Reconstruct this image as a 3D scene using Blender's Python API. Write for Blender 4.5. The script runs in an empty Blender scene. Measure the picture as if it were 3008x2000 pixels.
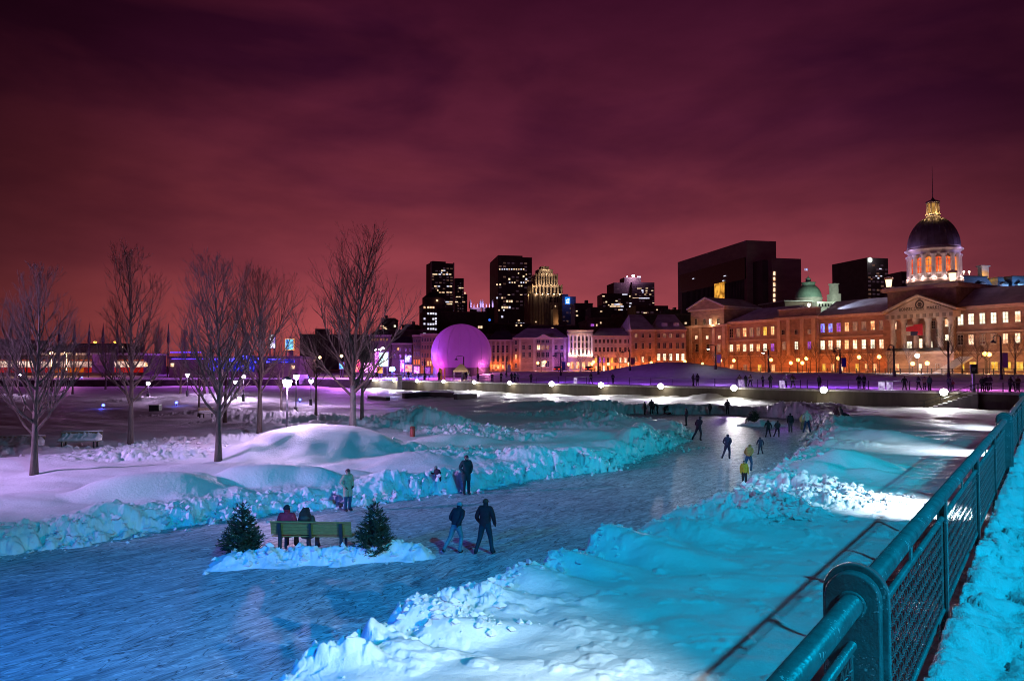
import bpy, bmesh, math, random
import numpy as np
from mathutils import Vector, Matrix, Euler
S = bpy.context.scene
C = S.collection
R = math.radians
PI = math.pi
random.seed(7)

# ------------------------------------------------------------------ camera
F = 2172.0                       # focal length in photograph pixels (3008 wide)
H = 5.6                          # camera height above the rink ice (z = 0)
PIT = math.atan(74 / F)
CP, SP = math.cos(PIT), math.sin(PIT)
cd = bpy.data.cameras.new('camera'); cam = bpy.data.objects.new('camera', cd); C.objects.link(cam)
cd.sensor_width = 36; cd.lens = 36 * F / 3008; cd.clip_end = 6000; cd.clip_start = 0.05
cam.location = (0, 0, H); cam.rotation_euler = (PI / 2 + PIT, 0, 0); S.camera = cam

def ray(px, py):
    u = (px - 1504) / F; v = (1000 - py) / F
    return Vector((u, CP - v * SP, SP + v * CP))
def W(px, py, d):                # world point seen at a photograph pixel, d metres ahead
    r = ray(px, py); k = d / r.y
    return Vector((r.x * k, d, H + r.z * k))
def G(px, py, z=0.0):            # world point where that pixel meets the level z
    r = ray(px, py); k = (z - H) / r.z
    return Vector((r.x * k, r.y * k, z))

# ------------------------------------------------------------------ materials
def newmat(name):
    m = bpy.data.materials.new(name); m.use_nodes = True
    n = m.node_tree.nodes; l = m.node_tree.links
    return m, n, l, n['Principled BSDF']
def pm(name, col, rough=.65, var=.25, scale=4., bump=.0, metal=0., stretch=(1, 1, 1), detail=4, col2=None, bscale=None):
    m, n, l, b = newmat(name)
    tc = n.new('ShaderNodeTexCoord'); mp = n.new('ShaderNodeMapping'); mp.inputs['Scale'].default_value = stretch
    l.new(tc.outputs['Object'], mp.inputs['Vector'])
    nz = n.new('ShaderNodeTexNoise'); nz.inputs['Scale'].default_value = scale; nz.inputs['Detail'].default_value = detail
    nz.inputs['Roughness'].default_value = .62
    l.new(mp.outputs[0], nz.inputs['Vector'])
    cr = n.new('ShaderNodeValToRGB'); cr.color_ramp.elements[0].position = .32; cr.color_ramp.elements[1].position = .68
    c2 = col2 or tuple(min(1, c * (1 + var)) for c in col)
    cr.color_ramp.elements[0].color = (*[c * (1 - var) for c in col], 1); cr.color_ramp.elements[1].color = (*c2, 1)
    l.new(nz.outputs['Fac'], cr.inputs['Fac']); l.new(cr.outputs[0], b.inputs['Base Color'])
    b.inputs['Roughness'].default_value = rough; b.inputs['Metallic'].default_value = metal
    if bump:
        bn = n.new('ShaderNodeBump'); bn.inputs['Strength'].default_value = bump; bn.inputs['Distance'].default_value = .05
        if bscale:
            nz = n.new('ShaderNodeTexNoise'); nz.inputs['Scale'].default_value = bscale; nz.inputs['Detail'].default_value = 5
            l.new(mp.outputs[0], nz.inputs['Vector'])
        l.new(nz.outputs['Fac'], bn.inputs['Height']); l.new(bn.outputs[0], b.inputs['Normal'])
    return m
def em(name, col, k, var=.0, scale=3., sample=False, col2=None, stretch=(1, 1, 1)):
    m, n, l, b = newmat(name); n.remove(b)
    e = n.new('ShaderNodeEmission'); e.inputs['Strength'].default_value = k; e.inputs['Color'].default_value = (*col, 1)
    l.new(e.outputs[0], n['Material Output'].inputs['Surface'])
    if var:
        tc = n.new('ShaderNodeTexCoord'); oi = n.new('ShaderNodeObjectInfo'); ad = n.new('ShaderNodeVectorMath'); ad.operation = 'ADD'
        mu = n.new('ShaderNodeVectorMath'); mu.operation = 'SCALE'; mu.inputs['Scale'].default_value = 37.
        l.new(oi.outputs['Random'], mu.inputs[0]); l.new(tc.outputs['Object'], ad.inputs[0]); l.new(mu.outputs[0], ad.inputs[1])
        mp = n.new('ShaderNodeMapping'); mp.inputs['Scale'].default_value = stretch; l.new(ad.outputs[0], mp.inputs['Vector'])
        nz = n.new('ShaderNodeTexNoise'); nz.inputs['Scale'].default_value = scale; nz.inputs['Detail'].default_value = 3
        l.new(mp.outputs[0], nz.inputs['Vector'])
        cr = n.new('ShaderNodeValToRGB'); cr.color_ramp.elements[0].position = .36; cr.color_ramp.elements[1].position = .62
        c2 = col2 or tuple(c * (1 - var) for c in col)
        cr.color_ramp.elements[0].color = (*c2, 1); cr.color_ramp.elements[1].color = (*col, 1)
        l.new(nz.outputs['Fac'], cr.inputs['Fac']); l.new(cr.outputs[0], e.inputs['Color'])
    m.cycles.emission_sampling = 'FRONT_BACK' if sample else 'NONE'
    return m

# ------------------------------------------------------------------ mesh helpers
class MB:
    def __init__(s): s.v = []; s.f = []; s.m = []; s.k = 0
    def add(s, vs, fs):
        o = len(s.v); s.v += [tuple(p) for p in vs]
        for f in fs: s.f.append([i + o for i in f]); s.m.append(s.k)
        return s
    def box(s, x0, x1, y0, y1, z0, z1):
        return s.add([(x0, y0, z0), (x1, y0, z0), (x1, y1, z0), (x0, y1, z0), (x0, y0, z1), (x1, y0, z1), (x1, y1, z1), (x0, y1, z1)],
                     [(3, 2, 1, 0), (4, 5, 6, 7), (0, 1, 5, 4), (1, 2, 6, 5), (2, 3, 7, 6), (3, 0, 4, 7)])
    def prism(s, poly, axis, a0, a1):            # polygon in the two other axes, extruded along axis
        def P(p, a): return {'x': (a, p[0], p[1]), 'y': (p[0], a, p[1]), 'z': (p[0], p[1], a)}[axis]
        n = len(poly)
        return s.add([P(p, a0) for p in poly] + [P(p, a1) for p in poly],
                     [list(range(n))[::-1], list(range(n, 2 * n))] + [(i, (i + 1) % n, n + (i + 1) % n, n + i) for i in range(n)])
    def tube(s, pts, rad, n=6, cap=True):
        pts = [Vector(p) for p in pts]; rad = rad if isinstance(rad, (list, tuple)) else [rad] * len(pts)
        vs = []; up = Vector((0, 0, 1)); ref = None
        for i, p in enumerate(pts):
            t = (pts[min(i + 1, len(pts) - 1)] - pts[max(i - 1, 0)])
            t = t.normalized() if t.length > 1e-9 else Vector((0, 0, 1))
            if ref is None: ref = t.orthogonal().normalized()
            a = (ref - t * ref.dot(t)); a = a.normalized() if a.length > 1e-6 else t.orthogonal().normalized(); ref = a
            b = t.cross(a)
            vs += [p + (a * math.cos(2 * PI * j / n) + b * math.sin(2 * PI * j / n)) * rad[i] for j in range(n)]
        fs = [(i * n + j, i * n + (j + 1) % n, (i + 1) * n + (j + 1) % n, (i + 1) * n + j) for i in range(len(pts) - 1) for j in range(n)]
        if cap: fs += [list(range(n))[::-1], list(range((len(pts) - 1) * n, len(pts) * n))]
        return s.add(vs, fs)
    def lathe(s, prof, n=24, c=(0, 0, 0), a0=0, a1=2 * PI):
        full = abs(a1 - a0 - 2 * PI) < 1e-6; k = n if full else n + 1
        vs = [(c[0] + r * math.cos(a0 + (a1 - a0) * j / n), c[1] + r * math.sin(a0 + (a1 - a0) * j / n), c[2] + z) for r, z in prof for j in range(k)]
        fs = [(i * k + j, i * k + (j + 1) % k, (i + 1) * k + (j + 1) % k, (i + 1) * k + j) for i in range(len(prof) - 1) for j in range(n)]
        return s.add(vs, fs)
    def mesh(s, name, mats, smooth=False):
        me = bpy.data.meshes.new(name); me.from_pydata(s.v, [], s.f)
        for m in (mats if isinstance(mats, (list, tuple)) else [mats]): me.materials.append(m)
        me.polygons.foreach_set('material_index', s.m)
        if smooth: me.polygons.foreach_set('use_smooth', [True] * len(s.f))
        me.update(); return me
    def build(s, name, mats, parent=None, smooth=False, off=None):
        if off is not None: s.v = [(p[0] - off[0], p[1] - off[1], p[2] - off[2]) for p in s.v]
        return link(name, s.mesh(name, mats, smooth), parent)
def link(name, me, parent=None, loc=None, rotz=None):
    o = bpy.data.objects.new(name, me); C.objects.link(o)
    if parent: o.parent = parent
    if loc is not None: o.location = loc
    if rotz is not None: o.rotation_euler = (0, 0, rotz)
    return o
def tag(o, label=None, cat=None, group=None, kind=None):
    if label: o['label'] = label
    if cat: o['category'] = cat
    if group: o['group'] = group
    if kind: o['kind'] = kind
    return o
def thing(name, label, cat, loc=(0, 0, 0), rotz=0, group=None):
    o = link(name, None, None, loc, rotz); o.empty_display_size = .3
    return tag(o, label, cat, group)
def dup(o, loc=None, rotz=None, label=None, parent=None, scale=None):
    c = o.copy(); C.objects.link(c); c.parent = parent
    for ch in list(o.children): dup(ch, parent=c)
    if loc is not None: c.location = loc
    if rotz is not None: c.rotation_euler = (0, 0, rotz)
    if scale is not None: c.scale = (scale, scale, scale)
    if label: c['label'] = label
    return c
def lamp(name, kind, loc, power, col, size=.1, aim=None, angle=90, blend=.8):
    ld = bpy.data.lights.new(name, kind); ld.energy = power; ld.color = col; ld.shadow_soft_size = size
    o = bpy.data.objects.new(name, ld); C.objects.link(o); o.location = loc
    if kind == 'SPOT':
        ld.spot_size = R(angle); ld.spot_blend = blend
        o.rotation_euler = (Vector(aim) - Vector(loc)).to_track_quat('-Z', 'Y').to_euler()
    return o

# ------------------------------------------------------------------ world: low cloud lit by the city
wd = bpy.data.worlds.new('World'); S.world = wd; wd.use_nodes = True
n = wd.node_tree.nodes; l = wd.node_tree.links; n.clear()
def N(t, **kw):
    x = n.new(t)
    for k, v in kw.items(): setattr(x, k, v)
    return x
def mth(op, a, b=None, clamp=False):
    x = N('ShaderNodeMath', operation=op, use_clamp=clamp)
    for i, q in enumerate((a, b)):
        if q is None: continue
        if isinstance(q, (int, float)): x.inputs[i].default_value = q
        else: l.new(q, x.inputs[i])
    return x.outputs[0]
def ramp(fac, stops):
    x = N('ShaderNodeValToRGB'); e = x.color_ramp.elements
    while len(e) < len(stops): e.new(.5)
    for k, (p, c) in zip(e, stops): k.position = p; k.color = (*c, 1) if len(c) == 3 else c
    l.new(fac, x.inputs['Fac']); return x.outputs[0]
def mixc(fac, a, b, blend='MIX'):
    x = N('ShaderNodeMix', data_type='RGBA', blend_type=blend)
    for sock, q in ((x.inputs[0], fac), (x.inputs[6], a), (x.inputs[7], b)):
        if isinstance(q, (int, float)): sock.default_value = q
        elif isinstance(q, tuple): sock.default_value = (*q, 1)
        else: l.new(q, sock)
    return x.outputs[2]
tc = N('ShaderNodeTexCoord'); sx = N('ShaderNodeSeparateXYZ'); l.new(tc.outputs['Generated'], sx.inputs[0])
elev = sx.outputs['Z']; az = mth('DIVIDE', sx.outputs['X'], mth('MAXIMUM', sx.outputs['Y'], .05))
def srgb(r, g, b):
    f = lambda c: (c / 255 / 12.92) if c <= 10 else ((c / 255 + .055) / 1.055) ** 2.4
    return (f(r), f(g), f(b))
base = ramp(elev, [(0.0, srgb(170, 80, 82)), (.065, srgb(163, 75, 80)), (.12, srgb(142, 63, 73)), (.2, srgb(116, 48, 60)), (.3, srgb(92, 34, 53)), (.45, srgb(68, 21, 41)), (.62, srgb(52, 16, 34)), (1., srgb(22, 6, 16))])
# broad darkening towards the far left, high right
azn = mth('ADD', mth('MULTIPLY', az, .7), .5, True)
azr = ramp(azn, [(.0, (.32, .32, .30)), (.08, (.44, .42, .40)), (.2, (.74, .70, .68)), (.34, (1.02, .96, .96)), (.56, (1., .96, .98)), (.8, (.94, .92, .95)), (1., (.48, .48, .52))])
col = mixc(1., base, azr, 'MULTIPLY')
mp = N('ShaderNodeMapping'); mp.inputs['Scale'].default_value = (1.2, 1., 3.6); mp.inputs['Rotation'].default_value = (0, R(-24), 0); mp.inputs['Location'].default_value = (.35, .2, .1)
l.new(tc.outputs['Generated'], mp.inputs['Vector'])
nz = N('ShaderNodeTexNoise'); nz.inputs['Scale'].default_value = 2.1; nz.inputs['Detail'].default_value = 5; nz.inputs['Roughness'].default_value = .5; nz.inputs['Distortion'].default_value = .35
l.new(mp.outputs[0], nz.inputs['Vector'])
cl = ramp(nz.outputs['Fac'], [(.45, (0, 0, 0)), (.62, (1, 1, 1))])
hi = ramp(elev, [(.05, (0, 0, 0)), (.2, (.55,) * 3), (.36, (1, 1, 1))])
cf = mth('MULTIPLY', cl, hi)
col = mixc(mth('MULTIPLY', cf, .85), col, mixc(1., col, (.36, .32, .62), 'MULTIPLY'))
nz2 = N('ShaderNodeTexNoise'); nz2.inputs['Scale'].default_value = 5.5; nz2.inputs['Detail'].default_value = 6; nz2.inputs['Roughness'].default_value = .55
l.new(mp.outputs[0], nz2.inputs['Vector'])
col = mixc(.55, col, mixc(1., col, ramp(nz2.outputs['Fac'], [(.3, (.7, .66, .74)), (.7, (1.26, 1.22, 1.22))]), 'MULTIPLY'))
pur = ramp(mth('ADD', elev, mth('MULTIPLY', az, .16)), [(.22, (0, 0, 0)), (.5, (1, 1, 1))])
col = mixc(mth('MULTIPLY', pur, .75), col, mixc(1., col, (.60, .55, .82), 'MULTIPLY'))
back = ramp(mth('ADD', mth('MULTIPLY', sx.outputs['Y'], .5), .5), [(.2, (.4, .38, .42)), (.62, (1, 1, 1))])   # the city glow lies ahead, the river is dark behind
col = mixc(1., col, back, 'MULTIPLY')
bg = N('ShaderNodeBackground'); bg.inputs['Strength'].default_value = 1.0; l.new(col, bg.inputs['Color'])
wo = N('ShaderNodeOutputWorld'); l.new(bg.outputs[0], wo.inputs['Surface'])
S.view_settings.view_transform = 'Standard'; S.view_settings.look = 'None'
S.cycles.use_denoising = True; S.cycles.filter_width = 1.05
S.cycles.max_bounces = 4; S.cycles.diffuse_bounces = 2; S.cycles.glossy_bounces = 2; S.cycles.transmission_bounces = 2
S.cycles.transparent_max_bounces = 4; S.cycles.sample_clamp_indirect = 2.; S.cycles.caustics_reflective = False; S.cycles.caustics_refractive = False

# ------------------------------------------------------------------ noise on arrays
def _h(ix, iy, sd):
    a = (ix.astype(np.int64) * 374761393 + iy.astype(np.int64) * 668265263 + sd * 974634533) & 0xffffffff
    a = ((a ^ (a >> 13)) * 1274126177) & 0xffffffff
    return ((a ^ (a >> 16)) & 0xffff) / 65535.
def vn(x, y, sd=0):
    ix = np.floor(x); iy = np.floor(y); fx = x - ix; fy = y - iy
    u = fx * fx * fx * (fx * (fx * 6 - 15) + 10); v = fy * fy * fy * (fy * (fy * 6 - 15) + 10)
    a = _h(ix, iy, sd); b = _h(ix + 1, iy, sd); c = _h(ix, iy + 1, sd); d = _h(ix + 1, iy + 1, sd)
    return (a * (1 - u) + b * u) * (1 - v) + (c * (1 - u) + d * u) * v
def fbm(x, y, o=4, sd=0, g=.5):
    s = np.zeros_like(x); a = 1.; t = 0.
    for i in range(o):
        s += a * vn(x * 2 ** i + i * 17.3, y * 2 ** i - i * 9.1, sd + i); t += a; a *= g
    return s / t - .5
def worley(x, y, sd=0):
    ix = np.floor(x); iy = np.floor(y); best = np.full(x.shape, 9.); val = np.zeros_like(x)
    for dx in (-1, 0, 1):
        for dy in (-1, 0, 1):
            jx = ix + dx; jy = iy + dy
            d = (jx + _h(jx, jy, sd) - x) ** 2 + (jy + _h(jx, jy, sd + 5) - y) ** 2
            k = d < best; best = np.where(k, d, best); val = np.where(k, _h(jx, jy, sd + 9), val)
    return np.sqrt(best), val
def sstep(a, b, x):
    t = np.clip((x - a) / (b - a), 0, 1); return t * t * (3 - 2 * t)
def seg_dist(x, y, P, closed=False):
    best = np.full(x.shape, 1e9); tt = np.zeros_like(x); k = len(P); acc = 0.
    for i in range(k if closed else k - 1):
        a = P[i]; b = P[(i + 1) % k]; dx, dy = b[0] - a[0], b[1] - a[1]; L2 = dx * dx + dy * dy + 1e-12
        t = np.clip(((x - a[0]) * dx + (y - a[1]) * dy) / L2, 0, 1)
        d = (x - a[0] - t * dx) ** 2 + (y - a[1] - t * dy) ** 2
        m = d < best; best = np.where(m, d, best); tt = np.where(m, acc + t * math.sqrt(L2), tt); acc += math.sqrt(L2)
    return np.sqrt(best), tt
def inside(x, y, P):
    r = np.zeros(x.shape, bool); k = len(P)
    for i in range(k):
        (x0, y0), (x1, y1) = P[i], P[(i + 1) % k]
        if y0 == y1: continue
        r ^= ((y0 > y) != (y1 > y)) & (x < (x1 - x0) * (y - y0) / (y1 - y0) + x0)
    return r

# ------------------------------------------------------------------ the lie of the land (plan, metres)
rink_px = [(-900, 1740), (0, 1634), (293, 1596), (600, 1537), (800, 1512), (1008, 1493), (1276, 1454), (1384, 1447), (1531, 1416), (1786, 1384), (1914, 1338),
           (2003, 1301), (2028, 1276), (2012, 1258), (1935, 1245), (1850, 1240), (1790, 1233), (1690, 1228), (1700, 1220), (1865, 1215), (2000, 1217), (2133, 1216), (2230, 1222), (2310, 1229), (2383, 1236), (2392, 1262),
           (2383, 1303), (2362, 1335), (2306, 1369), (2255, 1404), (2169, 1456), (2041, 1509), (1888, 1571), (1722, 1637), (1531, 1718), (1352, 1778), (1148, 1848), (1020, 1932), (816, 2010), (500, 2300), (-900, 2900)]
RINK = [tuple(G(*p)[:2]) for p in rink_px]
quay_px = [(-1500, 1113), (0, 1113), (480, 1113), (880, 1111), (1175, 1117), (1800, 1130), (2400, 1143), (2850, 1151), (3300, 1160), (4600, 1192)]
ZQ = 2.7
QUAY = [tuple(G(px, py, ZQ)[:2]) for px, py in quay_px]
QAZ = [math.atan2(p[0], p[1]) for p in QUAY]
def r_quay(a):                                    # distance from the camera to the quay wall along azimuth a
    out = np.zeros_like(a)
    for i in range(len(QUAY) - 1):
        (x0, y0), (x1, y1) = QUAY[i], QUAY[i + 1]
        dx, dy = x1 - x0, y1 - y0; den = np.sin(a) * dy - np.cos(a) * dx
        r = (x0 * dy - y0 * dx) / np.where(abs(den) < 1e-9, 1e-9, den)
        lo = QAZ[i] if i else -9; hi = QAZ[i + 1] if i < len(QUAY) - 2 else 9
        out = np.where((a >= lo) & (a <= hi), r, out)
    return np.clip(out, 20, 400)

ctrl = [(0, 1540, .36), (300, 1515, .30), (600, 1480, .30), (900, 1445, .34), (1200, 1415, .5), (1500, 1365, .6), (-100, 1440, .8), (300, 1420, .85), (600, 1400, .95), (1800, 1330, .6), (1950, 1280, .55),
        (100, 1390, 1.2), (380, 1308, 1.15), (640, 1345, 1.2), (760, 1278, 1.1), (1035, 1275, 1.1), (0, 1250, 1.05), (300, 1220, 1.), (600, 1220, 1.), (900, 1220, .9),
        (0, 1170, 1.1), (500, 1160, 1.1), (1300, 1200, .55), (1600, 1220, .5), (1500, 1270, .6), (1700, 1190, .55), (1400, 1320, .8), (1200, 1150, .9), (1600, 1170, .8), (2000, 1180, .9), (2400, 1190, .9), (2800, 1205, .9),
        (2500, 1250, .75), (2700, 1300, .6), (2600, 1400, .45), (2400, 1500, .4), (2200, 1600, .38), (2000, 1750, .33), (1700, 1900, .3), (1400, 1980, .3), (2400, 1800, .3), (2600, 1900, .3)]
CTL = [(*G(px, py, z)[:2], z) for px, py, z in ctrl]
# bumps: (px, py of the foot, z there), height, half width, half depth, turn, sharpness, roughness
bumps = [
    # left drifts facing the camera
    (450, 1474, .5, .85, 2.3, .8, .12, 3.2, 0), (345, 1490, .9, .3, 1.1, .6, .1, 2, 0), (570, 1440, .7, .7, 1.0, .6, .15, 2.4, 0), (760, 1440, .5, .85, 2.0, .75, .05, 3.2, 0), (910, 1425, .6, .7, 1.5, .65, -.1, 2.2, 0),
    (640, 1475, .9, .32, 1.3, .5, .25, 2.2, .2), (40, 1480, .8, .22, 2.6, 1.3, .1, 2, 0), (250, 1400, 1.1, .3, 3.2, 1.6, .15, 2, 0), (560, 1392, 1.1, .35, 3.4, 1.8, 0, 2, 0), (820, 1400, 1., .3, 2.6, 1.4, 0, 2, 0),
    (60, 1360, 1.2, .3, 2.2, 1.2, 0, 2, 0), (10, 1340, 1.1, .35, 2.5, .8, .1, 2, .5),
    # the big white mound and its neighbours
    (960, 1340, 1.0, 1.45, 3.7, 2.3, 0, 3.2, 0), (1090, 1335, 1.0, .75, 2.2, 1.8, 0, 2, 0), (780, 1350, 1., .3, 2.2, 1.3, .2, 2, 0), (1215, 1365, .9, .75, 2.6, 1.9, -.2, 2.2, 0), (1320, 1395, .85, .45, 1.7, 1.1, -.2, 2, 0),
    (1160, 1405, .8, .45, 1.8, .8, .1, 2, .1), (1010, 1385, .9, .35, 1.6, .7, 0, 2, 0),
    # rough pile behind
    (1250, 1255, .9, 1.55, 3.6, 2.2, 0, 2.2, 1.), (1130, 1268, .9, .8, 3.5, 1.8, 0, 2, 1.), (1380, 1282, .8, .7, 3.2, 1.5, -.3, 2, .9), (1480, 1300, .7, .35, 2.6, .9, -.2, 2, .8), (1320, 1310, .8, .55, 2.4, .9, -.3, 2.2, .05),
    (1000, 1262, 1., .4, 4., 1.2, 0, 2, .8),
    # shovelled ridges
    (170, 1345, 1.1, .12, 4., .5, .12, 2, .7), (430, 1330, 1.1, .2, 3., .5, .18, 2, .8), (640, 1300, 1.1, .32, 4., .6, .1, 2, .8), (800, 1290, 1.1, .3, 3., .6, .1, 2, .8), (440, 1345, 1.1, .25, 2.6, .7, .05, 2, 1.),
    (1300, 1330, .85, .3, 2.2, .55, -.5, 2, 1.), (1430, 1350, .8, .28, 2.2, .55, -.35, 2, 1.),
    (800, 1232, 1., .45, 5., 1., -.35, 2, .9), (960, 1240, 1., .4, 5., 1., -.3, 2, .9), (620, 1218, 1., .3, 5., 1., 0, 2, .7), (540, 1178, 1., .5, 8., 1.6, 0, 2, .4), (690, 1162, 1., .35, 7., 1.5, 0, 2, .2),
    # the near left bank's own lumps
    (170, 1560, .5, .25, 2.0, .6, .1, 2, 1.), (520, 1535, .5, .15, 1.6, .6, .1, 2, .9), (1180, 1440, .7, .35, 1.6, .7, .2, 2, .8), (1340, 1425, .6, .5, 1.5, .8, .25, 2.4, .7), (1460, 1405, .6, .45, 1.4, .7, .2, 2.4, .8), (1560, 1362, .6, .62, 1.8, .9, .1, 2.6, .5), (1700, 1352, .6, .5, 2.4, .8, .1, 2.6, .1),
    (1640, 1330, .65, .45, 2.6, .9, 0, 2, 0), (1800, 1318, .6, .5, 2., .9, 0, 2, .2),
    # headland at the bend
    (1858, 1305, .6, .95, 1.3, 1.2, .3, 2.4, .15), (1912, 1300, .6, 1.05, 1.7, 1.4, 0, 2.6, .05), (1885, 1272, .6, .9, 1.0, 1., 0, 2, .1), (1730, 1300, .6, .7, 3.2, 1.4, 0, 2, .1), (1960, 1292, .5, .4, 2.2, 1.4, 0, 2, .9),
    (1600, 1296, .6, .45, 3., 1.3, .1, 2, 0), (1690, 1255, .6, .55, 3., 1.6, 0, 2, .5), (1775, 1242, .6, .8, 2.6, 1.4, -.2, 2, .9), (1640, 1222, .6, .6, 6., 1.6, -.2, 2, .6), (1590, 1200, .6, .75, 5., 1.8, 0, 2, .1), (1690, 1200, .6, .6, 4., 1.6, 0, 2, .8), (1800, 1203, .6, .8, 5., 1.6, 0, 2, .8),
    # far bank beyond the ice
    (1920, 1203, .7, .9, 4., 1.4, 0, 2, .7), (2040, 1203, .7, 1.0, 5., 1.4, 0, 2, .7), (2140, 1204, .7, .9, 4., 1.4, 0, 2, .7), (2240, 1207, .7, .9, 4., 1.4, 0, 2, .7), (2330, 1210, .7, .8, 4., 1.3, 0, 2, .7), (2420, 1207, .7, .7, 4., 1.4, 0, 2, .4),
    (2045, 1172, .9, 1.6, 3., 2., 0, 2, 0), (2105, 1177, .9, 1.2, 3., 2., 0, 2, 0), (2220, 1180, .9, .8, 6., 2., 0, 2, 0), (2370, 1184, .9, .8, 6., 2., 0, 2, 0), (2620, 1190, .9, .6, 5., 2., 0, 2, 0),
    (1560, 1163, .8, .4, 9., 2., 0, 2, 0), (1330, 1155, .9, .4, 9., 2., 0, 2, 0), (1800, 1170, .9, .4, 9., 2., 0, 2, 0),
    # right bank
    (2450, 1248, .7, .6, 2.4, 1.5, 0, 2, .5), (2560, 1248, .7, .7, 3., 1.6, 0, 2, .1), (2430, 1280, .7, .5, 1.6, 1.3, 0, 2, .9), (2520, 1290, .65, .5, 2.2, 1.1, 0, 2, .3), (2480, 1312, .6, .45, 1.6, 1., 0, 2.4, .3), (2590, 1300, .6, .55, 2., 1., 0, 2.4, 0), (2440, 1330, .6, .35, 1.6, .9, 0, 2, .6),
    (2480, 1385, .5, .95, 1.9, 1.2, -.4, 2.2, .05), (2400, 1392, .5, .55, 1.2, .8, .3, 2.2, .15), (2560, 1402, .5, .4, 1.3, .8, 0, 2, 0), (2380, 1452, .45, .55, 2.3, .85, .5, 2.2, 1.1), (2250, 1500, .45, .5, 1.8, .7, .5, 2.2, 1.1), (2130, 1545, .4, .5, 1.1, .6, .4, 2, .7), (2300, 1440, .45, .3, 1.6, .7, .5, 2, 1.),
    (2420, 1480, .45, .35, 1.5, .6, .5, 2, .8), (2010, 1580, .4, .45, 1.2, .6, .3, 2.2, .3),
    (1830, 1635, .35, .58, 1.75, .85, .35, 2.6, 0), (1930, 1655, .35, .4, 1.1, .6, .2, 2.2, 0), (1690, 1690, .35, .38, 1.2, .65, .3, 2.4, 0), (1560, 1740, .33, .36, 1.1, .6, .35, 2.4, 0), (1440, 1795, .3, .35, .9, .5, .3, 2, .1), (1340, 1800, .3, .3, .7, .35, .3, 2, 1.1),
    (1250, 1868, .28, .5, .8, .55, .2, 2.6, 0), (1330, 1892, .28, .38, .7, .4, -.2, 2.2, 0), (1180, 1960, .28, .3, .7, .4, 0, 2, 0), (1080, 1935, .2, .4, .8, .35, .3, 2, 1.), (960, 1990, .2, .35, .9, .35, .3, 2, 1.),
]
walk_dir = (math.sin(math.atan(1579 / F)), math.cos(math.atan(1579 / F)))      # the raised walkway and its railing
def WK(a, t, z=0.):                               # walkway coordinates: a to the right of its line, t along it
    return Vector((a * walk_dir[1] + t * walk_dir[0], -a * walk_dir[0] + t * walk_dir[1], z))
ISL = [tuple(G(px, py)[:2]) for px, py in [(690, 1655), (800, 1650), (930, 1648), (1080, 1640), (1220, 1630)]]   # low bank under the bench
LAND = {}
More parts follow.
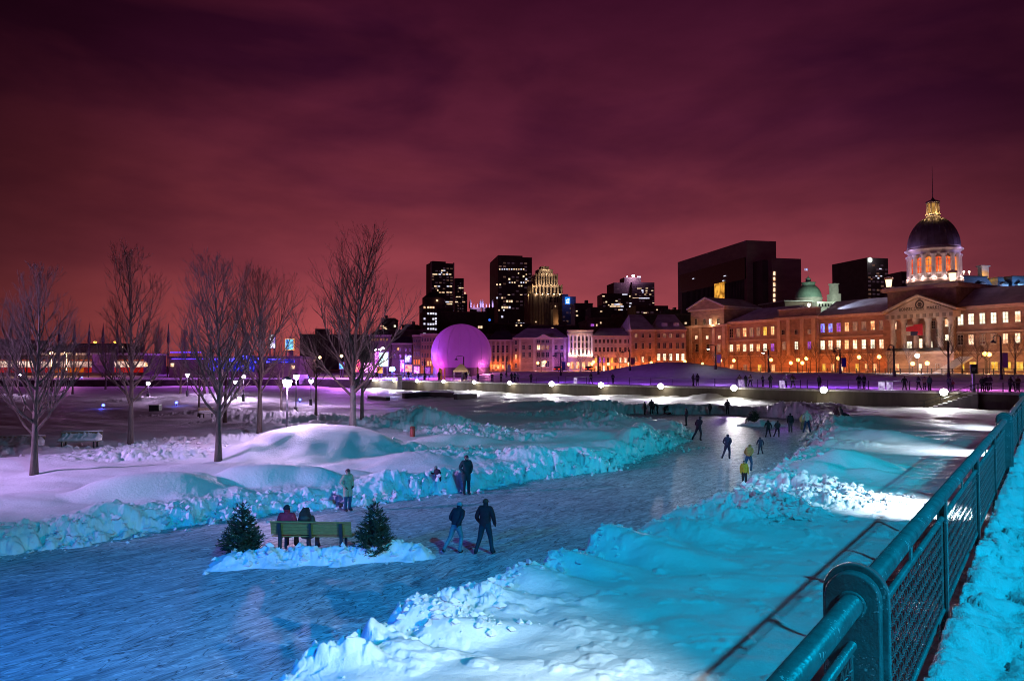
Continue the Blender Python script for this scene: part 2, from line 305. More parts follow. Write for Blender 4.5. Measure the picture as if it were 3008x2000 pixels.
def land(x, y):
    sh = x.shape; x = x.ravel().astype(float); y = y.ravel().astype(float)
    r = np.hypot(x, y); wsum = np.zeros_like(x); z = np.zeros_like(x)
    lr = np.log(np.maximum(r, 1)); a = np.arctan2(x, y)
    for cx, cy, cz in CTL:
        w = np.exp(-((lr - math.log(math.hypot(cx, cy))) ** 2 / .035 + (a - math.atan2(cx, cy)) ** 2 / .016)) + 1e-9
        wsum += w; z += w * cz
    z /= wsum
    rough = np.zeros_like(x); B4 = np.zeros_like(x)
    # wind-packed relief
    far = sstep(15, 60, r)
    z += fbm(x / 9., y / 5., 3, 3) * (.22 + .34 * far) + fbm(x / 3., y / 1.6, 3, 11) * (.22 + .02 * far)
    for px, py, zz, h, rx, ry, tr, pw, ro in bumps:
        p = G(px, py, zz); d = math.hypot(p.x, p.y); aa = math.atan2(p.x, p.y)
        ex = (math.cos(aa), -math.sin(aa)); ey = (math.sin(aa), math.cos(aa))
        cx, cy = p.x + ey[0] * ry, p.y + ey[1] * ry
        m = np.nonzero((abs(x - cx) < rx * 3 + ry * 3) & (abs(y - cy) < rx * 3 + ry * 3))[0]
        if len(m) == 0: continue
        xx = x[m] - cx; yy = y[m] - cy
        wob = fbm(x[m] / 1.7, y[m] / 1.7, 2, int(px) % 90) * .5
        u = (xx * ex[0] + yy * ex[1]); v = (xx * ey[0] + yy * ey[1])
        u, v = u * math.cos(tr) - v * math.sin(tr), u * math.sin(tr) + v * math.cos(tr)
        q = np.sqrt((u / rx) ** 2 + (v / ry) ** 2) * (1 + wob)
        g = np.exp(-(q / 1.1) ** pw)
        B4[m] += (h * g) ** 4
        rough[m] = np.maximum(rough[m], ro * np.clip(g * 1.8, 0, 1))
    z += B4 ** .25
    nr = (1 - sstep(26, 50, r)) * sstep(-2, 3, x * .75 - (y - 14) * .55 + 4)      # wind crust and lumps on the near right snow
    z += nr * (fbm(x / 1.5, y / 1.1, 3, 91) * .20 + np.maximum(0, fbm(x / .55, y / .55, 3, 97) - .12) * .30)
    # banks thrown up round the rink
    d, t = seg_dist(x, y, RINK, True); ins = inside(x, y, RINK); s = np.where(ins, -d, d)
    left = sstep(.2, 1.2, (y - 20) * .75 - (x + 15) * .55) # 1 on the park side
    nb = np.nonzero(abs(s) < 2.0)[0]; wA, vA = worley(x[nb] / .36, y[nb] / .36, 51); wB, vB = worley(x[nb] / .16, y[nb] / .16, 53)
    s[nb] += ((vA - .5) * .85 * (1 - .9 * wA) + (vB - .5) * .36 * (1 - wB) + fbm(x[nb] / 1.1, y[nb] / 1.1, 4, 41) * 1.1) * (.34 + .66 * left[nb]) * np.clip(1.25 - abs(s[nb]) / 1.7, 0, 1)
    lip = (.10 + .03 * left) * np.exp(-((s - (.7 + .9 * left)) / (.45 + .45 * left)) ** 2)
    wid = .5 + 1.1 * left
    up = sstep(-.02, 1., s / wid)
    z = np.where(s > 0, z * up + lip * (.6 + fbm(x / 1.4, y / 1.4, 2, 77)), -.14)
    z = np.where(s > 0, z - .03 * (1 - up), z)
    rough = np.maximum(rough, np.where(s > 0, np.exp(-(s / (.8 + .75 * left)) ** 2) * (.8 + .25 * left), 0))
    # low bank under the bench
    di, ti = seg_dist(x, y, ISL); w = .62 * (1 + fbm(x / .7, y / .7, 2, 5))
    isl = np.exp(-(di / w) ** 2)
    z = np.where(ins, np.maximum(z, -.14 + .46 * isl), z); rough = np.maximum(rough, np.where(isl > .2, .8 * isl, 0))
    pf = G(2240, 1250); dd = np.hypot((x - pf.x) / 2.2, (y - pf.y) / 1.4); z = np.where(ins, np.maximum(z, -.14 + .5 * np.exp(-dd ** 2)), z); rough = np.maximum(rough, .8 * np.exp(-dd ** 2) * (dd < 1.6))
    # broken clods
    m = np.nonzero(rough > .02)[0]; xm = x[m]; ym = y[m]
    w1, v1 = worley(xm / .30, ym / .30, 3); w2, v2 = worley(xm / .13, ym / .13, 8)
    k = 1 + .9 * sstep(35, 80, r[m])
    cl = (.24 * (v1 - .5) * (1 - .9 * w1) + .11 * (v2 - .4) * (1 - w2) + .30 * fbm(xm / .5, ym / .5, 4, 21)) * k
    on = sstep(-.14, .06, z[m])
    z[m] += cl * rough[m] * on * 1.25
    # scattered crumbs on the ice by the banks
    near = (np.maximum(0, 1 - abs(s[m] + .35) / .8)) * (s[m] < 0) if False else 0
    return z.reshape(sh)

def sheet(name, X, Y, Z, mat_, smooth=True, parent=None):
    h, w = X.shape; me = bpy.data.meshes.new(name)
    co = np.stack([X, Y, Z], -1).reshape(-1, 3).astype(np.float32)
    i = np.arange(h * w).reshape(h, w)
    q = np.stack([i[:-1, :-1], i[:-1, 1:], i[1:, 1:], i[1:, :-1]], -1).reshape(-1, 4)
    me.vertices.add(len(co)); me.vertices.foreach_set('co', co.ravel())
    me.loops.add(q.size); me.loops.foreach_set('vertex_index', q.ravel().astype(np.int32))
    me.polygons.add(len(q)); me.polygons.foreach_set('loop_start', np.arange(0, q.size, 4, dtype=np.int32))
    me.polygons.foreach_set('use_smooth', np.ones(len(q), bool))
    me.materials.append(mat_); me.update(calc_edges=True); return link(name, me, parent)

def snow_mat(name, col, bump=.5, fine=14., gran=60.):
    m, n, l, b = newmat(name)
    tc = n.new('ShaderNodeTexCoord')
    a = n.new('ShaderNodeTexNoise'); a.inputs['Scale'].default_value = fine; a.inputs['Detail'].default_value = 6; a.inputs['Roughness'].default_value = .6
    l.new(tc.outputs['Object'], a.inputs['Vector'])
    c = n.new('ShaderNodeTexNoise'); c.inputs['Scale'].default_value = .7; c.inputs['Detail'].default_value = 5
    l.new(tc.outputs['Object'], c.inputs['Vector'])
    cr = n.new('ShaderNodeValToRGB'); cr.color_ramp.elements[0].position = .3; cr.color_ramp.elements[1].position = .65
    cr.color_ramp.elements[0].color = (*[q * .86 for q in col], 1); cr.color_ramp.elements[1].color = (*col, 1)
    l.new(c.outputs['Fac'], cr.inputs['Fac']); l.new(cr.outputs[0], b.inputs['Base Color'])
    b.inputs['Roughness'].default_value = .55; b.inputs['Specular IOR Level'].default_value = .25
    bn = n.new('ShaderNodeBump'); bn.inputs['Strength'].default_value = bump; bn.inputs['Distance'].default_value = .03
    g = n.new('ShaderNodeTexNoise'); g.inputs['Scale'].default_value = gran; g.inputs['Detail'].default_value = 3; l.new(tc.outputs['Object'], g.inputs['Vector'])
    ad = n.new('ShaderNodeMath'); ad.operation = 'MULTIPLY_ADD'; l.new(g.outputs['Fac'], ad.inputs[0]); ad.inputs[1].default_value = .3; l.new(a.outputs['Fac'], ad.inputs[2])
    l.new(ad.outputs[0], bn.inputs['Height']); l.new(bn.outputs[0], b.inputs['Normal'])
    return m
M_snow = snow_mat('snow', (.84, .84, .86), .8, 9., 45.)
M_snow_far = snow_mat('snow_far', (.82, .81, .84), .5, 2.5)
M_snow_walk = snow_mat('snow_trodden', (.80, .82, .84), .6, 30)

az_ = np.linspace(-.80, .98, 1560); s_ = np.concatenate([np.geomspace(2.4, 10, 130), np.geomspace(10.02, 45, 720), np.linspace(0, 1, 241)[1:]])
A_, S_ = np.meshgrid(az_, s_)
RQ = r_quay(A_); RR = S_.copy(); RR[850:] = 45. * ((RQ[850:] + .4) / 45.) ** S_[850:]
X_ = np.sin(A_) * RR; Y_ = np.cos(A_) * RR
tag(sheet('snow_ground', X_, Y_, land(X_, Y_), M_snow), kind='structure')

# higher ground behind the quay wall, as one sheet to the horizon
a2 = np.linspace(-.95, 1.25, 900); t2 = np.concatenate([np.linspace(0, 60, 130), 60 + np.geomspace(.5, 3000, 60)])
A2, T2 = np.meshgrid(a2, t2); R2 = r_quay(A2) + .25 + T2
X2 = np.sin(A2) * R2; Y2 = np.cos(A2) * R2
right = sstep(-.16, .02, A2)
Z2 = ZQ + right * 1.35 * sstep(14, 40, T2) + (1 - right) * .5 * sstep(20, 50, T2)
Z2 += fbm(X2 / 11., Y2 / 7., 4, 61) * .7 * sstep(12, 22, T2) * (1 - sstep(46, 58, T2)) + fbm(X2 / 2., Y2 / 2., 3, 67) * .08 * sstep(.5, 3, T2)
def ridge(px, half, top, t0, w):
    aa = math.atan((px - 1504) / F); hw = half / F
    return top * np.exp(-((A2 - aa) / hw) ** 2 - ((T2 - t0) / w) ** 2)
Z2 += ridge(1985, 130, 2.0, 33, 9) + ridge(1860, 110, .9, 31, 8) + ridge(2120, 100, .7, 31, 8) + ridge(2350, 260, .35, 30, 8) + ridge(2700, 300, .3, 28, 8) + ridge(1560, 180, .35, 30, 8)
Z2[0] = ZQ + .02
tag(sheet('promenade_ground', X2, Y2, Z2, M_snow_far), kind='structure')
def z_prom(x, y):
    a = math.atan2(x, y); t = math.hypot(x, y) - float(r_quay(np.array([a]))[0]) - .25
    i = int(np.clip(np.searchsorted(a2, a), 0, len(a2) - 1)); j = int(np.clip(np.searchsorted(t2, t), 0, len(t2) - 1))
    return float(Z2[j, i])
def z_land(x, y):
    return float(land(np.array([x]), np.array([y]))[0])
def ongrid(px, py, z0=1.):                        # where a pixel meets the snow
    p = G(px, py, z0)
    for _ in range(3): p = G(px, py, min(z_land(p.x, p.y), 4.))
    return p

# ice sheet, scratched by skates
def ice_mat():
    m, n, l, b = newmat('ice')
    tc = n.new('ShaderNodeTexCoord')
    def mapped(rot, sc):
        m0 = n.new('ShaderNodeMapping'); m0.inputs['Rotation'].default_value = (0, 0, -rot); l.new(tc.outputs['Object'], m0.inputs['Vector'])
        mp = n.new('ShaderNodeMapping'); mp.inputs['Scale'].default_value = sc; l.new(m0.outputs[0], mp.inputs['Vector']); return mp.outputs[0]
    def noise(v, sc, det, dist=0., rg=.6):
        a = n.new('ShaderNodeTexNoise'); a.inputs['Scale'].default_value = sc; a.inputs['Detail'].default_value = det; a.inputs['Distortion'].default_value = dist; a.inputs['Roughness'].default_value = rg
        l.new(v, a.inputs['Vector']); return a.outputs['Fac']
    def rp(f, st):
        c = n.new('ShaderNodeValToRGB'); e = c.color_ramp.elements
        while len(e) < len(st): e.new(.5)
        for k, (p, q) in zip(e, st): k.position = p; k.color = (*q, 1)
        l.new(f, c.inputs['Fac']); return c.outputs[0]
    def mx(f, a, b_, bl='MIX'):
        x = n.new('ShaderNodeMix'); x.data_type = 'RGBA'; x.blend_type = bl
        for s_, q in ((x.inputs[0], f), (x.inputs[6], a), (x.inputs[7], b_)):
            if isinstance(q, (int, float)): s_.default_value = q
            elif isinstance(q, tuple): s_.default_value = (*q, 1)
            else: l.new(q, s_)
        return x.outputs[2]
    streak = noise(mapped(R(52), (.42, 2.3, 1)), 1.7, 8, 1.2, .7)
    streak2 = noise(mapped(R(36), (.4, 3., 1)), 2.4, 7, 1.6, .68)
    cut1 = noise(mapped(R(66), (.2, 1.1, 1)), 2.2, 2, 2.2, .45)
    cut2 = noise(mapped(R(28), (.22, 1.2, 1)), 2.0, 2, 2.6, .45)
    big = noise(mapped(0, (1, 1, 1)), .22, 4)
    base = rp(big, [(.35, (.22, .29, .32)), (.65, (.38, .46, .50))])
    sn = rp(streak, [(.42, (0, 0, 0)), (.66, (1, 1, 1))]); sn2 = rp(streak2, [(.54, (0, 0, 0)), (.72, (1, 1, 1))])
    c = mx(sn, mx(.6, base, mx(1., base, (.5, .5, .55), 'MULTIPLY')), (.60, .66, .70))
    c = mx(sn2, c, (.78, .81, .83))
    line = rp(cut1, [(.475, (0, 0, 0)), (.5, (1, 1, 1)), (.525, (0, 0, 0))]); line2 = rp(cut2, [(.48, (0, 0, 0)), (.5, (1, 1, 1)), (.52, (0, 0, 0))])
    c = mx(line, c, (.06, .08, .10)); c = mx(line2, c, (.82, .85, .86))
    l.new(c, b.inputs['Base Color'])
    b.inputs['Roughness'].default_value = .46; b.inputs['Specular IOR Level'].default_value = .2
    bn = n.new('ShaderNodeBump'); bn.inputs['Strength'].default_value = .28; bn.inputs['Distance'].default_value = .03
    ad = n.new('ShaderNodeMath'); ad.operation = 'ADD'; l.new(streak, ad.inputs[0]); l.new(streak2, ad.inputs[1])
    l.new(ad.outputs[0], bn.inputs['Height']); l.new(bn.outputs[0], b.inputs['Normal'])
    return m
M_ice = ice_mat()
ib = MB(); ib.add([(-60, 2, 0), (60, 2, 0), (60, 130, 0), (-60, 130, 0)], [(0, 1, 2, 3)])
o = ib.build('rink_ice', M_ice)
# keep the sheet under the banks only
tag(o, kind='structure')
# ------------------------------------------------------------------ walkway and railing in front
ZW = H - 1.99                                     # trodden snow on the walkway
WA = -0.72; ZR = H - 1.04                          # railing line, centre of its hand rail
ROT_W = math.atan2(walk_dir[1], walk_dir[0])      # local x runs along the walkway
ww = np.linspace(-.67, 3.2, 190); tt = np.concatenate([np.linspace(-1, 12, 520), np.linspace(12.03, 60, 460)])
AW, TW = np.meshgrid(ww, tt)
XW = AW * walk_dir[1] + TW * walk_dir[0]; YW = -AW * walk_dir[0] + TW * walk_dir[1]
w1, v1 = worley(XW / .24, YW / .24, 31); w2, v2 = worley(XW / .09, YW / .09, 33)
ZW_ = ZW - .01 + .11 * (v1 - .5) * (1 - .7 * w1) + .045 * (v2 - .5) * (1 - w2) + .13 * fbm(XW / .3, YW / .3, 4, 35) + .05 * fbm(XW / .07, YW / .07, 2, 39) + .10 * np.exp(-((AW + .58) / .16) ** 2)
ZW_ = np.where(AW < -.655, ZW - .3, ZW_)
tag(sheet('walkway_snow', XW, YW, ZW_, M_snow_walk), kind='structure')
M_conc = pm('concrete', (.20, .19, .17), .85, .3, 1.3, .3, stretch=(1, 1, .35), detail=7)
M_rail = pm('teal_paint', (.075, .175, .185), .26, .3, 7, .12, bscale=45)
def _chips(m):                                     # frost specks and chipped spots on the paint
    n = m.node_tree.nodes; l = m.node_tree.links; b = n['Principled BSDF']; tc = n.new('ShaderNodeTexCoord')
    vo = n.new('ShaderNodeTexNoise'); vo.inputs['Scale'].default_value = 55; vo.inputs['Detail'].default_value = 5; l.new(tc.outputs['Object'], vo.inputs['Vector'])
    big = n.new('ShaderNodeTexNoise'); big.inputs['Scale'].default_value = 5; l.new(tc.outputs['Object'], big.inputs['Vector'])
    ad = n.new('ShaderNodeMath'); ad.operation = 'MULTIPLY'; l.new(vo.outputs['Fac'], ad.inputs[0]); l.new(big.outputs['Fac'], ad.inputs[1])
    cr = n.new('ShaderNodeValToRGB'); cr.color_ramp.elements[0].position = .365; cr.color_ramp.elements[1].position = .385; l.new(ad.outputs[0], cr.inputs['Fac'])
    mx = n.new('ShaderNodeMix'); mx.data_type = 'RGBA'; l.new(cr.outputs[0], mx.inputs[0]); src = b.inputs['Base Color'].links[0].from_socket; l.new(src, mx.inputs[6]); mx.inputs[7].default_value = (.45, .52, .54, 1); l.new(mx.outputs[2], b.inputs['Base Color'])
    ro = n.new('ShaderNodeMapRange'); ro.inputs['To Min'].default_value = .18; ro.inputs['To Max'].default_value = .5; l.new(big.outputs['Fac'], ro.inputs['Value']); l.new(ro.outputs[0], b.inputs['Roughness'])
_chips(M_rail)
M_wire = pm('galvanised_wire', (.20, .27, .28), .42, .2, 8, metal=.3)
wk = MB(); wk.box(-3, 62, -3.3, .68, ZW - .62, ZW - .16)
o = wk.build('walkway_deck', M_conc); o.rotation_euler = (0, 0, ROT_W); tag(o, kind='structure')
rail = thing('railing', 'teal painted steel railing with round hand rail and crimped wire mesh beside the snowy walkway', 'railing', WK(WA, 0, ZW), ROT_W)
hr = ZR - ZW; R0 = .049; TB = 3.54; SP_ = 3.3; NP = 16
# in the railing frame x is along, y to its left (over the basin), z up from the walkway snow
bm_ = MB(); bm_.tube([(-2.2, 0, hr), (20, 0, hr), (56, 0, hr)], R0, 20); bm_.build('hand_rail', M_rail, rail, True)
zl = hr - .175
bm_ = MB(); bm_.tube([(-2.2, 0, zl), (56, 0, zl)], .021, 12); bm_.build('middle_rail', M_rail, rail, True)
bm_ = MB(); bm_.tube([(-2.2, 0, .06), (56, 0, .06)], .018, 8); bm_.build('bottom_rail', M_rail, rail, True)
def arch(x0, x1, hw, top, y0=0.):
    m = MB(); poly = [(y0 + hw, -.35)]
    k = 20
    for i in range(k + 1):
        a = PI * i / k; poly.append((y0 + hw * math.cos(a), top - hw + hw * math.sin(a)))
    poly.append((y0 - hw, -.35)); m.prism(poly, 'x', x0, x1); return m
def big_post():
    p = link('post', None)
    me = arch(-.035, .035, .112, hr + .135).mesh('post', M_rail)
    o = link('post', me, rail)
    b = arch(.037, .085, .136, hr + .160).mesh('post_flange', M_rail); fl = link('flange', b, o)
    for q in (o, fl):
        md = q.modifiers.new('bevel', 'BEVEL'); md.width = .006; md.segments = 2; md.limit_method = 'ANGLE'
    bpy.data.objects.remove(p)
    c = MB(); c.lathe([(R0 + .001, -.004), (R0 + .012, -.004), (R0 + .012, .004), (R0 + .001, .004)], 20)
    co = c.build('collar', M_rail, o, True); co.location = (-.040, 0, hr); co.rotation_euler = (0, PI / 2, 0)
    return o
def thin_post():
    m = MB(); m.box(-.045, .045, -.034, -.018, -.35, hr - .03); m.box(-.045, .045, .018, .034, -.35, hr - .03); m.box(-.012, .012, -.0175, .0175, -.3, hr - .035)
    return m.build('post', M_rail, rail)
bp = big_post(); tp = thin_post()
pp = []
for i in range(-1, NP):
    x = TB + SP_ * i
    src = bp if i % 4 == 0 else tp
    first = i in (0, 1)
    o = src if (src is bp and i == 0) or (src is tp and i == 1) else None
    if o is None: o = dup(src, parent=rail)
    o.location = (x, 0, 0)
sm = MB(); sm.box(-.04, .04, -.006, .006, zl + .02, hr - .03)
sb = sm.build('strut', M_rail, rail); sb.location = (TB + SP_ * .5, 0, 0)
for i in range(-1, NP - 1):
    if i == 0: continue
    o = dup(sb, parent=rail); o.location = (TB + SP_ * (i + .5), 0, 0)
def panel():
    m = MB(); L = SP_ - .11; h0, h1 = .05, zl - .01
    # frame bars
    m.tube([(.0, 0, h0), (.0, 0, h1)], .008, 6); m.tube([(L, 0, h0), (L, 0, h1)], .008, 6)
    k = int(L / .052); nz_ = 16
    for i in range(1, k):
        x = L * i / k
        m.tube([(x + .0065 * (1 if j % 2 else -1), .004 * (1 if (i + j) % 2 else -1), h0 + (h1 - h0) * j / nz_) for j in range(nz_ + 1)], .0028, 4, False)
    for r_ in range(1, 8):
        z = h0 + (h1 - h0) * r_ / 8.
        m.tube([(L * j / (2 * k), .006 * (1 if j % 2 else -1), z + .004 * (1 if (j // 2) % 2 else -1)) for j in range(2 * k + 1)], .0030, 4, False)
    return m.build('wire_mesh', M_wire, rail)
pn = panel(); pn.location = (TB + .055, 0, 0)
for i in range(-1, NP - 1):
    if i == 0: continue
    o = dup(pn, parent=rail); o.location = (TB + SP_ * i + .055, 0, 0)

# ------------------------------------------------------------------ quay wall
def wall_run(name, i0, i1, label, mat_, zt=ZQ, zb=-.5, cap=True):
    P = [Vector((*QUAY[i], 0)) for i in range(i0, i1 + 1)]
    b0 = P[0]; m = MB(); m2 = MB()
    for a, b in zip(P[:-1], P[1:]):
        d = (b - a).normalized(); nn = Vector((-d.y, d.x, 0))     # away from the basin
        if nn.y < 0: nn = -nn
        for mm, f0, f1, za, zc in ((m, -.35, .5, zb, zt - .22), (m2, -.45, .6, zt - .22, zt)):
            q = [a + nn * f0, b + nn * f0, b + nn * f1, a + nn * f1]
            mm.add([(*v[:2], za) for v in q] + [(*v[:2], zc) for v in q], [(3, 2, 1, 0), (4, 5, 6, 7), (0, 1, 5, 4), (1, 2, 6, 5), (2, 3, 7, 6), (3, 0, 4, 7)])
    t = thing(name, label, 'wall', (b0.x, b0.y, 0))
    m.build('wall', mat_, t, off=b0); m2.build('coping', M_conc_l, t, off=b0)
    return t
M_conc_l = pm('snowy_coping', (.62, .60, .62), .8, .3, 2.)
def wall_mat():
    m = pm('quay_concrete', (.105, .088, .066), .85, .45, .55, .2, stretch=(1, 1, .25), detail=8)
    return m
M_quay = wall_mat(); M_quay_d = pm('dark_quay', (.045, .03, .03), .9, .4, .5, .2)
wall_run('quay_wall', 4, 9, 'long stained concrete quay wall with floodlights and snow along its top', M_quay)
wall_run('quay_wall', 0, 3, 'dark low quay wall behind the park at the left', M_quay_d)
wall_run('quay_wall', 3, 4, 'pale grey end of the quay wall between the park and the white panel', pm('quay_grey', (.3, .28, .27), .85, .25, .6))
def quay_pt(px, off=0., z=ZQ):                    # on the wall line at this pixel column, moved back by off
    a = math.atan((px - 1504) / F); r = float(r_quay(np.array([a]))[0]) + off
    return Vector((math.sin(a) * r, math.cos(a) * r, z))
# floodlights
M_glow_w = em('lamp_glow_white', (1., .98, .92), 40.)
M_black = pm('black_metal', (.018, .018, .02), .5, .2, 6)
fl0 = None
fl_px = [(1098, 'small'), (1157, 'small'), (1225, 'mid'), (1303, 'mid'), (1393, 'mid'), (1497, 'mid'), (1620, 'big'), (1765, 'big'), (1940, 'big'), (2155, 'big'), (2418, 'big'), (2770, 'big')]
fl_lab = ['first quay floodlight, left end of the row behind the largest bare tree', 'quay floodlight just left of the white panel on the wall', 'quay floodlight just right of the white panel on the wall', 'quay floodlight below the left side of the purple dome', 'quay floodlight below the right side of the purple dome',
          'quay floodlight in front of the pedimented grey building', 'bright quay floodlight in front of the white colonnade building', 'bright quay floodlight in front of the orange four storey building', 'bright quay floodlight left of the snow hill top, in front of the corner building', 'bright quay floodlight in front of the left market pavilion', 'very bright quay floodlight in front of the left market wing', 'brightest quay floodlight, beside the stairs at the right']
for (px, sz), lb in zip(fl_px, fl_lab):
    b = quay_pt(px, -.75, ZQ)
    if fl0 is None:
        fl0 = thing('floodlight', lb, 'floodlight', b, 0, 'floodlights along the quay wall')
        m = MB(); m.tube([(0, .5, -.05), (0, .2, .12), (0, -.05, .05)], .05, 6); m.build('bracket', M_black, fl0)
        m = MB(); m.lathe([(.06, .2), (.2, .17), (.3, 0), (.31, -.03), (.27, -.03)], 16); hd = m.build('housing', M_black, fl0, True); hd.rotation_euler = (R(-75), 0, 0); hd.location = (0, -.12, -.02)
        m = MB(); m.lathe([(.001, -.16), (.15, -.13), (.27, -.035)], 16); ln = m.build('lens', M_glow_w, hd, True)
        o = fl0
    else: o = dup(fl0, b, 0, lb)
    a = math.atan2(b.x, b.y); o.rotation_euler = (0, 0, -a * .9)
    k = {'small': .8, 'mid': 1.1, 'big': 1.5}[sz]; o.scale = (k, k, k)
    q = quay_pt(px, -1.5, ZQ + .05); tg = quay_pt(px, -13, .6)
    lamp('quay_spot', 'SPOT', q, 1500 + 3200 * (k - .45), (1., .96, 1.), .25, aim=tg, angle=135, blend=.9)
    q2 = quay_pt(px, -1.6, ZQ - .3); lamp('quay_wash', 'POINT', q2, 60, (1., .9, .6), .2)
# stairs down from the quay, right
def stairs():
    a = quay_pt(2866, -.4); b = G(2806, 1204, .9); top = Vector((a.x, a.y, ZQ)); d = Vector((b.x - a.x, b.y - a.y, 0)); L = d.length; d.normalize()
    qd = (Vector((*QUAY[6], 0)) - Vector((*QUAY[7], 0))).normalized()
    d = qd; L = 5.2; nn = Vector((d.y, -d.x, 0)); nn = nn if nn.y < 0 else -nn
    a0 = quay_pt(2872, -.42)
    t = thing('stairs', 'snow covered concrete stairs with pipe rails going down from the quay', 'stairs', (a0.x, a0.y, 0)); m = MB(); sn = MB()
    k = 11
    for i in range(k):
        z = ZQ - (i + 1) * (ZQ - .7) / k; p = a0 + d * (L * i / k); q = a0 + d * (L * (i + 1) / k)
        for mm, z0, z1, e in ((m, 0, z, 0), (sn, z + .002, z + .07, .03)):
            v = [p + nn * e, q + nn * e, q + nn * (1.4 - e), p + nn * (1.4 - e)]
            mm.add([(*w[:2], z0) for w in v] + [(*w[:2], z1) for w in v], [(3, 2, 1, 0), (4, 5, 6, 7), (0, 1, 5, 4), (1, 2, 6, 5), (2, 3, 7, 6), (3, 0, 4, 7)])
    m.build('steps', M_conc, t, off=a0 * 1 - Vector((0, 0, ZQ))); sn.build('snow_cover', M_snow_far, t, off=a0 - Vector((0, 0, ZQ)))
    for e in (.1, 1.3):
        r_ = MB()
        for hh in (.95, .5):
            r_.tube([a0 + nn * e + Vector((0, 0, hh)) - d * .6, a0 + nn * e + Vector((0, 0, hh)), a0 + d * L + nn * e + Vector((0, 0, hh + .7 - ZQ)), a0 + d * (L + .5) + nn * e + Vector((0, 0, hh + .7 - ZQ))], .035, 6)
        for i in range(0, 4):
            p = a0 + d * L * i / 3 + nn * e; z = -(ZQ - .7) * i / 3
            r_.tube([p + Vector((0, 0, z - .1)), p + Vector((0, 0, z + .95))], .035, 6)
        r_.build('stair_rail', M_black, t, off=a0 - Vector((0, 0, ZQ)))
stairs()
# glass railing with posts along the quay
def quay_rail(px0, px1, label):
    k = max(2, int((px1 - px0) / 60)); P = [quay_pt(px0 + (px1 - px0) * i / k, 3.2) for i in range(k + 1)]
    P = [Vector((p.x, p.y, z_prom(p.x, p.y))) for p in P]; b0 = P[0]
    t = thing('quay_railing', label, 'railing', b0)
    m = MB(); m.tube([p + Vector((0, 0, 1.08)) for p in P], .035, 6); m.build('top_rail', M_steel, t, off=b0)
    m = MB(); m.tube([p + Vector((0, 0, .62)) for p in P], .018, 5); m.build('lower_rail', M_steel, t, off=b0)
    po = None
    for p in P:
        if po is None: m = MB(); m.box(-.035, .035, -.05, .05, -.1, 1.06); po = m.build('post', M_black, t)
        else: po = dup(po, parent=t)
        po.location = p - b0
M_steel = pm('pale_steel', (.34, .34, .38), .4, .1, 5, metal=.4)
quay_rail(1195, 1640, 'thin steel railing on the quay below the purple dome')
quay_rail(1660, 2350, 'thin steel railing on the quay below the street row and the snow hill')
quay_rail(2370, 2850, 'thin steel railing on the quay below the domed market')
quay_rail(2880, 3200, 'thin steel railing on the quay right of the stairs')
